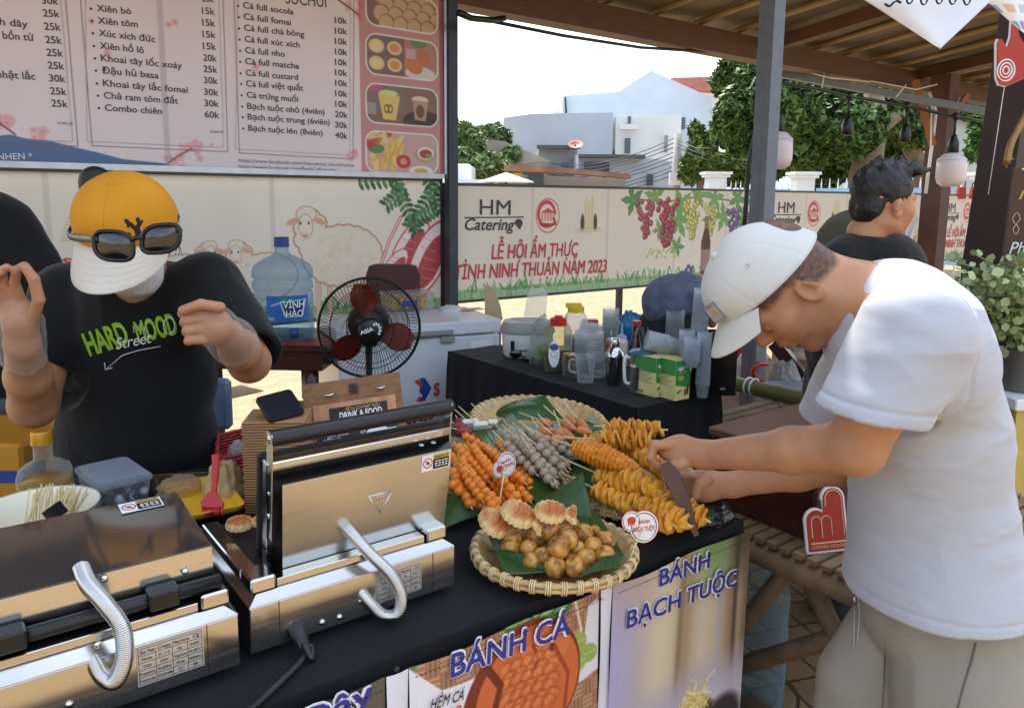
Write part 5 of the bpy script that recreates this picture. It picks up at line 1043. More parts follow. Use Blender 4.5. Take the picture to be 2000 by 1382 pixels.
# menu stand
D0=1.78;tl,tr_,br_,bl=P(590,752,D0),P(780,726,D0+.09),P(792,880,D0+.06),P(610,905,D0-.03);x=nrm(tr_-tl);y=nrm(tl-bl);y=nrm(y-x*(x@y));z=np.cross(x,y);w_=np.linalg.norm(tr_-tl);h_=(tl[2]-CZ)/y[2];o=tl-y*h_;B=basis(o,x,y,z)
t=thing('menu_stand','wooden table menu stand reading drink and food behind the open machine','menu stand',o);m=MB();m.box((0,0,-.014),(w_,h_,0),B,bev=.001);m.build('board',mat('oak_board',(140,96,58),.55,var=.35,scale=9,stretch=(2,14,14),bump=.08),t,smooth=False)
m=MB();m.box((.018,h_*.62,.0003),(w_-.018,h_*.80,.0015),B);m.build('photo_strip',mat('photo_warm',(186,132,94),.45,var=.5,scale=26),t,smooth=False)
m=MB();m.box((.055,h_*.585,.0017),(w_-.04,h_*.755,.0025),B);m.box((.02,h_*.12,.0003),(w_-.02,h_*.585,.0012),B);m.build('black_sheet',mat('menu_black',(36,28,28),.45,var=.1),t,smooth=False)
m=MB();m.box((w_*.62,h_*.36,.0014),(w_*.9,h_*.5,.0022),B);m.ball((0,0,0),1,M=B@Matrix.Translation(Vector((w_*.7,h_*.46,.0018)))@Matrix.Diagonal((.03,.022,.0008,1)));m.build('cup_picture',M_inkwhite,t,smooth=False)
def tb(m_,s_,x0,x1,yy,cap,bold=.02):g_=lambda a:(np.array(B)@[a*w_,yy*h_,.0027,1])[:3];textfit(m_,s_,g_(x0),g_(x1),cap,off=.0003,bold=bold,up=y)
m=MB();tb(m,'DRINK & FOOD',.33,.77,.645,.0155,.03);tb(m,'• Cafe muối',.15,.4,.50,.007);tb(m,'• Bạc sỉu',.15,.33,.465,.007);tb(m,'25k',.52,.58,.50,.007);tb(m,'25k',.52,.58,.465,.007);tb(m,'_______________',.14,.6,.53,.004);m.build('white_lettering',M_inkwhite,t,smooth=False)
m=MB();tb(m,'ĐỂ DU LỊCH PHÁT TRIỂN',.40,.75,.715,.007);tb(m,'"CHÚNG MÌNH BÁN KIẾM TIỀN ĐI DU LỊCH"',.30,.82,.60,.006);m.build('yellow_lettering',M_gold,t,smooth=False)
m=MB()
for i in range(3):tb(m,['BANHCA','KASU','CHU'][i],.46,.55,.92-.032*i,.009,.04)
m.build('burnt_mark',M_inkblack,t,smooth=False)
for xx in(.25,.78):
 m=MB();c=(np.array(B)@[xx*w_,h_*.875,.002,1])[:3];m.lathe([(.006,0),(.006,.003),(.003,.004),(.003,.008)],12,basis(c,x,y,z));m.tube([c+z*.007-x*.012+y*.003,c+z*.008,c+z*.007+x*.012+y*.004],[.002,.003,.002],6);m.build('wing_nut',M_chrome,t)
 # red woven basket behind the cartons
q4=[onz(x,y,CZ+.05)for x,y in((425,850),(495,838),(500,878),(430,890))];m=MB();ctr=sum(q4)/4
t=thing('plastic_basket','dark red woven plastic basket between the woman and the cartons','basket',ctr*[1,1,0]+[0,0,CZ])
loop=catmull(q4+[q4[0]],8)[:-1];n=len(loop)
for l_ in range(6):m.tube(loop*[1,1,0]+[0,0,CZ+.005+.009*l_]+nrm_rows((loop-ctr)*[1,1,0])*(.002*np.cos(np.arange(n)*PI+l_*PI))[:,None],.005,6,closed=True)
m.build('basket_wall',mat('red_weave',(150,40,42),.5,var=.25,scale=80),t);m=MB();m.add(loop*[1,1,0]+[0,0,CZ+.004],[tuple(range(n))]);m.build('basket_floor',mat('red_weave',(150,40,42)),t,smooth=False)
crumple(sum(q4)/4*[1,1,0]+[0,0,CZ+.006],(.03,.02),.05,5.5).build('napkin_bag',clear('bag_white',(240,240,240),.55,.3,(226,226,226)),label='white plastic bag of napkins in the dark red basket',cat='bag')
# ================================================================ baskets, banana leaves and street food
M_wicker=mat('bamboo_wicker',(196,162,108),.55,var=.3,scale=45,bump=.25,bscale=90)
M_wicker2=mat('bamboo_binding',(224,200,150),.5,var=.15,scale=30)
M_leafb=mat('banana_leaf',(44,78,30),.38,var=.28,scale=7,bump=.18,bscale=70,stretch=(1,1,1))
def basket(label,c,R_,tilt=(0,0,0),h=.032,sub=0):
 """flat round bamboo basket: woven dish, thick rim hoop, light binding strips round the rim"""
 M_=Matrix.Translation(Vector(c))@Euler(tilt).to_matrix().to_4x4();t=thing('bamboo_basket',label,'basket',M=M_,group='round bamboo baskets of street food')
 m=MB();ks=60
 def dish(a,b):r_=R_*(.02+.98*b);z=h*np.clip((b-.72)/.28,0,1)**1.6+.003+.0012*np.sin(a*2*PI*ks)*np.sign(np.sin(b*70));return np.stack([r_*np.cos(a*2*PI),r_*np.sin(a*2*PI),z],1)
 m.sheet(dish,181,36);m.build('woven_dish',M_wicker,t,world=False,solid=.002)
 a=np.linspace(0,2*PI,73)[:-1];m=MB();ring=lambda r_,z:np.stack([r_*np.cos(a),r_*np.sin(a),np.full(72,z)],1)
 m.tube(ring(R_+.003,h),.0048,8,closed=True);m.tube(ring(R_+.004,h-.009),.0042,8,closed=True);m.tube(ring(R_-.004,h-.003),.0034,8,closed=True);m.build('rim_hoop',M_wicker,t,world=False)
 m=MB();n=int(2*PI*R_/.027)
 for i in range(n):
  th=2*PI*i/n;rr=np.array([math.cos(th),math.sin(th),0]);tt=np.array([-math.sin(th),math.cos(th),0]);q_=np.linspace(0,2*PI,13)[:-1]
  for dt in(-.0035,.0005,.0045):
   m.tube([rr*(R_+.0012+.0088*math.cos(p_))+tt*(dt+.0006*math.sin(p_))+np.array([0,0,h-.0045+.0118*math.sin(p_)])for p_ in q_],.0016,4,closed=True)
 m.build('rim_binding',M_wicker2,t,world=False);return t
def leaf_sheet(label,c4,bulge=.0,curl=0,lift=(0,0,1),ragged=.004,seed=0,rib=True):
 """a cut piece of banana leaf spanning four corners (tl, tr, bl, br), bulging along lift"""
 q_=quad_fn(*c4);lift=nrm(lift)
 def fn(a,b):
  V=q_(a,b);k=bulge*np.sin(a*PI)*np.sin(b*PI*.9+.1)+curl*(b-.5)**2*4*np.sign(curl)*0+curl*(a-.5)**2*4;k=k+.0005*np.sin(a*150+4*b+2*np.sin(a*9))+ragged*fbm3(np.c_[a*3+seed,b*3,0*a+seed])
  return V+np.outer(k,lift)
 m=MB();m.sheet(fn,110,26);return m.build('banana_leaf',M_leafb,solid=.0012,label=label,cat='leaf',group='banana leaf pieces lining the baskets')
HB=.782
c1=(onz(925,1062,HB)+onz(1247,1080,HB))/2;R1=np.linalg.norm(onz(925,1062,HB)-onz(1247,1080,HB))/2
c1=np.array([c1[0]+.002,c1[1]+.006,CZ+.001]);R1*=.96;basket('front round bamboo basket holding golden octopus balls and fish cakes',c1,R1)
c2=np.array([*((onz(1142,945,HB)*.5+onz(1402,1003,HB)*.5)[:2]),CZ+.001]);R2=np.linalg.norm(onz(1142,945,HB)-onz(1402,1003,HB))/2
c2=np.array([1.285,1.205,CZ+.001]);R2=.175;basket('right round bamboo basket piled with spiral potato skewers',c2+[0,0,.0],R2)
p_=onz(975,925,HB);c3=np.array([p_[0],p_[1]+.02,CZ+.012]);R3=.20;basket('round bamboo basket under the orange cheese ball skewers',c3,R3,(R(3),0,0),h=.032)
p_=onz(1040,838,CZ+.05);c4_=np.array([p_[0]+.02,p_[1],CZ+.045]);R4=.185;basket('rearmost bamboo basket with grey beef balls, tofu and sausages',c4_,R4,(R(5),R(0),0),h=.035)
print('baskets',c1,R1,c2,R2,c3,c4_)
# leaves
L=lambda x,y,z:onz(x,y,z)
leaf_sheet('banana leaf piece folded at the front edge of the octopus ball basket',(L(952,1072,.793),L(1010,1080,.80),L(1005,1112,.772),L(1095,1122,.776)),.012)
leaf_sheet('banana leaf piece under the octopus balls at the basket right rim',(L(1160,1100,.795),L(1205,1060,.80),L(1130,1128,.785),L(1212,1108,.803)),.008,seed=3)
leaf_sheet('flat banana leaf lining the middle of the octopus ball basket',(L(948,1032,.80),L(1165,1000,.80),L(985,1122,.788),L(1222,1090,.795)),-.022,seed=4)
a=L(1025,985,.80);d_=depth(L(1085,1020,.79))
leaf_sheet('upright triangular banana leaf standing behind the octopus balls',(P(1115,940,d_+.10),P(1138,920,d_+.09),P(1012,1003,d_+.05),P(1158,1018,d_+.0)),.02,lift=(-FW+[0,0,.3]),seed=5)
leaf_sheet('dark banana leaf poking out left of the orange balls beside the machine',(L(868,960,.80),L(945,985,.80),L(868,1032,.765),L(945,1002,.775)),.012,seed=6)
leaf_sheet('banana leaf lining the orange cheese ball basket',(L(880,850,.80),L(1040,880,.80),L(875,990,.785),L(1075,985,.785)),-.006,seed=7)
leaf_sheet('banana leaf strip between the orange and grey balls',(L(945,845,.83),L(1000,805,.84),L(1060,1000,.80),L(1100,950,.81)),.012,seed=8)
d_=depth(L(985,800,CZ+.09))
leaf_sheet('big banana leaf along the back of the rearmost basket',(P(903,808,d_+.09),P(1062,772,d_+.12),P(925,850,d_+.0),P(1100,818,d_+.02)),.03,lift=(-FW+UP),seed=9)
leaf_sheet('banana leaf under the tofu and grey balls in the rearmost basket',(L(925,840,CZ+.09),L(1160,812,CZ+.10),L(985,910,CZ+.085),L(1190,890,CZ+.08)),-.004,seed=10)
leaf_sheet('banana leaf edge behind the sausages right of the rearmost basket',(L(1100,812,CZ+.11),L(1168,830,CZ+.10),L(1110,850,CZ+.09),L(1180,838,CZ+.09)),.006,seed=11)
leaf_sheet('banana leaf under the spiral potatoes at the left of their basket',(L(1100,892,.815),L(1230,880,.81),L(1150,955,.79),L(1260,985,.785)),-.004,seed=12)
leaf_sheet('banana leaf lining the front of the spiral potato basket',(L(1175,980,.785),L(1390,940,.79),L(1240,1026,.788),L(1395,1010,.792)),-.004,seed=13)
# octopus balls
M_takoyaki=mat('fried_batter',(200,150,70),.30,attr='Col',var=.10,scale=60,bump=.12,bscale=160,spec=.45)
def takoyaki(c,r_,seed,i):
 rg=np.random.default_rng(seed);m=MB();m.ball(c,r_,30,20,noise=.03);V=np.concatenate(m.v);d=nrm_rows(V-c)
 n1=fbm3(d*2.2+seed*5.1,4);n2=fbm3(d*5.5+seed*3.3,3)
 base=lin((206,148,66));dk=lin((116,60,22));k=np.clip(.34+1.25*n1+.45*n2,0,1)[:,None];col=base*(1-k)+dk*k
 ax=nrm(rg.normal(size=3)*[1,1,.5]+[-.4,-.6,.3]);sp=np.clip((d@ax-.90)/.05,0,1)[:,None]*(.6+.4*(rg.random()>.45));col=col*(1-.75*sp)+lin((96,40,24))*.75*sp
 band=np.exp(-((d@nrm(rg.normal(size=3)))/.10)**2)[:,None]*.4;col=col*(1-band)+lin((226,188,104))*band
 V=V-d*(sp*.08*r_*(1+n2[:,None]));m.v=[V];m.c=[col];m.hasc=True
 m.build('octopus_ball',M_takoyaki,label='golden brown fried octopus ball piled in the front basket',cat='octopus ball',group='octopus balls in the front basket')
tk=[(972,975,65,2),(1025,1080,65,1.6),(1085,1030,60,1.8),(1180,995,62,1.5),(1110,945,50,1),(1255,985,42,1),(1325,1040,58,1),(1245,1075,55,1),(1320,1135,62,.6),(1200,1150,60,.6),(1145,1090,48,.9),(1130,1200,65,.2),(1000,1205,64,.2),(925,1140,58,.4),(848,1172,55,.1),(832,1090,55,.5),(880,1010,65,1.0),(725,1035,60,.8),(715,1085,60,.4),(815,1022,40,.5),(1085,1145,40,.3),(1060,985,48,.9)]
for i,(zx,zy,zr,lv)in enumerate(tk):
 px,py=780+zx/3.29,740+zy/3.29;z=CZ+.034+lv*.022;c=onz(px,py,z);takoyaki(c,1.17*zr/3.29*depth(c)/F_,i+2,i)
 # fish-shaped cakes
def fishcake(name,label,c,hd,L_,seed,tilt=None):
 """fish-shaped waffle: plump body, tail fan, scale ridges, brown crown with pale rim"""
 n,k=64,44;out=MB();X,Y=np.meshgrid(np.linspace(-1,1,n),np.linspace(-1,1,k));x,y=X.ravel(),Y.ravel()
 prof=np.where(x<.45,.62*np.sqrt(np.clip(1-((x+.25)/.78)**2,0,1))+.0,0);prof=np.maximum(prof,np.clip(.14+.75*(x-.35),.12,.5)*(x>.3));prof=np.maximum(prof,.05*(x<-.98));prof=prof*(1+.05*np.sin(x*26))
 yy=y*np.maximum(prof,.02);e=np.clip(1-np.abs(y)**3,0,1)**.5*np.clip((1-np.abs(x))*9,0,1)
 h=.30*e*np.clip(prof/.4,.35,1);sc_=np.abs(np.sin((x*9+np.abs(y)*2.2)))*np.clip((x+.55)*4,0,1)*(x<.4)+np.abs(np.sin(y*9))*(x>.4);h=h*(1+.22*sc_)-.05*np.exp(-((x+.72)**2+(yy-.12)**2)/.004)
 br=np.clip((h-.17)*7+.35*fbm3(np.c_[x*2.5+seed,yy*2.5,0*x],4),0,1)*e;col=lin((240,206,140))*(1-br[:,None])+lin((176,98,40))*br[:,None]
 V=np.stack([x*L_,yy*L_,h*L_],1);Vb=np.stack([x*L_,yy*L_,-h*L_*.6],1);i=np.arange(n*k).reshape(k,n);F=np.stack([i[:-1,:-1],i[:-1,1:],i[1:,1:],i[1:,:-1]],-1).reshape(-1,4)
 B=basis(c,*[np.array(q_)for q_ in hd]);m=MB();m.add(m.tr(B,V),F,col);m.add(m.tr(B,Vb),F[:,::-1],lin((232,196,130)))
 loop=np.r_[i[0],i[1:,-1],i[-1,-2::-1],i[-2:0,0]];nn=n*k;N=len(loop);m.f+=[(int(loop[(j+1)%N]),int(loop[j]),int(loop[j]+nn),int(loop[(j+1)%N]+nn))for j in range(N)]
 return m.build(name,M_takoyaki,label=label,cat='fish cake')
def fc(px0,py0,px1,py1,z0,z1,w,up,seed,label):
 a,b=onz(px0,py0,z0),onz(px1,py1,z1);x=nrm(b-a);up=nrm(up);y=nrm(np.cross(up,x));z=np.cross(x,y);fishcake('fish_cake',label,(a+b)/2,(x,y,z),np.linalg.norm(b-a)/2,seed)
fc(938,1000,1010,1056,.85,.80,0,-FW*.5+UP,1,'leftmost golden fish shaped cake at the basket rim')
fc(980,988,1066,1030,.865,.83,0,-FW*.5+UP,2,'golden fish shaped cake between two others in the front basket')
fc(1044,996,1126,1006,.865,.855,0,-FW*.7+UP,3,'rightmost golden fish shaped cake under the upright leaf')
fc(440,1026,512,1018,.885,.885,0,-FW*.4+UP,6,'half baked pale fish waffle on the opened machine plate')
# ball skewers
M_orange=mat('orange_fishball',(236,134,30),.3,var=.12,scale=50,bump=.06,bscale=120,sss=.1)
M_greyball=mat('grey_meatball',(166,146,124),.36,var=.16,scale=120,bump=.06,bscale=200)
Z2=lambda zx,zy:(780+zx/3.29,740+zy/3.29)
MESH={}
def ballskewer(a,b,n,r_,mball,cat,label,group,tail,seed,name='ball_skewer'):
 d=nrm(b-a);t=thing(name,label,cat,a,group);rg=np.random.default_rng(seed)
 m=MB();m.tube([a-d*tail,b+d*(r_+.012)],.0014,5);m.build('stick',M_stick,t,smooth=False)
 for i in range(n):
  c=a+(b-a)*(i+.0)/max(1,n-1)+rg.normal(0,.0008,3);m=MB();m.ball(c,r_*rg.uniform(.94,1.05,3),16,10,noise=.02);m.build('ball',mball,t)
ol=[((345,600),(450,800),0),((345,500),(560,840),0),((340,680),(480,800),0),((400,520),(620,840),1),((420,445),(700,800),0),((440,385),(760,790),0),((500,370),(830,770),0),((590,410),(845,720),0),((430,365),(640,500),1.1),((520,500),(730,770),1.2),((640,410),(835,660),.8),((610,480),(790,650),1.4),((415,590),(520,760),1.2),((470,440),(660,650),1.3),((560,440),(740,640),1.0),((380,440),(560,640),1.2),((470,620),(620,790),1.3),((680,450),(850,640),.3),((640,620),(750,750),1.6)]
for i,(p0,p1,lv)in enumerate(ol):
 z0,z1=CZ+.075+lv*.016,CZ+.052+lv*.016;a,b=onz(*Z2(*p0),z0),onz(*Z2(*p1),z1);r_=.0114
 ballskewer(a,b,max(3,int(round(np.linalg.norm(b-a)/(2.04*r_)))+1),r_,M_orange,'ball skewer','orange cheese ball skewer piled in the basket beside the open machine','orange cheese ball skewers',.035,i)
gl=[((672,350),(905,600),0),((715,322),(950,640),0),((775,345),(1000,675),0),((830,335),(1040,620),.0),((885,375),(1070,550),.6),((945,385),(1095,480),.6),((690,420),(860,590),.9),((790,410),(985,600),1.2),((1015,382),(1110,465),0),((740,380),(900,560),1.3),((900,440),(1040,560),1.3),((850,470),(960,640),1.0)]
for i,(p0,p1,lv)in enumerate(gl):
 z0,z1=CZ+.105+lv*.014,CZ+.075+lv*.014;a,b=onz(*Z2(*p0),z0),onz(*Z2(*p1),z1);r_=.0113
 ballskewer(a,b,max(3,int(round(np.linalg.norm(b-a)/(2.04*r_)))+1),r_,M_greyball,'ball skewer','grey beef ball skewer lying between the cheese balls and potato spirals','grey beef ball skewers',.07,40+i)
rl=[((385,270),(430,340)),((370,300),(420,335)),((60,270),(200,235)),((395,330),(445,345))]
M_redball=mat('red_sausage_ball',(150,50,44),.35,var=.2,scale=60)
for i,(p0,p1)in enumerate(rl):a,b=onz(*Z2(*p0),CZ+.10),onz(*Z2(*p1),CZ+.09);ballskewer(a,b,5,.0105,M_redball,'ball skewer','dark red sausage ball skewer behind the open machine lid','dark red sausage ball skewers',.04,80+i)
# tofu blocks
for(zx,zy,w_,lb)in((455,285,.022,'larger white tofu slice on a stick by the big leaf'),(520,300,.02,'white tofu slice in the middle of the rearmost basket'),(600,280,.013,'small white tofu cube on a stick in the rearmost basket')):
 c=onz(*Z2(zx,zy),CZ+.10);t=thing('tofu_skewer',lb,'tofu',c);m=MB();m.box((-w_,-.008,-w_*.6),(w_,.008,w_*.6),Matrix.Translation(Vector(c))@Matrix.Rotation(R(-20),4,'Z')@Matrix.Rotation(R(30),4,'X'),bev=.003);m.build('tofu_block',mat('tofu_white',(228,222,210),.45,var=.05),t,smooth=False);m=MB();m.tube([c,c+np.array([-.03,.06,.045])],.0014,5);m.build('stick',M_stick,t,smooth=False)
 # sausages
M_saus=mat('sausage',(206,122,62),.35,var=.22,scale=30,bump=.05,sss=.08)
sl_=[((905,262),(985,300),(770,215)),((895,320),(990,355),(850,245)),((990,330),(1080,370),(890,225)),((1080,240),(1140,300),(1000,155)),((1040,270),(1130,330),(925,168)),((1150,260),(1205,320),(1045,130)),((1040,320),(1120,390),(990,200)),((1130,320),(1240,350),(1010,190)),((960,380),(1060,400),(880,330))]
for i,(a0,b0,s0)in enumerate(sl_):
 z=CZ+.115;a,b=onz(*Z2(*a0),z),onz(*Z2(*b0),z-.01);t=thing('sausage_skewer','brown fried sausage skewer at the back between tofu and potato spirals','sausage',a,'brown sausage skewers in the rearmost basket');d=b-a;s_=np.linspace(0,1,26);side=nrm(np.cross(d,UP))
 c=a+np.outer(s_,d)+np.outer(.004*np.sin(s_*PI*1.2),side);r_=.0125*np.clip(np.sin(np.clip(s_,.02,.98)*PI),0,1)**.4*(1+.07*np.cos(s_*34));m=MB();m.tube(c,r_,14);m.build('sausage',M_saus,t);m=MB();m.tube([b,a,P(*Z2(*s0),depth(a)+.03)],.0015,5);m.build('stick',M_stick,t,smooth=False)
 # spiral potato skewers
M_pot=mat('fried_potato',(236,170,40),.38,attr='Col',var=.2,scale=70,bump=.25,bscale=150)
def tornado(a,b,r_,turns,sd,tail,label,breaded=False):
 a,b=np.asarray(a),np.asarray(b);d=nrm(b-a);x,y,_=frame(d);L_=np.linalg.norm(b-a);t=thing('potato_skewer',label,'potato skewer',a,'spiral potato skewers');rg=np.random.default_rng(sd)
 if not breaded:
  n=turns*26;s_=np.linspace(0,1,n);th=s_*turns*2*PI;tp=np.clip(np.minimum(s_,1-s_)*9+.55,0,1);wv=fbm3(np.c_[s_*turns*1.3,np.cos(th),np.sin(th)]+sd*3.1,3)
  V,F,C_=[],[],[];prof=[(.18,-.5),(.62,-.42),(.98,-.32),(1.06,.0),(.98,.34),(.60,.44),(.18,.5)];pw=L_/turns*.72
  for q_,w_ in prof:
   R_=r_*q_*tp*(1+.30*wv*q_+.10*rg.normal(size=n)*q_*.5);zz=s_*L_+w_*pw+.006*wv*q_+.0045*np.sin(th*1.37+sd)*q_;V.append(np.outer(R_*np.cos(th),x)+np.outer(R_*np.sin(th),y)+np.outer(zz,d)+a)
   k=np.clip((q_-.5)*1.1+.35*wv,0,1)[:,None];C_.append(lin((240,184,62))*(1-k)+lin((206,116,20))*k)
  np_=len(prof);F=np.array([[j*n+i,j*n+i+1,(j+1)*n+i+1,(j+1)*n+i]for j in range(np_-1)for i in range(n-1)])[:,::-1]
  m=MB();m.add(np.concatenate(V),F,np.concatenate(C_));m.build('spiral_potato',M_pot,t)
 else:
  nu,nv=150,60;A,B_=np.meshgrid(np.linspace(0,1,nv),np.linspace(0,1,nu));A,B_=A.ravel(),B_.ravel();th=A*2*PI;pr=np.clip(np.sin(np.clip(B_*.93+.05,0,1)*PI),0,1)**.45*(1.12-.35*B_)
  P3=np.c_[np.cos(th)*2.2,np.sin(th)*2.2,B_*13];nn=fbm3(P3*2.2+sd,4);rd=.10*np.sin((B_*turns+th/(2*PI))*2*PI);R_=r_*pr*(1+rd+.16*nn);V=np.outer(R_*np.cos(th),x)+np.outer(R_*np.sin(th),y)+np.outer(B_*L_,d)+a
  k=np.clip(.45+.7*nn-rd*1.5,0,1)[:,None];i=np.arange(nu*nv).reshape(nu,nv);F=np.stack([i[:-1,:-1],i[:-1,1:],i[1:,1:],i[1:,:-1]],-1).reshape(-1,4);m=MB();m.add(V,F,lin((232,152,40))*(1-k)+lin((186,96,14))*k);m.build('breaded_potato',M_pot,t)
 m=MB();m.tube([a-d*tail,b+d*.012],.0022,6);m.build('stick',M_stick,t)
Z3=lambda zx,zy:(1050+zx/3.291,740+zy/3.291)
def tz(p0,p1,z0,z1):return onz(*Z3(*p0),z0),onz(*Z3(*p1),z1)
for i,(p0,p1,z0,z1,r_,tn,tail,lb,br)in enumerate((((440,305),(805,325),.905,.90,.020,11,.03,'topmost spiral potato skewer at the back of the right basket',0),((375,385),(740,400),.895,.90,.024,13,.10,'pale yellow spiral potato skewer reaching under the near hand',0),((225,430),(650,575),.900,.875,.026,15,.05,'thick dark breaded potato skewer lying across the basket front',1),((380,605),(680,735),.845,.835,.021,11,.12,'loose frilly spiral potato skewer below the breaded one',0),((370,705),(610,820),.825,.815,.020,9,.10,'thin spiral potato skewer at the left rim of the right basket',0),((560,620),(780,720),.860,.855,.021,9,.05,'spiral potato skewer between the breaded one and the tongs',0),((620,770),(870,935),.825,.815,.021,10,.04,'spiral potato skewer behind the octopus ball sign',0),((780,800),(960,930),.835,.820,.021,8,.04,'spiral potato skewer touching the wooden tongs',0),((660,480),(860,620),.870,.865,.022,9,.05,'spiral potato skewer in shade under the hands',0),((930,800),(1080,900),.83,.815,.020,7,.04,'spiral potato skewer at the right rim behind the tongs',0),((300,395),(640,470),.865,.860,.020,10,.06,'hidden spiral potato skewer under the breaded one',0),((700,690),(850,790),.845,.84,.020,7,.04,'short spiral potato skewer in the middle of the heap',0))):
 a,b=tz(p0,p1,z0,z1);tornado(a,b,r_*1.0,tn,i*7+3,tail,lb,bool(br))
 # heart signs on sticks
def heart_sign(label,c,r_,sm,dirx,lines,stick_to,icon):
 x=nrm(dirx);y=nrm(np.cross(np.cross(x,UP),x));y=nrm(UP*.97-FW*.0);y=nrm(y-x*(x@y));z=np.cross(x,y);t=thing('price_sign',label,'sign',c,'heart shaped food signs on sticks');B=basis(c,x,y,z)
 def out(k):
  pts=[]
  for(ox,oy,rr)in((0,0,r_*k),(sm[0],sm[1],sm[2]*k+(k-1)*(r_-sm[2])*0)):pts.append([(ox+rr*math.cos(a),oy+rr*1.15*math.sin(a))for a in np.linspace(0,2*PI,40)[:-1]])
  return pts
 for k,th,mm,nm in((1.12,0.0,mat('sign_edge',(206,60,56),.5,var=0),'red_edge'),(1.05,.0012,M_inkwhite,'sign_board')):
  m=MB()
  for i,p_ in enumerate(out(k)):m.prism(p_,.0012-.0002*i,B@Matrix.Translation(Vector((0,0,th-.0003*i))))
  m.build(nm,mm,t,smooth=False)
 m=MB();V=[];n=44
 for rr,(ox,oy)in((r_,(0,0)),(sm[2],(sm[0],sm[1]))):
  V=[];off=0
  for k in range(n):a=2*PI*k/n;w_=.07*rr*(.35+.65*abs(math.sin(a*1.1+.6)));V+=[(ox+(rr*.95)*math.cos(a),oy+rr*1.09*math.sin(a),.0028),(ox+(rr*.95-w_)*math.cos(a),oy+(rr*1.09-w_)*math.sin(a),.0028)]
  m.add(m.tr(B,V),[(2*k,(2*k+2)%(2*n),(2*k+3)%(2*n),2*k+1)for k in range(n)])
 m.build('ink_ring',M_inkblack,t,smooth=False);m=MB()
 for s_,yy,cap,w_ in lines:g_=lambda a:(np.array(B)@[a,yy*r_,.0026,1])[:3];textfit(m,s_,g_(-w_*r_),g_(w_*r_),cap*r_,off=.0004,up=y,bold=.03)
 m.build('lettering',M_inkorange,t,smooth=False)
 m=MB();o=np.array([sm[0],sm[1]+sm[2]*.2]);k=sm[2]*.5
 m.prism([(o[0]+k*math.cos(a),o[1]+k*.8*math.sin(a))for a in np.linspace(0,2*PI,18)[:-1]],.0004,B@Matrix.Translation(Vector((0,0,.0027))))
 for j in range(4):m.prism([(o[0]-k*.8+j*k*.42,o[1]-k*.2),(o[0]-k*.5+j*k*.42,o[1]-k*.2),(o[0]-k*.6+j*k*.46,o[1]-k*1.3),(o[0]-k*.85+j*k*.46,o[1]-k*1.2)],.0004,B@Matrix.Translation(Vector((0,0,.0027))))
 m.build('octopus_symbol',M_inkorange,t,smooth=False)
 m=MB();m.tube([c-z*.002+y*.0,np.asarray(stick_to,float)],.0016,6);m.build('stick',M_stick,t)
d_=1.60;c=P(780+685/3.29,740+545/3.29,d_);r_=58/3.29*d_/F_*1.0
heart_sign('white heart sign reading cheese filling among the orange balls',c,r_*1.25,(-r_*1.05,-r_*.15,r_*.85),RT*.85+FW*.6+UP*.28,(('NHÂN',.22,.24,.55),('FOMAI',-.32,.34,.72)),onz(780+635/3.29,740+850/3.29,CZ+.06),0)
d_=1.40;c=P(780+1570/3.29,740+945/3.29,d_);r_=84/3.29*d_/F_
heart_sign('white heart sign reading octopus cake at the front basket rim',c,r_*1.1,(-r_*1.02,r_*.5,r_*.72),RT+FW*.1+UP*.04,(('BÁNH',.28,.27,.42),('BẠCH TUỘT',-.30,.33,.82)),onz(780+1485/3.29,740+1145/3.29,CZ+.04),1)
# ================================================================ drinks table and everything behind the counter
TX0,TX1,TY0,TY1,TZ=1.865,2.315,1.775,2.98,.75
t=thing('drinks_table','black cloth covered drinks table crowded with cups and bottles','table',(2.09,2.4,0))
m=MB();m.box((TX0+.02,TY0+.02,TZ-.035),(TX1-.02,TY1-.02,TZ-.006));m.build('tabletop',M_wood,t,smooth=False)
for X in(TX0+.05,TX1-.05):
 for Y in(TY0+.05,TY1-.05):m=MB();m.box((X-.018,Y-.018,0),(X+.018,Y+.018,TZ-.036));m.build('leg',M_dark,t,smooth=False)
m=MB();m.sheet(lambda a,b:np.stack([TX0+a*(TX1-TX0),TY0+b*(TY1-TY0),TZ-.001+.003*fbm3(np.c_[a*9,b*40,0*a],3)-.003],1),60,120)
m.sheet(drape((TX0,TY0,TZ-.001),(TX1,TY0,TZ-.001),.04,(0,-1,0),.010,seed=2),70,20);m.sheet(drape((TX0,TY1,TZ-.001),(TX0,TY0,TZ-.001),.04,(-1,0,0),.012,seed=5),130,20);m.sheet(drape((TX1,TY0,TZ-.001),(TX1,TY1,TZ-.001),.04,(1,0,0),.012,seed=7),110,16)
m.build('tablecloth',M_cloth,t)
M_cup=clear('cup_plastic',(244,247,249),.10,.12,(226,230,232),.5);M_cupframe=clear('cup_frosted',(240,243,245),.30,.2,(244,246,248),.4)
def on(px,py,z=TZ):p_=onz(px,py,z);return p_,depth(p_)/F_
def at(p_):return Matrix.Translation(Vector(p_))
def atc(p_):return Matrix.Translation(Vector(p_))@CAMROT
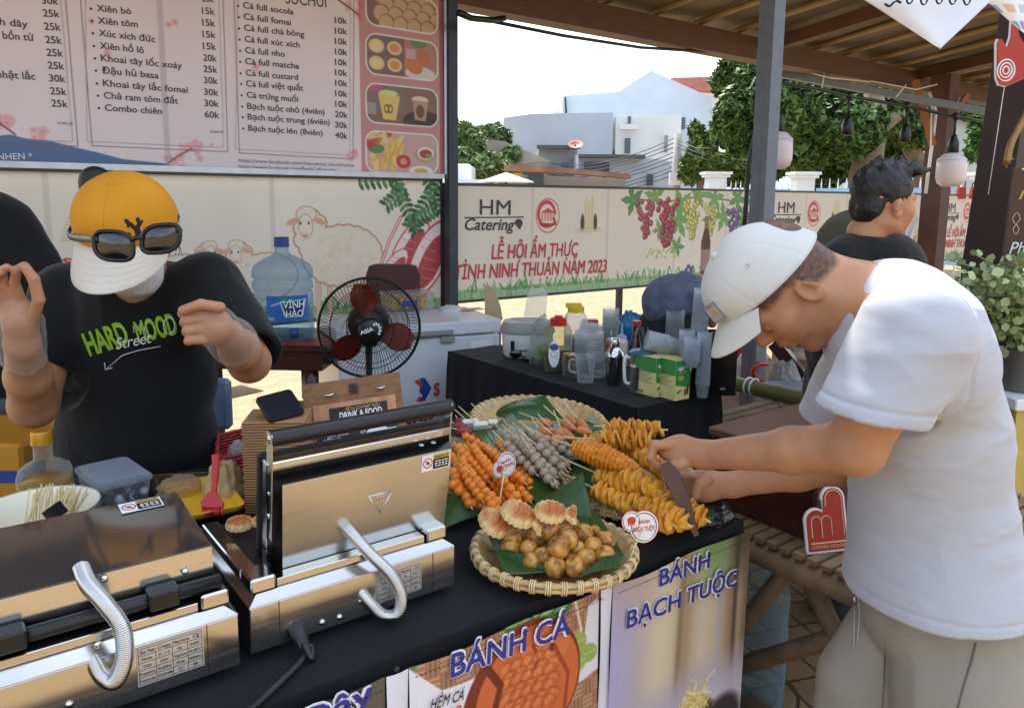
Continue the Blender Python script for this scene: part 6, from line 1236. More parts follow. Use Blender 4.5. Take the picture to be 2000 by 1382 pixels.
# ice box / cooker
p_,k=on(1030,700);t=thing('ice_box','white oval ice box with grey lid and black label at the far end','ice box',p_);B=at(p_+FW*.08)@CAMROT
def oval(m,prof,e=3.2,n=40,M=None):
 V=[]
 for rx,ry,z in prof:
  for j in range(n):a=2*PI*j/n;c_,s_=math.cos(a),math.sin(a);f_=(abs(c_)**e+abs(s_)**e)**(-1/e);V.append((rx*f_*c_,ry*f_*s_,z))
 q_=len(prof);F=[(i*n+j,i*n+(j+1)%n,(i+1)*n+(j+1)%n,(i+1)*n+j)for i in range(q_-1)for j in range(n)]+[tuple(range(n))[::-1],tuple((q_-1)*n+j for j in range(n))];m.add(m.tr(M,V),F);return m
r0=54*k
oval(MB(),[(r0*.84,r0*.6,0),(r0*.9,r0*.66,.01),(r0*.97,r0*.72,48*k)],M=B).build('tub',M_whiteplastic,t,smooth='auto')
oval(MB(),[(r0*1.02,r0*.76,48*k+.001),(r0*1.03,r0*.77,54*k),(r0*.9,r0*.66,70*k),(r0*.7,r0*.5,73*k)],M=B).build('lid',mat('grey_plastic',(150,146,142),.45,var=.05),t,smooth='auto')
oval(MB(),[(r0*.6,r0*.4,73*k+.0005),(r0*.55,r0*.36,74*k)],M=B).build('lid_window',M_blackplastic,t,smooth='auto')
m=MB();m.box((-r0*.62,-r0*.78,14*k),(-r0*.48,-r0*.70,36*k),B);m.build('black_label',M_blackplastic,t,smooth=False)
p_,k=on(1046,622,TZ+.06);p_=P(1046,622,depth(p_)+.35);m=MB();w_=24*depth(p_)/F_;m.prism([(-w_,0),(w_*.8,-.01),(w_*1.0,w_*2),(w_*.6,w_*2.5),(-w_*.4,w_*2.5),(-w_*.7,w_*2)],.004,basis(p_,RT,nrm(UP+FW*.2),-FW));m.build('plastic_scoop',M_cupframe,smooth=False,label='translucent plastic panel standing behind the ice box',cat='panel')
p_,k=on(1058,706);m=crumple(p_+[0,0,.0],(28*k,22*k),96*k,2.2);m.build('lime_bag',clear('bag_thin',(236,240,236),.16,.1,(220,226,220),.5),label='clear plastic bag of limes standing beside the ice box',cat='bag')
for dx,dy,dz in((-.02,0,.02),(.02,.01,.02),(0,-.01,.05),(.015,.015,.055)):m=MB();m.ball(p_+np.array([dx,dy,dz]),.019,12,8);m.build('lime',mat('lime_green',(120,146,62),.45,var=.15),label='green lime inside the clear bag on the drinks table',cat='lime',group='limes in the clear bag')
# syrup bottle (red cap) and yellow capped pitcher
M_syrup=mat('dark_syrup',(34,16,10),.12,var=0,coat=.5)
p_,k=on(1090,726);t=thing('syrup_bottle','square bottle half full of dark syrup with red cap and oval label','bottle',p_);B=atc(p_+FW*.03);r0=27*k;hb=92*k
m=MB();V,F=rsq([(r0*.92,0,5),(r0,.006,5),(r0,hb*.9,5),(r0*.8,hb,4)]);m.add(m.tr(B,V),F);m.build('bottle_body',clear('ribbed_clear',(232,232,214),.16,.15,(214,210,190),.4),t,smooth='auto')
m=MB();V,F=rsq([(r0*.9,.004,5),(r0*.96,.008,5),(r0*.96,hb*.5,5)]);m.add(m.tr(B,V),F);m.build('syrup',M_syrup,t,smooth='auto')
m=MB();m.lathe([(r0*.62,hb),(r0*.62,hb+14*k),(r0*.5,hb+16*k),(r0*.3,hb+16*k),(r0*.3,hb+20*k)],20,B);m.build('cap',M_red,t,smooth='auto')
m=MB();c=(np.array(B)@[-r0*.35,-r0*1.01,hb*.42,1])[:3];m.prism([(11*k*math.cos(a),27*k*math.sin(a))for a in np.linspace(0,2*PI,30)[:-1]],.001,basis(c,RT,UP,-FW));m.build('oval_label',M_inkwhite,t,smooth=False)
m=MB();m.prism([(9*k*math.cos(a),7*k*math.sin(a)+14*k)for a in np.linspace(0,2*PI,20)[:-1]],.0004,basis(c-FW*.0012,RT,UP,-FW));m.build('label_blue',mat('label_blue',(60,92,140),.5),t,smooth=False)
m=MB();m.tube([c-FW*.0014+RT*7*k*math.cos(a)+UP*5*k*math.sin(a)for a in np.linspace(0,2*PI,21)[:-1]],.0012,4,closed=True);m.build('label_ring',M_inkred,t,smooth=False)
p_,k=on(1124,690);t=thing('syrup_pitcher','clear pitcher with yellow pour cap behind the red capped syrup bottle','pitcher',p_);B=atc(p_+FW*.02);r0=23*k;hb=82*k
m=MB();V,F=rsq([(r0*.9,0,4),(r0,.006,4),(r0,hb*.86,4),(r0*.7,hb,3)]);m.add(m.tr(B,V),F);m.build('pitcher_body',M_cupframe,t,smooth='auto')
m=MB();V,F=rsq([(r0*.9,.004,4),(r0*.93,.01,4),(r0*.93,hb*.4,4)]);m.add(m.tr(B,V),F);m.build('syrup',M_syrup,t,smooth='auto')
m=MB();m.lathe([(r0*.72,hb),(r0*.72,hb+10*k),(r0*.6,hb+12*k)],18,B);m.box((-r0*.9,-r0*.3,hb+9*k),(r0*.5,r0*.3,hb+18*k),B,bev=.003);m.build('pour_cap',mat('yellow_cap',(226,186,40),.4),t,smooth='auto')
p_,k=on(1156,666);t=thing('red_carton','small red carton behind the stacked lids','carton',p_);m=MB();m.box((-.045,0,0),(.03,.05,42*k),atc(p_));m.build('carton',M_red,t,smooth=False);m=MB();m.box((-.04,-.001,30*k),(.025,0,36*k),atc(p_));m.build('white_stripe',M_inkwhite,t,smooth=False)
# stacks of cups and lids
def cup_mesh(rt,rb,h,lip=.0022):
 m=MB();m.lathe([(rb*.96,.0),(rb,.001),(rt,h-.002),(rt+lip,h-.0015),(rt+lip,h),(rt-.0006,h)],18,capt=False);return m
def stack(base,axis,n,pitch,rt,rb,h,mt_,name,label,cat,group):
 proto=None;x,y,z=frame(axis,FW)
 for i in range(n):
  M_=basis(np.asarray(base)+z*pitch*i,x,y,z)
  if proto is None:proto=cup_mesh(rt,rb,h).build(name,mt_,label=label,cat=cat,group=group,base=False);proto.matrix_world=M_
  else:c=proto.copy();COL.objects.link(c);c.matrix_world=M_
p_,k=on(1191,690);stack(p_+UP*.0,UP,12,5.5*k,16*k,13*k,30*k,M_cupframe,'plastic_cup','frosted plastic cup in the upright stack behind the lids','cup','frosted cups in the stack behind the lids')
p_,k=on(1150,704);stack(p_+UP*.002,UP,9,6.2*k,29*k,27*k,9*k,M_cupframe,'plastic_cover','translucent flat lid in the wide pile between bottle and shaker','lid','piled translucent lids')
p_,k=on(1155,646,TZ+.1);stack(p_-UP*.0,nrm(UP+RT*.1),2,6*k,25*k,20*k,9*k,M_cupframe,'plastic_cover','translucent dome lid resting on top of the lid pile','lid','dome lids on the lid pile')
p_,k=on(1316,690);stack(p_+UP*52*k,-UP,1,1,1*k,1*k,1*k,M_cup,'plastic_cup','hidden','cup','x')if 0 else None
stack(p_+UP*90*k,-UP,10,4.6*k,11*k,17*k,0.0+44*k,M_cupframe,'plastic_cup','frosted plastic cup turned over in the stack left of the tall stacks','cup','turned over cups beside the tall stacks')if 0 else stack(p_,UP,13,3.4*k,17*k,19*k,46*k,M_cupframe,'plastic_cup','frosted plastic cup turned over in the stack left of the tall stacks','cup','turned over cups beside the tall stacks')
a=P(1328,668,2.75);stack(a+RT*.0-UP*.02,nrm(-RT*.96+UP*.22),14,.0058,.034,.026,.05,M_cupframe,'plastic_cup','frosted plastic cup in the stack lying on its side','cup','cups stacked lying on their side')
M_towercup=clear('cup_silver',(238,242,246),.22,.08,(240,243,246),.5)
RK=2.74
for i,(px,yb,yt,nn,rr,lb)in enumerate(((1361,700,556,30,15,'tallest stack of cups'),(1340,700,640,14,14,'short stack of lids beside the tall cups'),(1371,775,640,26,13,'right stack in the black rack'),(1350,716,655,14,15,'cup'))):
 d_=RK-.03*i;k=d_/F_;b=P(px,yb,d_);h_=(yb-yt)*k;stack(b,nrm(UP+RT*(.04 if i==0 else .0)),nn,h_*.8/nn,rr*1.0*k*(1.05),rr*.8*k,h_*.2,M_towercup,'plastic_cup',['clear cup nested in the tallest leaning stack beside the white cap','clear cup nested in the short stack left of the tallest one','clear cup nested in the silvery stack running down the black rack','clear cup nested in the low front stack of the rack'][i],'cup',['cups of the tallest stack','cups of the short stack','cups of the stack in the rack','cups of the low front stack'][i])
 # black cup rack
p_,k=on(1392,772);t=thing('cup_rack','black acrylic cup rack at the end of the drinks table under the white cap','rack',p_);B=atc(p_);w_=42*k
M_acryl=mat('black_acrylic',(18,18,20),.15,var=.05,coat=.4)
m=MB();m.box((-w_,0,0),(-w_*.55,.006,70*k),B);m.box((-w_*.2,0,0),(w_,.006,130*k),B);m.box((-w_*.55,0,0),(-w_*.2,.006,24*k),B);m.build('front_panel',M_acryl,t,smooth=False)
m=MB();m.box((w_,0,0),(w_+.006,.16,130*k),B);m.build('side_panel',M_acryl,t,smooth=False)
m=MB();m.box((-w_-.006,0,0),(-w_,.16,70*k),B);m.build('side_panel',M_acryl,t,smooth=False);m=MB();m.box((-w_,.15,0),(w_,.156,120*k),B);m.build('back_panel',M_acryl,t,smooth=False)
for px,py in((-.72,8),(.45,12)):m=MB();m.box((w_*px-5*k,-.0015,py*k),(w_*px+5*k,-.0002,(py+4)*k),B);m.build('slot',M_steelblue,t,smooth=False)
# spice jar, cups, shaker, squeeze bottles
p_,k=on(1111,736);t=thing('spice_jar','small glass spice jar with steel cap in front of the lids','jar',p_);m=MB();m.lathe([(12.5*k,0),(13*k,.003),(13*k,30*k),(12*k,33*k)],22,at(p_));m.build('jar_body',M_glass,t,smooth='auto');m=MB();m.lathe([(13*k,33.5*k),(13.5*k,36*k),(13.5*k,46*k),(12*k,48*k)],22,at(p_));m.build('cap',mat('cap_brass',(150,126,100),.3,.8),t,smooth='auto');m=MB();m.lathe([(11.8*k,.003),(11.9*k,26*k)],20,at(p_));m.build('ground_spice',mat('spice',(70,52,36),.9,var=.3,scale=80),t)
def mcup(px,py,w_,h_,label,handle):
 p_,k=on(px,py);t=thing('measuring_cup',label,'cup',p_);m=MB();m.lathe([(w_*.72*k,0),(w_*.75*k,.002),(w_*k,h_*k),(w_*1.06*k,h_*k),(w_*1.06*k,(h_-2)*k),(w_*.97*k,(h_-3)*k)],26,at(p_),capt=False);m.build('cup_body',M_cup,t)
 if handle:m=MB();c=p_;m.tube(catmull([c-RT*w_*.95*k+UP*h_*.86*k,c-RT*w_*1.5*k+UP*h_*.8*k,c-RT*w_*1.5*k+UP*h_*.45*k,c-RT*w_*.85*k+UP*h_*.35*k],5),.004,6);m.build('handle',M_cupframe,t)
 m=MB();m.lathe([(w_*.73*k,.002),(w_*.78*k,h_*.25*k)],24,at(p_));m.build('water',M_cup,t);return t
mcup(1143,746,21,54,'clear measuring cup with a rim and handle at the table edge',1);mcup(1166,736,21,48,'second clear cup half hidden behind the measuring cup',0)
p_,k=on(1199,748);t=thing('cocktail_shaker','polished steel cocktail shaker on the drinks table','shaker',p_);m=MB();m.lathe([(14*k,0),(15*k,.003),(19*k,52*k),(19.5*k,54*k),(19.5*k,56*k)],28,at(p_));m.build('tumbler',M_steel,t,smooth='auto');m=MB();m.lathe([(19*k,56.5*k),(18*k,62*k),(12*k,72*k),(10*k,74*k)],28,at(p_));m.build('strainer',M_steel,t,smooth='auto');m=MB();m.lathe([(10*k,74.5*k),(10.5*k,85*k),(9*k,90*k),(5*k,92*k)],24,at(p_));m.build('cap',M_steel,t,smooth='auto')
for px,py,w_,h_,c,lb in((1213,712,13,52,(222,206,186),'squeeze bottle with milky beige sauce beside the shaker'),(1192,700,11,36,(150,110,92),'squeeze bottle with brown sauce left of the milky one'),(1136,672,10,30,(190,110,110),'squat pink jar in front of the red carton')):
 p_,k=on(px,py);t=thing('squeeze_bottle',lb,'bottle',p_);m=MB();m.lathe([(w_*.95*k,0),(w_*k,.004),(w_*k,h_*.9*k),(w_*.7*k,h_*k)],20,at(p_));m.build('bottle_body',mat('sauce_%d'%px,c,.35,var=.05),t,smooth='auto');m=MB();m.lathe([(w_*.75*k,h_*k+.0005),(w_*.75*k,h_*1.12*k),(w_*.2*k,h_*1.2*k),(w_*.1*k,h_*1.6*k)],16,at(p_));m.build('nozzle',M_cupframe,t,smooth='auto')
p_,k=on(1241,712);t=thing('sauce_bottle','dark brown sauce bottle with red cap behind the blue lidded pitcher','bottle',p_);m=MB();m.lathe([(15*k,0),(15.5*k,.003),(15*k,30*k),(10*k,52*k),(8*k,60*k),(8*k,78*k)],22,at(p_));m.build('bottle_body',mat('brown_sauce',(58,24,16),.12,var=0,coat=.6),t);m=MB();m.lathe([(8.6*k,79*k),(8.6*k,88*k),(7.5*k,89*k)],18,at(p_));m.build('cap',M_red,t,smooth='auto')
m=MB();a,b=P(1252,640,2.86),P(1266,706,2.8);m.tube([a,b],[.011,.014],4);m.tube([a+RT*.02,b+RT*.03],[.008,.012],4);m.build('serving_tongs',M_blackplastic,smooth=False,label='black tongs standing upright behind the blue lidded pitcher',cat='tongs')
crumple(onz(1285,690,TZ),(.045,.03),.085,6.6).build('foam_bag',clear('bag_white',(240,240,240),.55,.3,(226,226,226)),label='white plastic bag between the tongs and cup stacks',cat='bag')
p_,k=on(1252,762);t=thing('coffee_pitcher','clear pitcher of black coffee with blue lid and pale handle','pitcher',p_);B=at(p_);m=MB();m.lathe([(22*k,0),(23*k,.004),(25*k,72*k),(25*k,74*k)],28,B);m.build('pitcher_body',M_glass,t,smooth='auto');m=MB();m.lathe([(21.5*k,.004),(23*k,50*k)],26,B);m.build('coffee',M_syrup,t,smooth='auto');m=MB();m.lathe([(26*k,74.5*k),(26.5*k,79*k),(20*k,83*k),(8*k,84*k)],28,B);m.build('lid',clear('lid_blue',(120,170,196),.6,.25,(110,160,186)),t,smooth='auto')
m=MB();m.tube(catmull([p_-RT*24*k+UP*66*k,p_-RT*33*k+UP*68*k,p_-RT*35*k+UP*50*k,p_-RT*32*k+UP*18*k,p_-RT*22*k+UP*14*k],6),.0065,8);m.build('handle',M_whiteplastic,t)
# green coffee cartons
def gcarton(px,py,w_,dp,h_,ang,label):
 p_,k=on(px,py);t=thing('coffee_carton',label,'carton',p_,'green coffee cartons');B=at(p_)@CAMROT@Matrix.Rotation(R(ang),4,'Z');h_*=k
 m=MB();m.box((0,0,0),(w_,dp,h_),B);m.build('box',mat('carton_cream',(226,214,140),.4,var=.03),t,smooth=False)
 g_=mat('carton_green',(46,140,66),.4,var=.05)
 m=MB();m.box((-.0006,.001,h_*.62),(-.0001,dp-.001,h_*.995),B);m.box((.0,-.0006,h_*.42),(w_*.999,-.0001,h_*.995),B);m.prism([(.001,h_*.42),(w_*.999,h_*.42),(w_*.999,h_*.28),(w_*.5,h_*.34),(.001,h_*.38)],.0005,B@Matrix(((1,0,0,0),(0,0,-1,-.0001),(0,1,0,0),(0,0,0,1))));m.build('green_print',g_,t,smooth=False)
 F2=B@Matrix(((1,0,0,0),(0,0,-1,-.0008),(0,1,0,0),(0,0,0,1)))
 m=MB();
 fl=lambda u_,v_:(np.array(F2)@[u_*w_,v_*h_,.0004,1])[:3]
 textfit(m,'Ngôi Sao',fl(.10,.74),fl(.92,.80),h_*.085,bold=.03,up=UP+0*RT,shear=.2);m.build('white_lettering',M_inkwhite,t,smooth=False)
 m=MB();m.prism([((.36+.20*math.cos(a))*w_,(.55+.06*math.sin(a))*h_)for a in np.linspace(0,2*PI,20)[:-1]],.0004,F2);m.prism([(.2*w_,.66*h_),(.8*w_,.70*h_),(.8*w_,.72*h_),(.2*w_,.68*h_)],.0004,F2);m.build('gold_print',M_gold,t,smooth=False)
 m=MB();m.box((.62*w_,.10*h_,.0001),(.74*w_,.26*h_,.0006),F2);m.box((.78*w_,.12*h_,.0001),(.92*w_,.36*h_,.0006),F2);m.prism([(.1*w_,.16*h_),(.4*w_,.22*h_),(.4*w_,.27*h_),(.1*w_,.21*h_)],.0005,F2);m.build('glass_picture',mat('print_brown',(96,62,40),.5),t,smooth=False)
 F3=B@Matrix(((0,0,-1,-.0008),(-1,0,0,dp),(0,1,0,0),(0,0,0,1)))
 m=MB();fl3=lambda u_,v_:(np.array(F3)@[u_*dp,v_*h_,.0003,1])[:3]
 for i in range(7):m.box((.15*dp,(.60-.045*i)*h_,0),((.85-.1*(i%3))*dp,(.614-.045*i)*h_,.0004),F3)
 for i in range(9):m.box((.15*dp+i*.003,.04*h_,0),(.15*dp+i*.003+.0015,.12*h_,.0005),F3)
 m.build('fine_print',M_inkgrey,t,smooth=False);return t
gcarton(1280,776,.055,.10,80,38,'green coffee carton standing half behind the front one');gcarton(1318,783,.072,.11,82,35,'green and cream coffee carton in front reading Ngôi Sao')
# sunglasses on the table
p_,k=on(1022,706);t=thing('sunglasses','black sunglasses lying folded on the drinks table','sunglasses',p_)
for i,(dx,dy)in enumerate(((-15,5),(12,-6))):m=MB();m.ball(P(1022+dx,696-dy,depth(p_)),(.024,.006,.017),14,8,M=at(P(1022+dx,696-dy,depth(p_)))@CAMROT@Matrix.Rotation(R(-20),4,'X')@Matrix.Diagonal((.028,.006,.017,1)))if 0 else m.ball((0,0,0),1,14,8,M=at(P(1022+dx,696-dy,depth(p_)))@CAMROT@Matrix.Diagonal((.028,.007,.018,1)));m.build('lens',mat('dark_lens',(14,14,16),.05,var=0,coat=1),t)
m=MB();m.tube([P(1012,690,depth(p_)),P(1028,700,depth(p_))],.004,6);m.build('bridge',M_blackplastic,t);m=MB();m.tube([P(1004,686,depth(p_)),P(1030,684,depth(p_)+.06)],.003,6);m.build('temple',M_blackplastic,t);m=MB();m.tube([P(1042,702,depth(p_)),P(1050,690,depth(p_)+.05)],.003,6);m.build('temple',M_blackplastic,t)
# ---------------------------------------------------------------- chest freezer
fx_,fy_=nrm((.98,-.19,0)),nrm((.19,.98,0));o=np.array([2.252,3.105,0])-fx_*.82;B=basis(o,fx_,fy_,(0,0,1))
t=thing('chest_freezer','white chest freezer with grey handle and red blue arrow emblem','freezer',o)
M_enamel=mat('white_enamel',(222,224,228),.3,var=.03,coat=.3)
m=MB();m.box((0,0,.05),(.82,.46,.775),B,bev=.01);m.build('cabinet',M_enamel,t,smooth=False);m=MB();m.box((-.005,-.012,.782),(.825,.47,.85),B,bev=.008);m.build('lid',M_enamel,t,smooth=False)
m=MB();m.box((.28,-.03,.79),(.56,-.0125,.815),B,bev=.005);m.build('handle',mat('grey_plastic',(150,146,142),.45),t,smooth=False);m=MB();m.box((.50,-.022,.75),(.57,-.001,.781),B,bev=.004);m.build('lock',mat('grey_plastic',(150,146,142),.45),t,smooth=False)
m=MB();m.box((.66,-.0012,.68),(.78,-.0002,.745),B);m.build('energy_label',M_inkwhite,t,smooth=False)
fz=lambda X,Z:(np.array(B)@[X,-.001,Z,1])[:3]
q_=onv(826,765,3.16);X0_=(q_-o)@fx_;Z0_=q_[2];k=.0024;FB=B@Matrix(((1,0,0,X0_),(0,0,-1,-.0008),(0,1,0,Z0_),(0,0,0,1)))
m=MB();m.prism([(-16*k,22*k),(-5*k,24*k),(10*k,4*k),(4*k,2*k),(-2*k,8*k)],.0006,FB);m.prism([(-12*k,-20*k),(2*k,-24*k),(4*k,-12*k),(-4*k,-12*k)],.0006,FB);m.build('emblem_red',M_inkred,t,smooth=False)
m=MB();m.prism([(-4*k,26*k),(8*k,26*k),(22*k,4*k),(8*k,-22*k),(-2*k,-22*k),(8*k,2*k)],.0006,FB);m.prism([(5*k+9*k*math.cos(a),1*k+10*k*math.sin(a))for a in np.linspace(0,2*PI,24)[:-1]],.0009,FB);m.build('emblem_blue',mat('emblem_blue',(40,70,150),.5,var=0),t,smooth=False)
m=MB();g_=lambda a,b:(np.array(FB)@[a*k,b*k,.0008,1])[:3];textfit(m,'S',g_(26,-12),g_(40,-12),24*k,bold=.05);m.build('brand_lettering',M_inkred,t,smooth=False)
p_=onz(795,602,.86);t=thing('snack_box','clear plastic box of yellow snacks on the freezer','food box',p_);Bq=basis(p_+[0,0,-.005],fx_,fy_,(0,0,1))
m=MB();roundbox(m,.13,.085,.0,.085,.02,.92,Bq,top=False);m.build('tub',M_clearbox,t,smooth='auto');m=MB();roundbox(m,.133,.088,.0855,.095,.02,1,Bq);m.build('lid',M_clearbox,t,smooth='auto');m=MB();rg=np.random.default_rng(6)
for _ in range(70):m.ball(m.tr(Bq,[[rg.uniform(-.105,.105),rg.uniform(-.065,.065),rg.uniform(.01,.075)]])[0],rg.uniform(.01,.02,3),7,5)
m.build('yellow_snacks',mat('snack_yellow',(226,170,56),.5,var=.2,scale=30),t);m=MB();m.box((-.05,-.0895,.03),(.03,-.088,.06),Bq);m.build('blue_label',mat('emblem_blue',(40,70,150)),t,smooth=False)
crumple(onz(880,606,.852),(.07,.06),.03,4.4).build('cloth',mat('white_cloth',(210,208,206),.8,var=.08),label='crumpled white cloth on the freezer beside the snack box',cat='cloth')
m=MB();a=onz(915,604,.853);m.box((-.06,-.04,0),(.08,.04,.002),basis(a,fx_,fy_,(0,0,1)));m.build('printed_leaflet',mat('leaflet',(206,150,150),.5,var=.6,scale=30),smooth=False,label='printed leaflet lying flat on the freezer lid',cat='leaflet')
# tan folding chair back right of the freezer
t=thing('folding_chair','tan folding chair back standing right of the freezer','chair',P(965,600,4.5)*[1,1,0]);D_=4.3;out=[(947,620),(946,566),(955,558),(966,566),(978,600),(982,625)];m=MB();slab(m,out,D_,.03);m.build('backrest',mat('tan_plastic',(196,170,132),.5,var=.05),t,smooth=False)
a=P(960,600,D_+.02);m=MB();m.tube([a,a*[1,1,0]],.012,6);m.build('leg',M_steelblue,t);m=MB();a=P(975,610,D_+.02);m.tube([a,a*[1,1,0]],.012,6);m.build('leg',M_steelblue,t);m=MB();m.box((-.2,.0,.4),(.05,.35,.43),atc(P(965,600,D_+.03)*[1,1,0]));m.build('seat',mat('tan_plastic',(196,170,132)),t,smooth=False)
# dark red chair
D_=4.35;t=thing('leather_chair','dark reddish brown padded chair back behind the fan','chair',P(770,600,D_)*[1,1,0]);B=atc(P(770,560,D_)*[1,1,0]);k=D_/F_;zt=P(770,515,D_)[2];M_lea=mat('brown_leather',(76,40,34),.45,var=.12)
m=MB();out=[(-50*k,zt-.42),(50*k,zt-.42),(52*k,zt-.06),(44*k,zt-.008),(30*k,zt),(-34*k,zt),(-46*k,zt-.01),(-52*k,zt-.06)];m.prism(out,.05,B@Matrix(((1,0,0,0),(0,0,-1,0),(0,1,0,0),(0,0,0,1))));m.build('backrest',M_lea,t,smooth=False);m=MB();m.box((-.16,-.45,.40),(.16,-.0,.47),B,bev=.02);m.build('seat',M_lea,t,smooth=False)
for sx in(-.14,.14):
 for sy in(-.42,-.04):m=MB();m.tube([(np.array(B)@[sx,sy,.41,1])[:3],(np.array(B)@[sx,sy,0,1])[:3]],.014,8);m.build('leg',M_dark,t)
 # ---------------------------------------------------------------- brown turned leg table and the big water bottle
BZ=.78;t=thing('side_table','dark brown wooden table with turned legs under the water bottle','table',P(500,690,3.6)*[1,1,0]);M_mah=mat('mahogany',(64,32,30),.3,var=.25,scale=6,coat=.3)
a=onz(640,672,BZ);xr=RT*.98-FW*.05;xr=nrm(xr);yr=np.cross(UP,xr);B=basis(a*[1,1,0]-xr*1.15-yr*.06,xr,yr,(0,0,1))
m=MB();m.box((0,0,BZ-.03),(1.17,.5,BZ),B,bev=.008);m.build('tabletop',M_mah,t,smooth=False);m=MB();m.box((.04,.03,BZ-.12),(1.13,.47,BZ-.031),B);m.build('apron',M_mah,t,smooth=False)
for X in(.08,1.06):
 for Y in(.07,.43):m=MB();m.lathe([(.03,0),(.02,.06),(.028,.1),(.018,.14),(.03,.3),(.045,.42),(.028,.5),(.04,.53),(.04,BZ-.121)],18,B@Matrix.Translation(Vector((X,Y,0))));m.build('leg',M_mah,t)
m=MB();q_=(np.array(B)@[.96,.04,BZ+.0008,1])[:3];m.box((.9,.02,BZ+.0006),(1.15,.2,BZ+.0022),B);m.build('red_cloth',mat('red_weave',(150,40,42)),smooth=False,label='dark red woven mat at the end of the brown table',cat='mat')
p_=onz(556,660,BZ+.001);k=depth(p_)/F_;t=thing('water_bottle','large blue tinted water bottle with dark blue cap and Vĩnh Hảo label','water bottle',p_);r0=58*k;hb=200*k;B=at(p_)
M_wb=clear('bottle_blue',(222,235,244),.10,.06,(170,200,220),.5)
m=MB();m.lathe([(r0*.86,0),(r0*.98,.008),(r0*1.02,.05),(r0*1.02,hb*.16),(r0*.95,hb*.17),(r0*.95,hb*.19),(r0,hb*.2),(r0,hb*.46),(r0*.94,hb*.47),(r0*.94,hb*.49),(r0,hb*.50),(r0,hb*.57),(r0*.94,hb*.58),(r0*.94,hb*.60),(r0*1.0,hb*.61),(r0*1.0,hb*.68),(r0*.92,hb*.73),(r0*.6,hb*.79),(r0*.3,hb*.83),(r0*.23,hb*.86),(r0*.22,hb*.93)],40,B);m.build('bottle_body',M_wb,t)
m=MB();m.lathe([(r0*.26,hb*.905),(r0*.26,hb*.92),(r0*.245,hb*.925),(r0*.245,hb*.995),(r0*.22,hb*1.0)],24,B);m.build('cap',mat('cap_blue',(40,66,130),.35),t,smooth='auto')
m=MB();m.lathe([(r0*.9,.01),(r0*.96,.04),(r0*.96,hb*.16),(r0*.9,hb*.18),(r0*.93,hb*.3)],36,B);m.build('water',clear('water_tint',(226,238,244),.06,.05,(160,190,206),.3),t)
def arc(a0,a1,z0,z1,rr):return lambda a,b:np.stack([p_[0]+rr*np.cos(a0+(a1-a0)*a),p_[1]+rr*np.sin(a0+(a1-a0)*a),p_[2]+z1+(z0-z1)*b],1)
va=math.atan2(-p_[1],-p_[0])+.16
cvb=Canvas(64,52,(34,92,160),64,52);cvb.rect(1,1,63,51,(40,112,186));cvb.poly([(20,12),(60,8),(52,44),(26,42)],(226,236,246));cvb.poly([(22,14),(57,10),(50,42),(28,40)],(20,44,92));cvb.line([(8,20),(20,14),(26,10)],2,(206,226,240));cvb.ell(26,7,7,3,(60,150,80));cvb.rect(3,42,12,49,(220,226,230))
printed(cvb,arc(va-.72,va+.72,hb*.21,hb*.455,r0*1.012),'paper_label',t)
m=MB();rl_=r0*1.03
def onarc(s_,th,z,cap):textfit(m,s_,p_+[rl_*math.cos(va+th[0]),rl_*math.sin(va+th[0]),z],p_+[rl_*math.cos(va+th[1]),rl_*math.sin(va+th[1]),z],cap,off=.011,bold=.02)
onarc('VĨNH',(-.2,.5),hb*.34,hb*.06);onarc('HẢO',(-.12,.46),hb*.255,hb*.06);m.build('label_lettering',M_inkwhite,t,smooth=False)
m=MB();c=p_+[r0*1.02*math.cos(va+.1),r0*1.02*math.sin(va+.1),.05];dv=np.array([math.cos(va+.1),math.sin(va+.1),0]);m.tube([c,c+dv*.03],.014,10);m.box((-.016,-.01,-.02),(.016,.012,.02),at(c+dv*.03));m.build('tap',mat('cap_blue',(40,66,130)),t)
# ---------------------------------------------------------------- fan
D_=2.95;c=P(722,640,D_);k=D_/F_;R_=99*k;t=thing('standing_fan','black standing fan with reddish blades between water bottle and freezer','fan',c*[1,1,0])
fz_=nrm(-FW*.96+RT*.22+UP*.0);fx2,fy2,_=(lambda z:(nrm(np.cross(UP,z)),nrm(np.cross(z,np.cross(UP,z))),z))(fz_);FBm=basis(c,fx2,fy2,fz_)
M_cage=mat('fan_cage',(26,24,24),.3,.4,var=0)
m=MB();a=np.linspace(0,2*PI,65)[:-1]
def cir(r_,z):return m.tr(FBm,np.stack([r_*np.cos(a),r_*np.sin(a),np.full(64,z)],1))
m.tube(cir(R_,0),.0055,6,closed=True);m.build('cage_rim',M_cage,t)
for sg_,nm in((1,'front_cage'),(-1,'rear_cage')):
 m=MB()
 for r_,z in((R_*.78,.045),(R_*.45,.065),(R_*.26,.07)):m.tube(cir(r_,sg_*z),.0016,4,closed=True)
 for i in range(84):
  th=2*PI*i/84;sw=.28;V=[]
  for q_,z in((.24,.07),(.5,.064),(.78,.046),(.93,.025),(1.0,.0)):V.append((R_*q_*math.cos(th+sw*(1-q_)),R_*q_*math.sin(th+sw*(1-q_)),sg_*z))
  m.tube(m.tr(FBm,V),.0011,3,caps=False)
 m.build(nm,M_cage,t,smooth=False)
m=MB();m.lathe([(R_*.25,.066),(R_*.25,.074),(R_*.2,.082),(0.0,.084)],28,FBm,capt=False);m.build('hub_badge',M_blackplastic,t)
m=MB();g_=lambda X,Y:(np.array(FBm)@[X*R_,Y*R_,.0845,1])[:3];textfit(m,'ASIA',g_(-.19,-.06),g_(.06,.02),.055*R_*1.3,bold=.03,up=fy2)
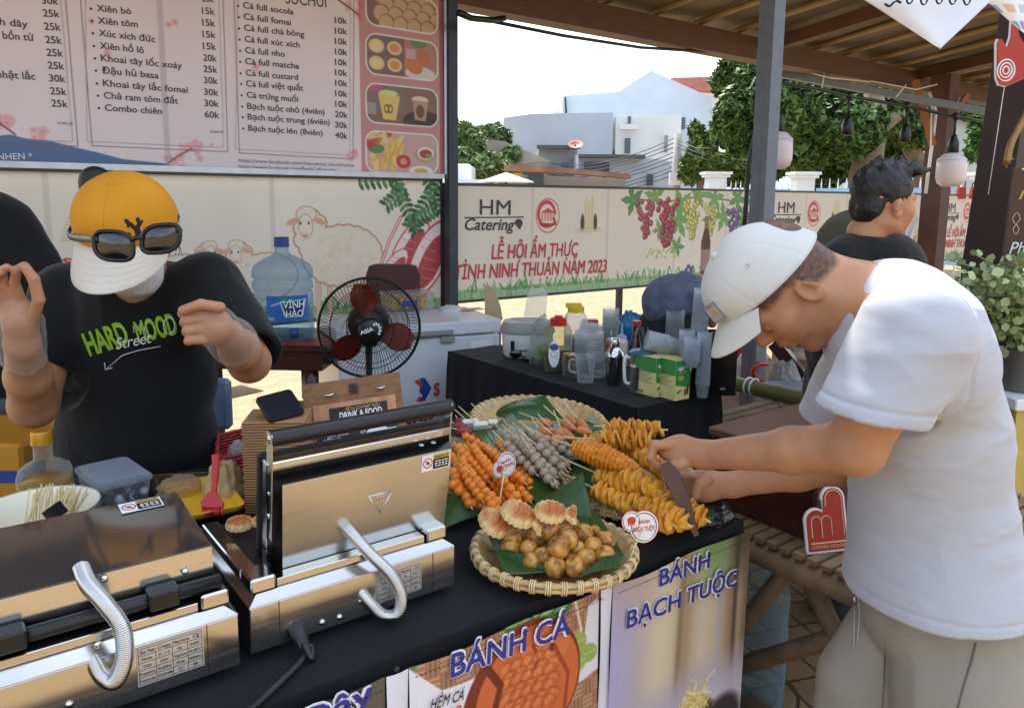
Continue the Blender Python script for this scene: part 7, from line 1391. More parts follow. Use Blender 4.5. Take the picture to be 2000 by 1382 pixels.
for i in range(6):a_=-1.0+i*.55;m.add(m.tr(FBm,[(R_*(.1+.06*math.cos(a_)),R_*(.03+.09*math.sin(a_)),.0846),(R_*(.1+.11*math.cos(a_+.1)),R_*(.03+.14*math.sin(a_+.1)),.0846),(R_*(.1+.11*math.cos(a_+.4)),R_*(.03+.14*math.sin(a_+.4)),.0846),(R_*(.1+.06*math.cos(a_+.4)),R_*(.03+.09*math.sin(a_+.4)),.0846)]),[(0,1,2,3)])
m.build('badge_lettering',M_inkwhite,t,smooth=False)
M_blade=clear('fan_blade',(200,90,50),.75,.2,(150,56,28),.2)
for kb in range(3):
 th0=1.75+kb*2*PI/3;m=MB()
 def bl(a,b):r_=R_*(.16+.74*b);th=th0+(a-.5)*(.95*np.sin(b*PI*.75+.5));return m.tr(FBm,np.stack([r_*np.cos(th),r_*np.sin(th),.03-(a)*.055],1))
 m.sheet(bl,12,12);m.build('blade',M_blade,t,solid=.002)
m=MB();m.lathe([(R_*.2,-.2),(R_*.42,-.17),(R_*.42,-.09),(R_*.3,-.07),(R_*.14,-.05),(R_*.14,.05)],24,FBm);m.build('motor_housing',M_blackplastic,t,smooth='auto')
cb=(np.array(FBm)@[0,-R_*.3,-.13,1])[:3];m=MB();m.tube([cb,cb*[1,1,0]+[0,0,.02]],.014,10);m.build('stand_pole',M_blackplastic,t);m=MB();m.lathe([(.19,0),(.19,.015),(.06,.03),(.02,.05)],28,at(cb*[1,1,0]));m.build('base',M_blackplastic,t,smooth='auto');m=MB();m.box((-.03,-.03,-.04),(.03,.03,.04),at(cb),bev=.01);m.build('control_box',M_blackplastic,t,smooth=False)
# ---------------------------------------------------------------- packing on the ground behind the woman
M_card=mat('cardboard',(196,160,110),.8,var=.12,scale=6)
def carton(px,py,D,w_,d_,h_,ang,label,flap=True,z0=0,mm=None):
 p_=P(px,py,D)*[1,1,0]+[0,0,z0];t=thing('cardboard_box',label,'box',p_);B=at(p_)@Matrix.Rotation(R(ang),4,'Z');m=MB();e=.006
 m.box((0,0,0),(w_,d_,e),B);m.box((0,0,e),(e,d_,h_),B);m.box((w_-e,0,e),(w_,d_,h_),B);m.box((e,0,e),(w_-e,e,h_),B);m.box((e,d_-e,e),(w_-e,d_,h_),B);m.build('box_walls',mm or M_card,t,smooth=False)
 if flap:
  for(a,b,c,d)in(((0,0),(w_,0),(w_+.02,-d_*.45),(-.02,-d_*.45)),((0,d_),(w_,d_),(w_,d_*1.4),(0,d_*1.4))):m=MB();V=[(*a,h_+.001),(*b,h_+.001),(*c,h_+.04),(*d,h_+.04)];m.add(m.tr(B,V+[(x,y,z-.004)for x,y,z in V]),[(0,1,2,3),(4,7,6,5),(0,4,5,1),(1,5,6,2),(2,6,7,3),(3,7,4,0)]);m.build('flap',mm or M_card,t,smooth=False)
 return t
carton(455,760,3.3,.42,.32,.40,-37,'open cardboard box with flaps on the ground right of the woman');carton(520,800,2.75,.30,.22,.42,-20,'pale cardboard box behind the carton stack',mm=mat('pale_card',(214,190,150),.8,var=.1))
carton(440,830,2.55,.30,.24,.40,-30,'white foam box behind the woman hip',flap=False,mm=mat('foam_white',(226,226,226),.7,var=.03))
crumple(P(575,760,3.0)*[1,1,0]+[0,0,.0],(.14,.12),.52,7.1).build('plastic_bag',clear('bag_white',(240,240,240)),label='tall white plastic bag below the brown table leg',cat='bag')
m=MB();a=onz(440,770,.44);m.box((-.14,-.1,0),(.16,.1,.004),at(a)@Matrix.Rotation(.3,4,'Z'));m.build('kraft_paper',M_card,smooth=False,label='flat kraft paper sheet lying on the open box',cat='paper')
D_=2.45;t=thing('drink_pouch','blue printed pouch standing behind the woman left elbow','pouch',P(432,800,D_)*[1,1,0]+[0,0,.4]);m=MB();m.box((-.035,0,0),(.03,.04,.17),atc(P(432,840,D_)),bev=.012);m.build('pouch',mat('pouch_blue',(96,116,140),.4,var=.3,scale=20),t,smooth=False)
# blue bags behind the drinks table
M_bbag=clear('bag_blue',(120,190,226),.5,.15,(70,150,200),.3)
crumple(P(1228,640,4.0)*[1,1,0]+[0,0,.62],(.14,.12),.26,1.7).build('blue_bag',M_bbag,label='larger knotted blue plastic bag beside the bending person',cat='bag');crumple(P(1205,645,4.15)*[1,1,0]+[0,0,.62],(.12,.1),.18,9.2).build('blue_bag',M_bbag,label='smaller blue plastic bag left of the knotted one',cat='bag')
t=thing('low_stool','low plastic stool under the blue plastic bags','stool',P(1220,640,4.05)*[1,1,0]);B=at(P(1220,640,4.05)*[1,1,0]);m=MB();m.box((-.2,-.2,.58),(.2,.2,.618),B,bev=.01);m.build('seat',mat('stool_blue',(60,90,150),.4),t,smooth=False)
for sx in(-.17,.17):
 for sy in(-.17,.17):m=MB();m.tube([(np.array(B)@[sx,sy,.58,1])[:3],(np.array(B)@[sx*1.1,sy*1.1,0,1])[:3]],.02,6);m.build('leg',mat('stool_blue',(60,90,150)),t)
 # left edge: yellow crate behind the bowl
p_=P(8,900,2.05);t=thing('plastic_crate','orange yellow crate with blue band at the left edge behind the counter','crate',p_*[1,1,0]);B=atc(p_*[1,1,0]);z1=P(8,868,2.05)[2];m=MB();m.box((-.3,0,0),(.05,.3,z1),B,bev=.01);m.build('crate_body',mat('crate_yellow',(206,140,40),.4,var=.1),t,smooth=False);m=MB();m.box((-.302,-.002,z1-.11),(.052,.1,z1-.075),B);m.build('blue_band',mat('emblem_blue',(40,70,150)),t,smooth=False)
# ================================================================ people
SKIN=lin((188,136,102))
M_hair=mat('black_hair',(20,17,16),.5,var=.3,scale=60,bump=.3,bscale=180)
M_tee=mat('white_tee',(182,185,194),.85,var=.035,scale=30,stretch=(1,1,4),bump=.10,bscale=260,sheen=.2)
M_blacktee=mat('black_tee',(17,17,19),.85,var=.15,scale=8,bump=.1,bscale=200,sheen=.15,spec=.3)
def bbox(pts,pad):p_=np.array(pts);return p_.min(0)-pad,p_.max(0)+pad
SKM=[]
def skinned(S,name,par,m=M_skin,tone=None,it=1,wr=0,wsc=9,seed=0,dirw=None,grooves=()):
 V,F=S.mesh();V=smooth_mesh(V,F,it);N=normals(V,F)
 if wr:q_=V*wsc if dirw is None else V@np.asarray(dirw).T*wsc;n_=fbm3(q_+seed,3);V=V+N*((wr*(1-np.abs(n_)*2.2))[:,None])
 for p_,n_,rad,w_,dp in grooves:d=V-p_;V=V-N*(dp*np.exp(-((d@nrm(n_))/w_)**2)*(np.linalg.norm(d,axis=1)<rad))[:,None]
 SKM[:]=[(V,F)];mb=MB();col=None
 if m is M_skin:
  col=np.tile(SKIN,(len(V),1))*(1+.12*fbm3(V*22,3))[:,None];col=tint(col,.35*np.clip(fbm3(V*11+3,3),0,1),(176,104,80))
  if tone:col=tone(V,N,col)
 mb.add(V,F,col);return mb.build(name,m,par)
def tint(col,w_,c):w_=np.clip(w_,0,1)[:,None];return col*(1-w_)+lin(c)*w_
def head(S,H,ax,kn=.012,jaw=1):
 S.ell(H(-.012,.052,0),(.097,.088,.076),ax,.0);S.ell(H(.040,-.008,0),(.058,.078,.060),ax,.03)
 for s_ in(-1,1):
  S.cone(H(-.012,-.040,.048*s_),H(.055,-.078,.016*s_),.026,.02,.02);S.cone(H(.052,-.004,.038*s_),H(.050,-.03,.03*s_),.026,.02,.02);S.cone(H(.084,.040,.010*s_),H(.074,.040,.045*s_),.011,.010,.012)
  S.ell(H(.097,.016,.032*s_),(.012,.012,.017),ax,.010,'cut');S.ell(H(.078,.016,.031*s_),(.0125,.0125,.0135),ax,.004);S.cone(H(.100,-.008,.008*s_),H(.096,-.007,.010*s_),.008,.007,.005)
  S.ell(H(-.010,.0,.074*s_),(.020,.031,.011),ax,.006);S.ell(H(-.005,.003,.085*s_),(.012,.020,.009),ax,.004,'cut');S.cone(H(-.018,.018,.082*s_),H(-.024,-.005,.083*s_),.005,.005,.004)
 S.ell(H(.066,-.086,0),(.020,.018,.024),ax,.018);S.cone(H(.088,.036,0),H(.109,-.002,0),.008,.0125,.010)
 S.ell(H(.093,-.036,0),(.012,.008,.025),ax,.008);S.ell(H(.089,-.050,0),(.012,.008,.021),ax,.008);S.cone(H(.104,-.0425,-.02),H(.104,-.0425,.02),.0024,.0024,.004,'cut')
def face_tone(H,f,u,s_,hairline=None,brow=True):
 E=H(0,0,0)
 def tone(V,N,col):
  d=V-E;a,b,c=d@f,d@u,np.abs(d@s_)
  hd=(np.hypot(a,b)<.19)&(c<.11)
  col=np.where(hd[:,None],tint(col,np.exp(-((a-.06)/.03)**2-((b+.015)/.025)**2)*.25,(196,116,88)),col)
  col=np.where(hd[:,None],tint(col,np.exp(-((a-.098)/.012)**2-((b+.043)/.011)**2-(c/.024)**2)*.75,(160,92,80)),col)
  if brow:col=np.where(hd[:,None],tint(col,np.exp(-((b-.044-.08*(c-.03))/.0055)**2-((c-.030)/.018)**4)*(a>.04)*.85,(44,32,28)),col)
  col=np.where(hd[:,None],tint(col,np.exp(-((b-.009)/.003)**2-((c-.031)/.013)**4)*(a>.06)*.9,(40,28,26)),col)
  col=np.where(hd[:,None],tint(col,((a>.03)&(b<-.03))*.16*np.clip(fbm3(V*60,2)+.6,0,1),(80,70,66)),col)
  if hairline is not None:col=np.where(hd[:,None],tint(col,hairline(a,b,c,V),(30,25,24)),col)
  return col
 return tone
def finger(S,pts,r_,k=.006):S.chain(pts,[r_,r_*.95,r_*.9,r_*.78][:len(pts)],k,.003)
def cap(par_label,H,f,u,s_,mcol,mbrim,hh,rf,rs,rim,brim,par,droop=.022,fy=0,span=1.28):
 """baseball cap: panelled dome with seams, button, eyelets and a curved brim; rim(a) gives the rim height over the ear at face-angle a"""
 def dome(A,B_):
  th=A*2*PI;cf,cs=np.cos(th),np.sin(th);e=B_*PI/2;z0=rim(cf);k=np.cos(e)**.72;seam=1-.012*np.exp(-((((A*6)%1)-.0)/.02)**2)-.012*np.exp(-((((A*6)%1)-1)/.02)**2)
  r_=k*seam;h_=z0+(hh-z0)*np.sin(e)**.95;fr=.006*np.exp(-((th-PI)/PI)**2*0)*np.clip(cf,0,1)
  return H(0,0,0)+np.outer((rf*cf+fr)*r_-.008+fy*h_,f)+np.outer(h_,u)+np.outer(rs*cs*r_,s_)
 m=MB();m.sheet(dome,145,30);t=m.build('cap',mcol,par,solid=.003)
 m=MB();tp=dome(np.array([0.]),np.array([.995]))[0];m.ball(tp,.008,12,8);m.build('button',mcol,t)
 for A in(1/12,11/12,3/12,9/12):m=MB();q_=dome(np.array([A]),np.array([.42]))[0];n_=nrm(q_-H(-.01,.06,0));x,y,z=frame(n_);m.tube([q_+n_*.001+x*.004*math.cos(a)+y*.004*math.sin(a)for a in np.linspace(0,2*PI,13)[:-1]],.0013,5,closed=True);m.build('eyelet',mcol,t)
 def br(A,B_):
  th=(A-.5)*2*span;ed=H(0,0,0)+np.outer(rf*np.cos(th)-.006+fy*.06,f)+np.outer(rim(np.cos(th))+.002,u)+np.outer(rs*np.sin(th),s_);L_=brim*np.cos(th*1.2/span)**.72;q_=np.sin(th)**2
  return ed+np.outer(B_*L_,f)+np.outer(-B_*L_*.16-droop*q_*(.4+B_)-.10*B_*B_*L_,u)
 m=MB();m.sheet(br,60,18);bo=m.build('brim',mbrim,t,solid=.0035)
 m=MB()
 for k in(.35,.5,.65,.8,.93):A=np.linspace(.06,.94,40);m.tube(br(A,np.full(40,k))+u*.0020,.0003,3)
 m.build('brim_stitching',mbrim,bo);return t,dome,br
def onto(ob_V,ob_F):
 from mathutils.bvhtree import BVHTree
 return BVHTree.FromPolygons([tuple(v_)for v_ in ob_V],[tuple(f_)for f_ in ob_F])
def project(bvh,V,off=.003):
 out=[]
 for p_ in V:
  r_=nrm(p_-C0);h=bvh.ray_cast(Vector(C0),Vector(r_),10);out.append(np.array(h[0])-r_*off if h[0]is not None else p_)
 return np.array(out)
 # ---------------------------------------------------------------- man in white reaching over the potato basket
t=thing('person','man in white cap, white t-shirt and grey shorts bending over the baskets with wooden tongs','person',P(1830,1300,1.42)*[1,1,0])
f,u,s_=nrm(-.45*RT-.89*UP),nrm(-.89*RT+.45*UP),-FW;E0=P(1545,565,1.43);H=lambda a,b,c:E0+f*a+u*b+s_*c;AX=[f,u,s_]
q=lambda x,y,D:P(x,y,D)
nb=q(1706,598,1.40)
S_=Sculpt(*bbox([q(1265,850,1.62),q(1900,1250,1.1),q(1900,1250,1.6),q(1380,430,1.4),q(1700,450,1.6),q(1300,1010,1.55),q(1700,600,1.1)],.03),.0032)
head(S_,H,AX);S_.cone(H(-.040,-.02,0),nb,.056,.060,.03);S_.cone(H(-.01,-.05,0),q(1668,625,1.40),.045,.046,.03)
S_.chain([nb,q(1760,720,1.38),q(1820,1000,1.4),q(1830,1190,1.4)],[.07,.085,.085,.09],.05,.05)
Ls,Le,Lw=q(1775,655,1.20),q(1672,872,1.255),q(1378,888,1.51);Rs,Re,Rw=q(1690,660,1.53),q(1640,905,1.58),q(1432,946,1.63)
S_.cone(nb,Ls,.055,.055,.03);S_.cone(nb,Rs,.055,.055,.03)
S_.chain([Ls,(Ls+Le)/2+UP*.0,Le,Le*.62+Lw*.38,Lw],[.060,.055,.046,.040,.0275],.02,.02);S_.chain([Rs,(Rs+Re)/2,Re,Re*.6+Rw*.4,Rw],[.055,.048,.043,.038,.026],.02,.02)
z3=lambda zx,zy,D:P(1050+zx/3.291,740+zy/3.291,D)
# near (left) hand: knuckles away, fingers folded down round the tongs
pk=z3(860,430,1.57);S_.cone(Lw,z3(930,460,1.55),.027,.034,.015);S_.ell(z3(905,455,1.56),(.046,.027,.040),[RT,UP,FW],.012)
for i in range(4):
 dd=-.033+.021*i;D0=1.565+dd;a=6*i;finger(S_,[z3(850,425-a*.5,D0),z3(752-8*(i==1),420+a,D0),z3(728,500+a*.6,D0),z3(770,555-a*.4,D0)],.0102)
finger(S_,[z3(985,515,1.52),z3(895,560,1.515),z3(815,555,1.52)],.012)
# far (right) hand, palm turned up
S_.cone(Rw,z3(1090,680,1.62),.026,.034,.015);S_.ell(z3(1060,690,1.61),(.040,.034,.030),[RT,UP,FW],.012)
for i in range(4):finger(S_,[z3(985-6*i,630+44*i,1.60),z3(880+4*i,615+56*i,1.595),z3(850+14*i,680+52*i,1.57),z3(905+10*i,720+44*i,1.56)],.0098)
finger(S_,[z3(1100,640,1.58),z3(1030,690,1.56),z3(1010,745,1.555)],.0125)
hl=lambda a,b,c,V:np.clip((b-np.interp(a,[-.075,-.03,-.015,.01,.06],[-.036,-.02,.022,.030,.034])+.004*fbm3(V*90,2))/.012,0,1)*np.clip((.066-a)/.01,0,1)*np.clip(.86+.25*fbm3(V*200,2),0,1)*.9
skinned(S_,'body',t,tone=face_tone(H,f,u,s_,hl))
m=MB();m.ball(H(-.092,.075,0),(.02,.022,.05),14,10,M=basis(H(-.088,.062,0),f,u,s_)@Matrix.Diagonal((.022,.028,.045,1)));m.build('hair',M_hair,t)
M_cap=mat('white_cap',(206,206,202),.85,var=.05,scale=12,bump=.12,bscale=400)
rim=lambda c:.050+.032*c
ct,dome,br=cap('',H,f,u,s_,M_cap,M_cap,.158,.106,.090,rim,.074,t,droop=.024,fy=.10,span=.98)
m=MB();A=np.linspace(.055,.005,2);o=dome(np.array([.052]),np.array([.12]))[0];o2=dome(np.array([.052]),np.array([.46]))[0];o3=dome(np.array([.125]),np.array([.12]))[0]
py=nrm(o2-o);px_=nrm(o3-o);px_=nrm(px_-py*(py@px_));pn=np.cross(px_,py);pn=pn if pn@(o-H(0,.08,0))>0 else-pn
PBm=basis(o+pn*.006,px_,py,pn);m.prism([(-.016,0),(.014,0),(.016,.002),(.016,.034),(.014,.036),(-.014,.036),(-.016,.034)],.0014,PBm);pt=m.build('patch',mat('patch_grey',(170,170,172),.6,var=.15,scale=80),ct,smooth=False)
m=MB();m.tube(m.tr(PBm,[(x,y,.0016)for x,y in((-.0155,.0005),(.0155,.0005),(.0155,.0355),(-.0155,.0355))]),.0007,4,closed=True)
for s__,yy,c in(('CONNECT',.030,.003),):m.text(s__,c/CAPH,PBm@Matrix.Translation(Vector((0,yy,.0022))),align='CENTER')
m.build('patch_lettering',M_inkblack,pt,smooth=False);m=MB();m.prism([(.006*math.cos(a),.018+.006*math.sin(a))for a in np.linspace(0,2*PI,17)[:-1]],.0006,PBm@Matrix.Translation(Vector((0,0,.0016))));m.build('patch_emblem',M_gold,pt,smooth=False)
sp=nrm(q(1825,1200,1.4)-q(1735,600,1.39));bx=nrm(RT-sp*(RT@sp));AXT=[bx,sp,nrm(np.cross(bx,sp))]
S_=Sculpt(*bbox([q(1560,500,1.3),q(2040,1260,1.2),q(2040,1260,1.62),q(1600,800,1.66),q(1660,800,1.10)],.02),.0032)
for x,y,D,r_ in((1768,690,1.375,(.128,.15,.185)),(1806,850,1.395,(.140,.16,.15)),(1818,1010,1.41,(.140,.16,.148)),(1830,1185,1.40,(.164,.21,.178)),(1750,610,1.38,(.08,.08,.15))):S_.ell(q(x,y,D),r_,AXT,.06)
cu=q(1708,795,1.205);S_.cone(q(1785,655,1.21),cu,.088,.080,.035);cn=nrm(cu-q(1785,655,1.21));S_.cone(cu,cu+cn*.02,.082,.083,.004)
cr=q(1622,812,1.585);S_.cone(q(1690,690,1.53),cr,.074,.062,.035);rn_=nrm(cr-q(1700,660,1.53))
# sleeve ends, hem, neck hole
X_,Y_,Z_=S_._win(S_.lo,S_.lo+S_.n*S_.h,0);hp=lambda p_,n_:(X_-p_[0])*n_[0]+(Y_-p_[1])*n_[1]+(Z_-p_[2])*n_[2]
def sleevecut(p_,n_,rad):S_.d=np.maximum(S_.d,-np.maximum(-hp(p_,n_),np.sqrt((X_-p_[0])**2+(Y_-p_[1])**2+(Z_-p_[2])**2)-rad).astype(np.float32))
sleevecut(cu+cn*.012,nrm(-UP-RT*.14),.13);sleevecut(cr+rn_*.012,nrm(rn_),.10)
S_.cone(cu-cn*.05,cu+cn*.03,.068,.076,.004,'cut');S_.cone(cr-rn_*.05,cr+rn_*.03,.05,.057,.004,'cut')
S_.plane(q(1830,1236,1.25),nrm(-UP+RT*.02+FW*.0))
S_.ell(q(1832,1290,1.40),(.12,.055,.12),AXT,.004,'cut')
S_.chain([H(-.03,-.03,0),nb],[.060,.060],.004,op='cut');S_.cone(q(1640,610,1.40),q(1655,668,1.41),.045,.020,.01,'cut')
tee=skinned(S_,'shirt',t,M_tee,it=2,wr=.0038,wsc=6.5,seed=4,dirw=np.array([AXT[0]*.8+AXT[1]*.9,AXT[1]*1.9-AXT[0]*.8,AXT[2]*.7]),grooves=((q(1795,700,1.22),nrm(cn*.35+FW*-.8+UP*.1-RT*.35),.145,.004,.003),(cu-cn*.012,nrm(-UP-RT*.14),.105,.0035,.0025),(q(1830,1212,1.25),UP,.6,.0035,.0025)))
# shorts and legs
M_short=mat('grey_shorts',(150,142,130),.9,var=.08,scale=10,bump=.15,bscale=120)
S_=Sculpt(*bbox([q(1560,1100,1.2),q(2000,1100,1.2),q(1560,1500,1.6),q(2000,1750,1.25)],.05),.005)
S_.ell(q(1830,1190,1.41),(.138,.13,.132),AXT,0);S_.chain([q(1752,1225,1.46),q(1682,1330,1.46),q(1650,1520,1.45)],[.082,.078,.082],.012,.02);S_.chain([q(1868,1225,1.385),q(1864,1330,1.35),q(1855,1520,1.32)],[.112,.112,.112],.012,.02);S_.plane((0,0,.40),(0,0,-1))
sh=skinned(S_,'shorts',t,M_short,it=2,wr=.007,wsc=7,seed=9,dirw=np.array([RT,FW,UP*.35]))
bs=onto(*SKM[-1]);m=MB();m.tube(project(bs,np.array([P(x,y,1.3)for x,y in((1906,1255),(1902,1272),(1898,1290),(1890,1315),(1882,1340),(1874,1370),(1866,1400))]),.0015),.0016,4);m.build('stitched_seam',mat('seam_grey',(112,106,98),.9),sh);m=MB();m.tube(project(bs,np.array([P(x,y,1.3)for x,y in((1730,1262),(1728,1280),(1727,1310),(1726,1340),(1724,1370),(1722,1400))]),.001),.0018,4);m.build('stitched_seam',mat('seam_grey',(112,106,98),.9),sh)
m=MB()
for k in(-.012,.012):m.tube(project(bs,catmull([P(1672+k*300,1165,1.3),P(1674+k*400,1200,1.3),P(1671+k*300,1262,1.3)],6),.002),.0018,6)
m.build('drawstring',mat('string_grey',(170,168,164),.8),sh)
for(x0,D0)in((1655,1.45),(1855,1.32)):
 a=q(x0,1520,D0);a[2]=.37;S_=Sculpt(*bbox([a*[1,1,0],a],.2),.006);S_.chain([a,a*[1,1,0]+[0,0,.42],a*[1,1,0]+[0,0,.26]-f*[.03,.03,0],a*[1,1,0]+[0,0,.07]],[.07,.058,.055,.036],0,.02);S_.cone(a*[1,1,0]+[0,0,.035],a*[1,1,0]+[0,0,.03]-RT*.15,.034,.03,.02);skinned(S_,'leg',t)
 # wooden tongs held in both hands
tg=thing('wooden_tongs','dark wooden tongs held by the man over the potato skewers','tongs',z3(1020,1005,1.50));
for k,dd in((0,-.006),(1,.007)):
 a,b,c=z3(822,540,1.50+dd),z3(905+10*k,720,1.475+dd),z3(1022,1008,1.45+dd*.2);pts=catmull([a,b,c],12);x=nrm(np.cross(nrm(c-a),FW));n=len(pts);w_=np.interp(np.linspace(0,1,n),[0,.25,.6,1],[.010,.016,.013,.005]);m=MB()
 V=np.concatenate([[p_-x*w__,p_+x*w__,p_+x*w__+FW*.004,p_-x*w__+FW*.004]for p_,w__ in zip(pts,w_)]);m.add(V,[(4*i+j,4*i+(j+1)%4,4*i+4+(j+1)%4,4*i+4+j)for i in range(n-1)for j in range(4)]+[(3,2,1,0),(4*n-4,4*n-3,4*n-2,4*n-1)]);m.build('blade',mat('tong_wood',(84,50,38),.5,var=.3,scale=12),tg,smooth='auto')
 # ---------------------------------------------------------------- woman with the yellow cap
t=thing('person','woman in yellow cap, face mask and black printed t-shirt behind the machines','person',P(268,900,2.05)*[1,1,0])
th=R(40);f,u=nrm(-FW*math.cos(th)-UP*math.sin(th)+RT*.06),None;u=nrm(UP-f*(UP@f));u=nrm(u+RT*.01);u=nrm(u-f*(u@f));s_=np.cross(f,u);E0=q(258,464,1.77);H=lambda a,b,c:E0+f*a+u*b+s_*c;AX=[f,u,s_]
S_=Sculpt(*bbox([q(-60,480,1.5),q(540,480,1.6),q(560,900,2.1),q(-20,900,2.1),q(250,330,1.9)],.04),.0036)
head(S_,H,AX);nb=q(265,585,1.93);S_.cone(H(-.03,-.04,0),nb,.058,.07,.03)
S_.chain([nb,q(268,700,2.02),q(268,850,2.06)],[.08,.10,.10],.05,.05)
As,Ae,Aw=q(420,565,1.95),q(487,706,1.80),q(446,655,1.60);Bs,Be,Bw=q(118,580,1.97),q(66,790,1.80),q(44,672,1.62)
S_.cone(nb,As,.07,.065,.03);S_.cone(nb,Bs,.07,.065,.03)
S_.chain([As,(As+Ae)/2,Ae,Ae*.5+Aw*.5,Aw],[.062,.056,.047,.043,.031],.02,.02);S_.chain([Bs,(Bs+Be)/2,Be,Be*.5+Bw*.5,Bw],[.062,.058,.052,.046,.034],.02,.02)
HD=1.555
S_.cone(Aw,q(426,640,HD),.030,.032,.012);S_.ell(q(416,634,HD),(.032,.041,.024),[RT,UP,FW],.012)
for i in range(4):finger(S_,[q(400,600+21*i,HD-.018),q(361+3*i,607+19*i,HD-.02),q(356+4*i,612+18*i,HD+.0),q(382,616+16*i,HD+.014)],.0104,.003)
finger(S_,[q(430,600,HD-.02),q(392,594,HD-.035),q(358,606,HD-.03)],.0115)
S_.cone(Bw,q(40,626,1.60),.032,.034,.015);S_.ell(q(38,622,1.60),(.038,.043,.018),[RT,UP,FW],.012)
finger(S_,[q(62,628,1.59),q(76,585,1.57),q(66,545,1.56),q(50,522,1.555)],.0125)
finger(S_,[q(42,588,1.60),q(28,552,1.58),q(32,528,1.565),q(48,518,1.56)],.0108)
for i in range(3):finger(S_,[q(28-14*i,590+8*i,1.60),q(8-14*i,556+8*i,1.585),q(2-13*i,530+8*i,1.57),q(14-12*i,522+10*i,1.555)],.0108)
skinned(S_,'body',t,tone=face_tone(H,f,u,s_))
S_=Sculpt(*bbox([q(120,320,1.95),q(400,520,1.75),q(130,520,1.95)],.06),.004);S_.ell(H(-.018,.045,0),(.104,.086,.090),AX,0);S_.ell(H(-.085,-.02,0),(.05,.08,.07),AX,.03);S_.ell(H(-.06,.10,.06),(.035,.05,.04),AX,.02);S_.ell(H(.115,.0,0),(.09,.2,.14),AX,.01,'cut')
hr=skinned(S_,'hair',t,M_hair);rg=np.random.default_rng(5);m=MB()
for i in range(30):
 sd=(-1,1)[i%2];a=H(rg.uniform(-.06,.015),rg.uniform(-.02,.06),sd*.086);m.tube(catmull([a,a+s_*sd*rg.uniform(.004,.014)-u*.02,a+s_*sd*rg.uniform(-.004,.012)-u*rg.uniform(.03,.06)+f*.01],4),.0007,3)
for i in range(0):a=H(-.10,.08+rg.uniform(-.03,.03),.02+rg.uniform(-.03,.04));m.tube(catmull([a,a+u*.02-s_*.01+rg.normal(0,.01,3),a+u*.03+rg.normal(0,.018,3)],4),.0012,3)
m.build('loose_strands',M_hair,hr,smooth=False)
S_=Sculpt(*bbox([H(.1,.02,-.08),H(.1,-.15,.08),H(0,-.1,0),H(.13,-.05,0)],.02),.003);S_.ell(H(.045,-.045,0),(.072,.080,.070),AX,0);S_.plane(H(0,.012,0),u);S_.plane(H(.032,0,0),-f)
skinned(S_,'face_mask',t,mat('mask_grey',(206,206,208),.85,var=.04,bump=.1),it=1,wr=.002,wsc=14)
M_ycap=mat('yellow_cap_cloth',(214,144,24),.9,var=.12,scale=9,bump=.15,bscale=260);M_bcap=mat('cream_brim',(222,212,198),.85,var=.04,bump=.1,bscale=300)
ct,dome,br=cap('',H,f,u,s_,M_ycap,M_bcap,.150,.108,.106,lambda c:.040+.026*c,.112,t,droop=.020,fy=.0)
cm=MB();cm.sheet(dome,145,40);bc=onto(cm.v[0],cm.f)
def oncap(px,py,off=.004):return project(bc,np.array([P(px,py,1.5)]),off)[0]
sg=thing('sunglasses','black sunglasses worn on the front of the yellow cap','sunglasses',oncap(268,475));M_lens=mat('dark_lens',(14,14,16),.05,var=0,coat=1)
for cx_,cy_,w_,h_,an in((222,480,37,27,.10),(314,466,36,26,-.12)):
 rx=lambda k:[(cx_+k*(w_*np.sign(math.cos(a))*abs(math.cos(a))**.7*math.cos(an)-h_*math.sin(a)*math.sin(-an)),cy_+k*(h_*np.sign(math.sin(a))*abs(math.sin(a))**.7+w_*math.cos(a)*math.sin(an)))for a in np.linspace(0,2*PI,33)[:-1]]
 dd=min(depth(oncap(x,y,.010))for x,y in rx(1)+[(cx_,cy_)]);tl_=(cx_-268)*.00035;c=P(cx_,cy_,dd-.006);lp=np.array([P(x,y,dd+abs(x-268)*.0001)for x,y in rx(1)]);m=MB();m.add(np.vstack([lp,c]),[(32,(j+1)%32,j)for j in range(32)]);m.build('lens',M_lens,sg)
 m=MB();m.tube(np.array([P(x,y,dd-.001+abs(x-268)*.0001)for x,y in rx(1.05)]),.0042,8,closed=True);m.build('lens_frame',M_blackplastic,sg)
m=MB();m.tube([P(256,470,dd),P(267,464,dd-.002),P(280,464,dd)],.005,8);m.build('bridge',M_blackplastic,sg)
for a,b in(((190,468),1),((346,448),-1)):m=MB();e_=P(*a,dd+.004);m.tube(catmull([e_,H(.045,.048,.108*b),H(-.03,.04,.106*b)],6),.004,6,sq=(1,2));m.build('temple',M_blackplastic,sg)
m=MB()
for c_,a,b in(('N',(250,462),(280,458)),('Y',(255,468),(288,463))):tm=MB();textpx(tm,c_,a,b,32,lambda x,y:P(x,y,1.5),0,bold=.045);m.add(project(bc,np.concatenate(tm.v),.004),tm.f)
m.build('emblem',mat('emblem_navy',(40,36,40),.8),ct,smooth=False)
AXT=[RT,UP,FW];S_=Sculpt(*bbox([q(60,480,1.9),q(560,500,1.7),q(540,920,2.1),q(60,920,2.1),q(530,720,1.65)],.06),.0042)
for x,y,D,r_ in((266,620,1.96,(.17,.13,.13)),(268,740,2.0,(.205,.17,.145)),(268,860,2.03,(.215,.16,.155)),(275,560,1.93,(.15,.06,.10))):S_.ell(q(x,y,D),r_,AXT,.06)
cu=q(488,688,1.81);S_.cone(q(405,560,1.93),cu,.085,.074,.04);cn=nrm(cu-q(405,560,1.93));cv_=q(92,700,1.88);S_.cone(q(130,580,1.95),cv_,.085,.078,.04);vn=nrm(cv_-q(130,580,1.95))
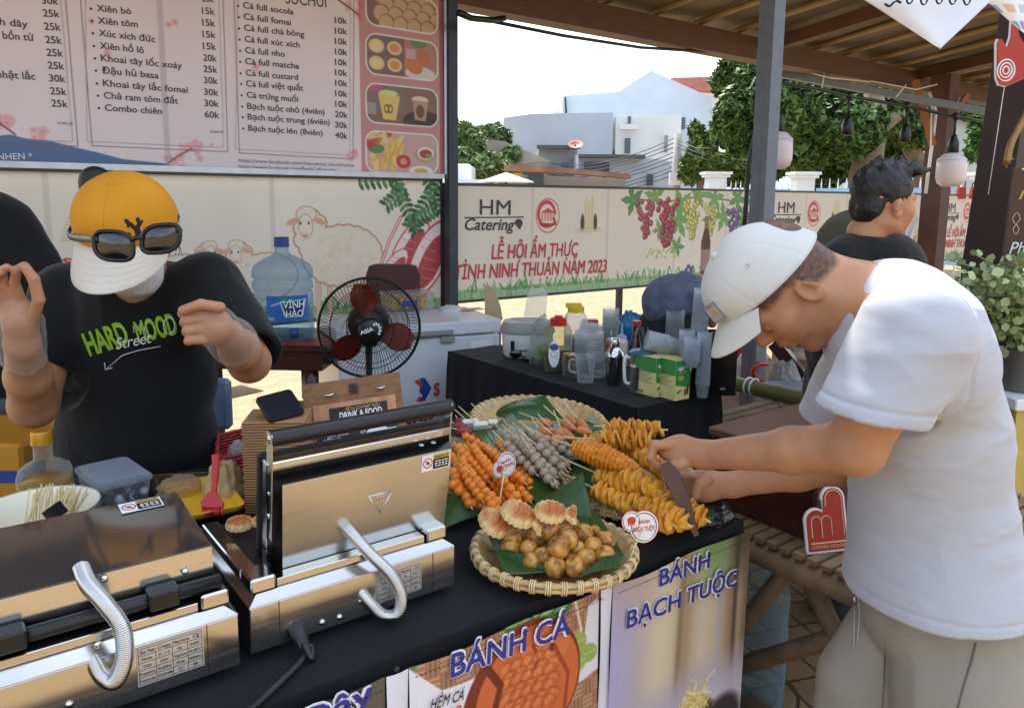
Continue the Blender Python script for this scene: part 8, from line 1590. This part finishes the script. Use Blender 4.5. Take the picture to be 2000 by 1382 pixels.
X_,Y_,Z_=S_._win(S_.lo,S_.lo+S_.n*S_.h,0);sleevecut(cu+cn*.0,nrm(cn-RT*.35-FW*.5),.11);sleevecut(cv_+vn*.03,nrm(vn-FW*.3),.12)
S_.cone(cu-cn*.05,cu+cn*.04,.060,.068,.004,'cut');S_.cone(cv_-vn*.05,cv_+vn*.08,.064,.072,.004,'cut');S_.plane((0,0,.70),(0,0,-1));S_.cone(H(0,-.06,0),nb-UP*.0,.062,.066,.006,'cut')
V,F=S_.mesh();V=smooth_mesh(V,F,2);N=normals(V,F);n_=fbm3(V*[9,9,5]+2,3);V=V+N*(.004*(1-np.abs(n_)*2.2))[:,None];m=MB();m.add(V,F);tee=m.build('shirt',M_blacktee,t);bv=onto(V,F)
def shirt_print(items,m_,nm,off=.004):
 m=MB()
 for s__,a,b,cap_,k in items:tm=MB();textpx(tm,s__,a,b,cap_,lambda x,y:P(x,y,1.8),0,bold=k.get('bold',.02),shear=k.get('shear',0));m.add(project(bv,np.concatenate(tm.v),off),tm.f)
 m.build(nm,m_,tee,smooth=False)
shirt_print([('HARD',(176,694),(256,668),44,dict(bold=.035)),('MOOD',(272,668),(350,650),40,dict(bold=.035))],mat('print_green',(150,200,50),.7,var=.15,scale=120),'green_lettering')
shirt_print([('Street',(228,682),(300,668),22,dict(bold=-.005,shear=.4))],M_inkwhite,'script_lettering',.006)
m=MB()
for L_ in(((314,676),(270,684),(238,694),(206,722)),((204,708),(206,722),(220,718)),((262,650),(260,636),(268,646),(272,634),(278,646),(284,636),(280,652))):m.tube(project(bv,np.array([P(x,y,1.8)for x,y in L_]),.005),.0012,4)
m.tube(project(bv,np.array([P(330+11*math.cos(a),636+16*math.sin(a),1.8)for a in np.linspace(0,2*PI,19)[:-1]]),.005),.0012,4,closed=True);m.build('drawn_marks',M_inkwhite,tee)
S_=Sculpt(*bbox([q(120,820,1.95),q(430,820,1.95),q(430,860,2.25),q(120,860,2.25),(*q(270,860,2.1)[:2],.05)],.05),.007);c=q(268,880,2.04);S_.ell(c,(.20,.16,.145),AXT,0)
for sd in(-.10,.10):S_.chain([c+RT*sd,c*[1,1,0]+RT*sd*1.1+[0,0,.4],c*[1,1,0]+RT*sd*1.1+[0,0,.06]],[.105,.08,.06],.03,.02);S_.cone(c*[1,1,0]+RT*sd*1.1+[0,0,.04],c*[1,1,0]+RT*sd*1.2-FW*.16+[0,0,.04],.04,.04,.02)
skinned(S_,'trousers',t,mat('brown_trousers',(58,44,38),.85,var=.15),it=2)
# thin clear gloves over both hands
M_glove=clear('glove_film',(250,250,250),.06,.08,(240,240,240),.3)
S_=Sculpt(*bbox([q(330,570,1.5),q(480,710,1.66)],.05),.0035);S_.cone(Aw+(Ae-Aw)*.22,q(432,646,HD+.01),.048,.038,.015);S_.ell(q(414,634,HD),(.043,.047,.033),AXT,.015);skinned(S_,'glove',t,M_glove,wr=.0045,wsc=26,seed=3)
S_=Sculpt(*bbox([q(-60,500,1.5),q(100,700,1.66)],.05),.0035);S_.cone(Bw-UP*.02,q(40,630,1.60),.044,.040,.015);S_.ell(q(38,624,1.60),(.043,.048,.026),AXT,.015);skinned(S_,'glove',t,M_glove,wr=.0045,wsc=26,seed=8)
# ---------------------------------------------------------------- people farther back
def simple(label,E0,f,shirt,msh,hairk=1,legs=None,pants=(50,50,58),spike=0,seed=0,arms=(),kb=.06):
 """a standing or bending figure: one continuous body, hair, shirt and trousers"""
 t=thing('person',label,'person',shirt[-1][0]*[1,1,0]);f=nrm(f);u=nrm(UP-f*(UP@f));s_=np.cross(f,u);H=lambda a,b,c:E0+f*a+u*b+s_*c;AX=[f,u,s_];nb=shirt[0][0]
 S_=Sculpt(*bbox([E0-.16,E0+.2,nb]+[p_ for ar in arms for p_ in ar],.07),.0042);head(S_,H,AX);S_.cone(H(-.03,-.04,0),nb,.054,.065,.03)
 for ar in arms:S_.chain(list(ar),[.05,.042,.03][:len(ar)],.02,.02);S_.ell(ar[-1],(.045,.03,.045),None,.02)
 skinned(S_,'body',t,tone=face_tone(H,f,u,s_))
 S_=Sculpt(*bbox([H(-.13,-.08,-.12),H(.13,.2,.12),H(-.13,.2,.12),H(.13,-.05,-.12)],.03),.004);S_.ell(H(-.016,.065,0),(.098,.084,.080),AX,0);S_.ell(H(-.07,-.0,0),(.035,.05,.06),AX,.02);S_.ell(H(.125,-.02,0),(.08,.095,.12),AX,.01,'cut');rg=np.random.default_rng(seed)
 for i in range(30):a=H(rg.uniform(-.06,.08),.125+rg.uniform(-.02,.01),rg.uniform(-.06,.06));S_.cone(a,a+u*rg.uniform(.006,.018)*(1+spike)+f*rg.uniform(-.01,.03)*(1+spike),.012,.006,.012)
 skinned(S_,'hair',t,M_hair,it=1,wr=.004,wsc=30)
 pts=[p_ for p_,r_ in shirt];S_=Sculpt(*bbox(pts,.32),.007)
 for p_,r_ in shirt[1:]:S_.ell(p_,r_,[RT,UP,FW],kb)
 for ar in arms:S_.chain(list(ar[:2]),[.075,.06],.04)
 S_.cone(H(-.03,-.05,0),nb-UP*.02,.06,.066,.006,'cut');skinned(S_,'shirt',t,msh,it=2,wr=.006 if kb>.05 else .012,wsc=7 if kb>.05 else 12)
 if legs:
  S_=Sculpt(*bbox([l_*[1,1,0]for l_ in legs]+list(legs),.2),.009)
  for l_ in legs:S_.chain([l_,l_*[1,1,.5],l_*[1,1,0]+[0,0,.06]],[.11,.08,.055],.03,.02);S_.cone(l_*[1,1,0]+[0,0,.045],l_*[1,1,0]+[0,0,.045]+nrm(f*[1,1,0])*.15,.045,.04,.02)
  skinned(S_,'trousers',t,mat('trousers_%d_%d'%pants[:2],pants,.85,var=.12),it=2)
 return t
c=q(1685,500,2.5)
simple('young man in black t-shirt seen from the side behind the white shirt',q(1724,408,2.5),RT*.95+FW*.30-UP*.05,[(q(1695,455,2.5),0),(q(1700,520,2.5),(.17,.12,.12)),(q(1690,640,2.5),(.20,.25,.13)),(q(1690,780,2.5),(.19,.2,.13))],M_blacktee,legs=[q(1660,860,2.5),q(1720,860,2.5)],spike=.5,seed=2,arms=[(q(1640,520,2.45),q(1630,680,2.42),q(1680,760,2.3)),(q(1745,520,2.62),q(1790,650,2.65),q(1800,700,2.5))])
simple('person in olive shirt almost hidden behind the young man in black',q(1726,396,2.85),RT*.8+FW*.5-UP*.1,[(q(1685,440,2.85),0),(q(1672,480,2.85),(.14,.14,.13)),(q(1660,600,2.85),(.17,.25,.13)),(q(1660,760,2.85),(.17,.2,.13))],mat('olive_shirt',(84,84,66),.85,var=.15,scale=12),legs=[q(1640,830,2.85),q(1690,830,2.85)],spike=1.2,seed=3)
simple('person in blue grey shirt bending down behind the drinks table',q(1390,590,3.75),RT*.8-UP*.55,[(q(1362,560,3.7),0),(q(1340,572,3.65),(.085,.095,.13)),(q(1306,585,3.62),(.09,.11,.13)),(q(1275,590,3.6),(.04,.09,.06))],mat('bluegrey_shirt',(92,98,118),.85,var=.12,scale=14),legs=[q(1290,640,3.65),q(1330,640,3.7)],pants=(38,38,44),seed=4,kb=.04)
simple('person in black standing behind the woman at the left edge',q(-95,250,2.5),RT*.3-FW*.9,[(q(-85,340,2.5),0),(q(-50,440,2.5),(.18,.12,.13)),(q(-45,540,2.5),(.27,.22,.15)),(q(-40,680,2.5),(.25,.25,.15))],M_blacktee,legs=[q(-60,760,2.5),q(30,790,2.5)],pants=(70,72,76),seed=5)
# ================================================================ the neighbouring stall on the right
BT0,BT1,BY0,BY1,BZ_=1.60,2.45,.55,1.50,.62
t=thing('bamboo_table','low weathered bamboo table with crossed legs behind the man in white','table',(2,1.0,0))
m=MB();n=26
for i in range(n):Y=BY0+(BY1-BY0)*(i+.5)/n;m.box((BT0-.02,Y-.013,BZ_-.012),(BT1,Y+.013,BZ_+.001*(i%3)))
m.build('slatted_top',M_oldbamboo,t,smooth=False)
for X in(BT0,BT1):m=MB();m.tube([(X,BY0-.05,BZ_-.045),(X,(BY0+BY1)/2,BZ_-.048),(X,BY1+.05,BZ_-.045)],.03,10);m.build('side_rail',M_oldbamboo,t)
for X in(BT0+.03,BT1-.05):
 for a,b in(((.72,BZ_-.06),(1.42,.0)),((1.30,BZ_-.06),(.62,0.))if 0 else((1.02,BZ_-.06),(1.36,.0)),((1.0,BZ_-.06),(.62,.0))):m=MB();m.tube([(X+.03,a[0],a[1]),(X+.03,b[0],b[1])],.024,9);m.build('leg',M_oldbamboo,t)
m=MB();m.tube([(BT0+.06,.55,.10),(BT0+.06,1.45,.12)],.018,8);m.build('stretcher',M_oldbamboo,t)
p0=np.array([1.66,.98,BZ_+.003]);t=thing('wooden_chest','dark brown wooden chest on the bamboo table behind the red letter M sign','chest',p0);m=MB();m.box(p0,p0+[.42,.32,.19],bev=.006);m.build('chest_body',M_mah,t,smooth=False);m=MB();m.box(p0+[-.006,-.006,.191],p0+[.426,.326,.215],bev=.004);m.build('chest_lid',M_wood,t,smooth=False)
# red sign with M
o=onz(1580,1078,BZ_+.004);k=depth(o)/F_;ys=nrm(UP*.97+FW*.2);xs=nrm(RT*.98+FW*.12);xs=nrm(xs+UP*.06);ys=nrm(ys-xs*(ys@xs));B=basis(o,xs,ys,np.cross(xs,ys));t=thing('cutout_sign','red arched cutout sign with cream letter M leaning on the dark chest','sign',o)
def arch(k_,g):
 L_=[(0-g,0-g)];c1x,c2x=22*k_,62*k_;h1,h2=62*k_,104*k_
 L_+=[(0-g,h1)]+[(c1x+(22*k_+g)*math.cos(a),h1+(22*k_+g)*math.sin(a))for a in np.linspace(PI,PI*.25,10)]+[(40*k_-g*.3,h2)]+[(c2x+(22*k_+g)*math.cos(a),h2+(22*k_+g)*math.sin(a))for a in np.linspace(PI,0,14)]+[(84*k_+g,0-g)];return L_
m=MB();m.prism(arch(k,4*k),.008,B@Matrix.Translation(Vector((0,0,-.008))));m.build('white_board',M_inkwhite,t,smooth=False);m=MB();m.prism(arch(k,0),.001,B@Matrix.Translation(Vector((0,0,.0003))));m.build('red_face',mat('sign_red',(176,50,36),.5,var=.04),t,smooth=False)
M_cream=mat('print_cream',(230,190,150),.5,var=0);m=MB()
for x0 in(10,32):m.tube(m.tr(B,[(x0*k,28*k,.0018),(x0*k,60*k,.0018)]+[((x0+11+11*math.cos(a))*k,(60+11*math.sin(a))*k,.0018)for a in np.linspace(PI,0,9)]+[((x0+22)*k,28*k,.0018)]),1.3*k,4)
m.tube(m.tr(B,[(44*k,90*k,.0018),(44*k,104*k,.0018)]+[((62+18*math.cos(a))*k,(104+18*math.sin(a))*k,.0018)for a in np.linspace(PI,0,9)]+[(80*k,28*k,.0018)]),1.3*k,4)
m.box((6*k,15*k,.0014),(82*k,18*k,.002),B);g_=lambda X,Y:(np.array(B)@[X*k,Y*k,.0016,1])[:3]
textfit(m,'COFFEE HOUSE',g_(6,6),g_(80,6),6*k,up=ys,bold=.01);m.build('cream_print',M_cream,t,smooth=False)
p_=onz(1478,1150,.18);t=thing('water_jug','blue water jug standing under the bamboo table','jug',p_*[1,1,0]);m=MB();m.lathe([(.11,0),(.12,.02),(.12,.28),(.11,.29),(.12,.31),(.12,.38),(.06,.44),(.03,.46),(.03,.5)],26,at(np.array([1.74,1.22,0.0])));m.build('jug_body',M_wb,t);m=MB();m.lathe([(.032,.5),(.032,.53)],16,at(np.array([1.74,1.22,0.0])));m.build('cap',mat('cap_blue',(40,66,130)),t)
m=MB();m.box((0,0,0),(.16,.03,.16),at((1.95,.92,.001))@Matrix.Rotation(R(-37),4,'Z'));m.box((.004,-.002,.004),(.156,0,.156),at((1.95,.92,.001))@Matrix.Rotation(R(-37),4,'Z'));m.build('red_box',M_red,smooth=False,label='small red box on the ground under the bamboo table',cat='box')
crumple(onz(1440,1008,CZ)*[1,1,0]+[-.06,.04,CZ+.001],(.07,.06),.05,12.5).build('black_bag',mat('black_film',(22,22,26),.3,var=.1),label='crumpled black plastic bag at the right corner of the counter',cat='bag')
# second stall behind: bamboo rail, cups, bags
t=thing('bamboo_rail','thick green bamboo pole tied with white string behind the man face','rail',(2.97,1.6,.6));m=MB();Y=np.linspace(2.42,1.15,40);r_=.036*(1+.10*np.exp(-((((Y*3.3)%1)-.5)/.06)**2));m.tube(np.c_[np.full(40,2.965),Y,np.full(40,.60)+.004*np.sin(Y*5)],r_,12);m.build('pole',mat('green_bamboo',(120,116,70),.35,var=.22,scale=7),t)
m=MB()
for Y in(2.12,2.09):m.tube([(2.965+.04*math.cos(a),Y,.6+.04*math.sin(a))for a in np.linspace(0,2*PI,17)[:-1]],.005,6,closed=True)
m.build('string',M_whiteplastic,t)
t=thing('stall_table','bamboo slat table of the neighbouring stall behind the forearms','table',(2.9,1.6,0));m=MB()
for i in range(18):Y=1.1+i*.062;m.box((2.72,Y,.46),(3.6,Y+.05,.475+.001*(i%2)))
m.build('slatted_top',M_oldbamboo,t,smooth=False)
for X in(2.76,3.5):
 for Y in(1.15,2.15):m=MB();m.tube([(X,Y,0),(X,Y,.459)],.03,8);m.build('leg',M_oldbamboo,t)
def tubcup(px,py,w_,h_,z,name,label,drink=None,lidc=True):
 p_=onz(px,py,z);k=depth(p_)/F_;t=thing(name,label,'cup',p_);m=MB();m.lathe([(w_*.8*k,0),(w_*.83*k,.003),(w_*k,h_*k)],28,at(p_),capt=False);m.build('cup_body',M_cup,t)
 if drink:m=MB();m.lathe([(w_*.78*k,.004),(w_*.9*k,h_*.58*k)],26,at(p_));m.build('drink',mat('drink_red',(170,70,54),.2,var=.1),t)
 m=MB();m.lathe([(w_*1.06*k,h_*k),(w_*1.07*k,h_*k+.006),(w_*.95*k,h_*k+.008),(w_*.5*k,h_*k+.009),(w_*.45*k,h_*k+.012),(0.0,h_*k+.012)],28,at(p_),capt=False);m.build('lid',M_cupframe,t)
tubcup(1536,880,38,50,.477,'plastic_tub','clear lidded tub in front on the neighbouring stall table');tubcup(1578,838,34,30,.477,'plastic_tub','clear lidded tub half hidden behind the front one');tubcup(1588,830,24,92,.477,'drink_cup','tall lidded cup of red iced drink before the white shirt',drink=1)
m=MB();a=P(1500,715,4.1);m.tube(catmull([P(1498,710,4.0),P(1480,712,3.95),P(1470,728,3.95),P(1482,742,3.95),P(1500,752,3.9)],6),.012,8);m.build('red_rope',M_red,label='red rope looped round the grey steel post',cat='rope')
for px,py,D,rx,h_,sd,mm,lb in((1475,752,4.6,.16,.24,1.2,clear('bag_white',(1,1,1)),'white plastic bag heap behind the grey steel post'),(1520,757,4.5,.15,.2,3.3,clear('bag_clear',(1,1,1)),'clear plastic bag heap right of the grey steel post'),(1532,762,3.9,.10,.16,5.7,mat('grey_film',(140,132,126),.5,var=.15),'knotted grey bag on the neighbouring stall behind the rope'),(1560,690,4.8,.17,.10,6.1,mat('beige_cloth',(190,176,150),.8,var=.2,scale=12),'beige and green bundle on top of the brown box')):
 p_=P(px,py,D);crumple(p_,(rx,rx*.8),h_,sd).build('plastic_bag',mm,label=lb,cat='bag')
t=thing('storage_shelf','low brown timber bench under the bags of the neighbouring stall','bench',P(1520,770,4.7)*[1,1,0]);B=atc(P(1520,770,4.7)*[1,1,0]);zt=P(1520,756,4.7)[2];m=MB();m.box((-.45,-.95,zt-.05),(.45,.3,zt-.002),B);m.build('bench_top',M_wood,t,smooth=False)
for sx in(-.4,.4):
 for sy in(-.9,.25):m=MB();m.box((sx-.03,sy-.03,0),(sx+.03,sy+.03,zt-.051),B);m.build('leg',M_wood,t,smooth=False)
t=carton(1540,690,4.7,.34,.3,.26,-37,'brown cardboard box on the bench behind the man chin',z0=P(1540,745,4.7)[2],mm=mat('brown_card',(140,106,76),.8,var=.1));
m=MB();m.box((-.1,0,0),(.03,.1,.26),atc(P(1452,742,4.7)));m.build('red_crate',M_red,smooth=False,label='red box behind the brim of the white cap',cat='box')
m=MB();m.tube([P(1512,668,4.3),P(1580,752,4.2)],.05,4);m.build('timber_brace',M_mah,smooth=False,label='dark diagonal timber behind the man mouth',cat='timber')
m=MB();a=P(1560,772,3.6);m.box((-.12,0,0),(.16,.16,.012),basis(a,RT,nrm(FW+UP*.15),nrm(UP-FW*.15)),bev=.003);m.build('metal_tray',M_steelblue,smooth=False,label='flat grey tray lying beside the tall red drink cup',cat='tray')
m=MB();m.tube([P(1515,770,3.5),P(1532,812,3.3)],.008,6);m.build('rusty_rod',M_rust,label='thin rusty rod hanging below the bamboo pole',cat='rod')
m=MB();m.tube(catmull([P(1420,700,4.9),P(1426,725,4.9),P(1437,745,4.9)],4),.07,8);m.build('paper_roll',mat('roll_white',(206,200,186),.7),label='pale rolled sheets behind the cup rack',cat='roll')
# yellow table and potted plant at the right edge
p_=P(2012,780,2.55);t=thing('display_table','white topped table with yellow front at the right edge','table',p_*[1,1,0]);B=atc(p_*[1,1,0]);zt=P(2012,778,2.55)[2];m=MB();m.box((-.06,-.02,zt-.04),(.6,.5,zt),B,bev=.004);m.build('tabletop',M_whiteplastic,t,smooth=False);m=MB();m.box((-.045,-.005,.05),(.58,.45,zt-.041),B);m.build('yellow_front',mat('yellow_board',(226,170,40),.5,var=.06),t,smooth=False)
pc=P(1992,775,2.68);pc[2]=zt+.001;t=thing('potted_plant','bushy pale green plant in a grey pot behind the white shirt','plant',pc);m=MB();m.lathe([(.07,0),(.075,.004),(.095,.15),(.10,.155),(.09,.155),(.085,.14)],28,at(pc));m.build('pot',mat('pot_grey',(104,98,92),.45,.2,var=.1),t,smooth='auto')
rg=np.random.default_rng(12);m=MB();lv=MB()
for i in range(130):
 tx_,ty_=rg.uniform(1855,2075),rg.uniform(492,710);
 if tx_<1890 and ty_>600:continue
 e_=P(tx_,ty_,2.62+rg.uniform(-.16,.28));s_=pc+np.array([rg.normal(0,.03),rg.normal(0,.03),.14]);mid=(s_+e_)/2+np.array([rg.normal(0,.03),rg.normal(0,.03),.08]);c=catmull([s_,mid,e_],6);m.tube(c,.0022,4)
 for q_ in range(9):
  f_=.35+.65*q_/8;p_=c[min(len(c)-1,int(f_*(len(c)-1)))]+rg.normal(0,.006,3);d=nrm(rg.normal(size=3)+[0,0,.3]);nn=nrm(np.cross(d,rg.normal(size=3)));b=np.cross(nn,d);L_=rg.uniform(.022,.042);w_=L_*.42;t_=rg.uniform(0,1);col=lin((120,140,92))*(1-t_)+lin((186,196,140))*t_
  lv.add([p_,p_+d*L_*.35+b*w_,p_+d*L_*.75+b*w_*.8,p_+d*L_,p_+d*L_*.75-b*w_*.8,p_+d*L_*.35-b*w_],[(0,1,2,3),(0,3,4,5)],col)
m.build('stems',mat('stem_green',(130,140,90),.6),t);lv.build('foliage',mat('pale_leaf',(150,160,110),.5,attr='Col',var=.1,spec=.4),t,smooth=False)
# chalkboard
D_=2.95;tl,bl=P(1957,326,D_),P(1957,510,D_);x=nrm(RT*.9-FW*.35);y=nrm(UP+RT*.02);z=np.cross(x,y);B=basis(bl,x,y,z);hh=tl[2]-bl[2];t=thing('chalkboard','brown chalkboard sign with white, yellow and green handwriting at the right edge','sign',bl)
m=MB();m.box((0,0,-.015),(.4,hh,0),B,bev=.003);m.build('board',mat('board_brown',(86,62,50),.7,var=.15,scale=8),t,smooth=False);g_=lambda X,Y:(np.array(B)@[X,Y*hh,.001,1])[:3]
for s_,a,b,cap,mm,sh in(('TIỆM CÀ',(.03,.86),(.20,.86),.045,M_inkwhite,0),('nhà',(.03,.66),(.15,.68),.05,M_gold,.3),('Hẻm',(.055,.44),(.16,.46),.045,mat('chalk_teal',(110,196,190),.6,var=0),.2),('Phường',(.02,.08),(.19,.10),.045,M_inkwhite,.3)):
 m=MB();textfit(m,s_,g_(*a),g_(*b),cap,off=.001,up=y,shear=sh);m.build('chalk_lettering',mm,t,smooth=False)
m=MB();m.tube(catmull([g_(.028,.40),g_(.018,.46),g_(.03,.52),g_(.042,.46),g_(.032,.40),g_(.024,.34),g_(.034,.29),g_(.042,.34),g_(.032,.40)],5),.0018,4);m.build('chalk_mark',mat('chalk_pink',(226,180,160),.6,var=0),t)
m=MB();m.tube(catmull([P(1966,328,D_),P(1962,315,D_-.02),P(1970,305,D_-.01),P(1978,312,D_-.02)],5),.005,6);m.tube(catmull([P(1966,320,D_-.04),P(1975,280,D_-.04),P(1995,240,D_-.04),P(2015,200,D_-.04)],5),.013,8);m.build('gold_garland',mat('gold_foil',(150,118,66),.35,.5,var=.2,scale=40),label='gold garland hanging on the dark post above the chalkboard',cat='garland')
# pennants and the red cutout at the top right
def pennant(pts,D,name,label,cvs=None,mm=None):
 q_=[P(x,y,D+dd)for x,y,dd in pts];t=thing(name,label,'pennant',(q_[0]+q_[1])/2)
 m=MB();a,b,c=q_
 def fn(u_,v_):base=np.outer(1-u_,a)+np.outer(u_,b);V=base*(1-v_)[:,None]+np.outer(v_,c);return V-np.outer(.012*np.sin(u_*7)*np.sin(v_*3+.4),FW)
 m.sheet(fn,40,40,col=(cvs.lincol()if cvs else None));m.build('cloth',M_vcol if cvs else mm,t,solid=.0008);return t
M_pen=mat('white_satin',(226,228,236),.5,var=.03,sheen=.3);D_=1.9
t=pennant([(1622,-42,0),(1985,-48,.05),(1836,96,.02)],D_,'pennant','white triangular pennant with black script hanging at the top right',mm=M_pen)
m=MB();c0,c1_=P(1728,12,D_-.02),P(1900,8,D_-.02);[m.tube(catmull([P(x,y-14,D_-.025),P(x+5,y+2,D_-.025),P(x+12,y+1,D_-.025),P(x+18,y-12,D_-.025)],5),.0022,5)for x,y in((1768,4),(1796,6),(1826,4),(1852,5),(1880,6))]
m.tube(catmull([P(1728,8,D_-.03),P(1738,12,D_-.03),P(1750,2,D_-.03),P(1760,6,D_-.03)],5),.003,5);m.build('script',M_inkblack,t,smooth=False)
cvp=Canvas(40,40,(236,240,244),40,40)
for i in range(-3,6):
 for j in range(0,6):cvp.rect(i*9+2+(j%2)*4,j*8+1,i*9+8+(j%2)*4,j*8+5,[(46,78,170),(46,78,170),(226,126,56),(110,170,216)][(i+2*j)%4])
pennant([(1815,-90,0),(2190,-90,0),(2003,68,.0)],D_+.15,'pennant','blue and orange patterned pennant in the top right corner',cvs=cvp)
D_=2.6;t=thing('red_cutout','red cutout board with white rings hanging at the top right edge','sign',P(1970,120,D_));out=[(1947,152),(1947,85),(1951,76),(1957,79),(1966,96),(1974,72),(1976,42),(1984,42),(1990,72),(2014,110),(2014,146),(1988,158),(1966,168),(1952,165)]
o=P(1947,165,D_);pl=[((P(x,y,D_)-o)@RT,(P(x,y,D_)-o)@UP)for x,y in out];B=basis(o,RT,UP,-FW);m=MB();m.prism([(x*1.03-.004,y*1.02-.003)for x,y in pl],.006,B@Matrix.Translation(Vector((0,0,-.008))));m.build('white_edge',M_inkwhite,t,smooth=False);m=MB();m.prism(pl,.004,B);m.build('red_face',mat('sign_red',(176,50,36)),t,smooth=False)
m=MB();cc=np.array([(P(1963,138,D_)-o)@RT,(P(1963,138,D_)-o)@UP,.005])
for r_ in(.010,.019,.028):m.tube(m.tr(B,[cc+[r_*math.cos(a),r_*1.2*math.sin(a),0]for a in np.linspace(0,2*PI,29)[:-1]]),.0026,4,closed=True)
m.build('white_rings',M_inkwhite,t,smooth=False)
m=MB();m.tube([P(1985,40,2.62),P(1960,180,2.62),P(1930,380,2.62)],.0014,4);m.build('hanging_string',M_whiteplastic,label='thin pale string running down from the red cutout',cat='string')
# red bags hung beyond the far panel
for i,(px,lb)in enumerate(((1845,'red hanging tote nearest the brown post above the far panel'),(1875,'middle red hanging tote above the far panel'),(1901,'rightmost red hanging tote above the far panel'))):
 D_=9.4;c=P(px,374,D_);k=D_/F_;t=thing('red_tote',lb,'bag',c,'red totes hanging above the far panel');m=MB();m.prism([(-8*k,-14*k),(8*k,-14*k),(7*k,7*k),(3*k,9*k),(-4*k,8*k),(-7*k,6*k)],.05,basis(c,RT,UP,-FW));m.build('bag_body',M_red,t,smooth=False);m=MB();m.tube(catmull([c+RT*-6*k+UP*6*k-FW*.025,c+RT*-3*k+UP*17*k-FW*.025,c+RT*6*k+UP*18*k-FW*.025,c+RT*6*k+UP*6*k-FW*.025],4),.008,5);m.build('strap',M_blackplastic,t)
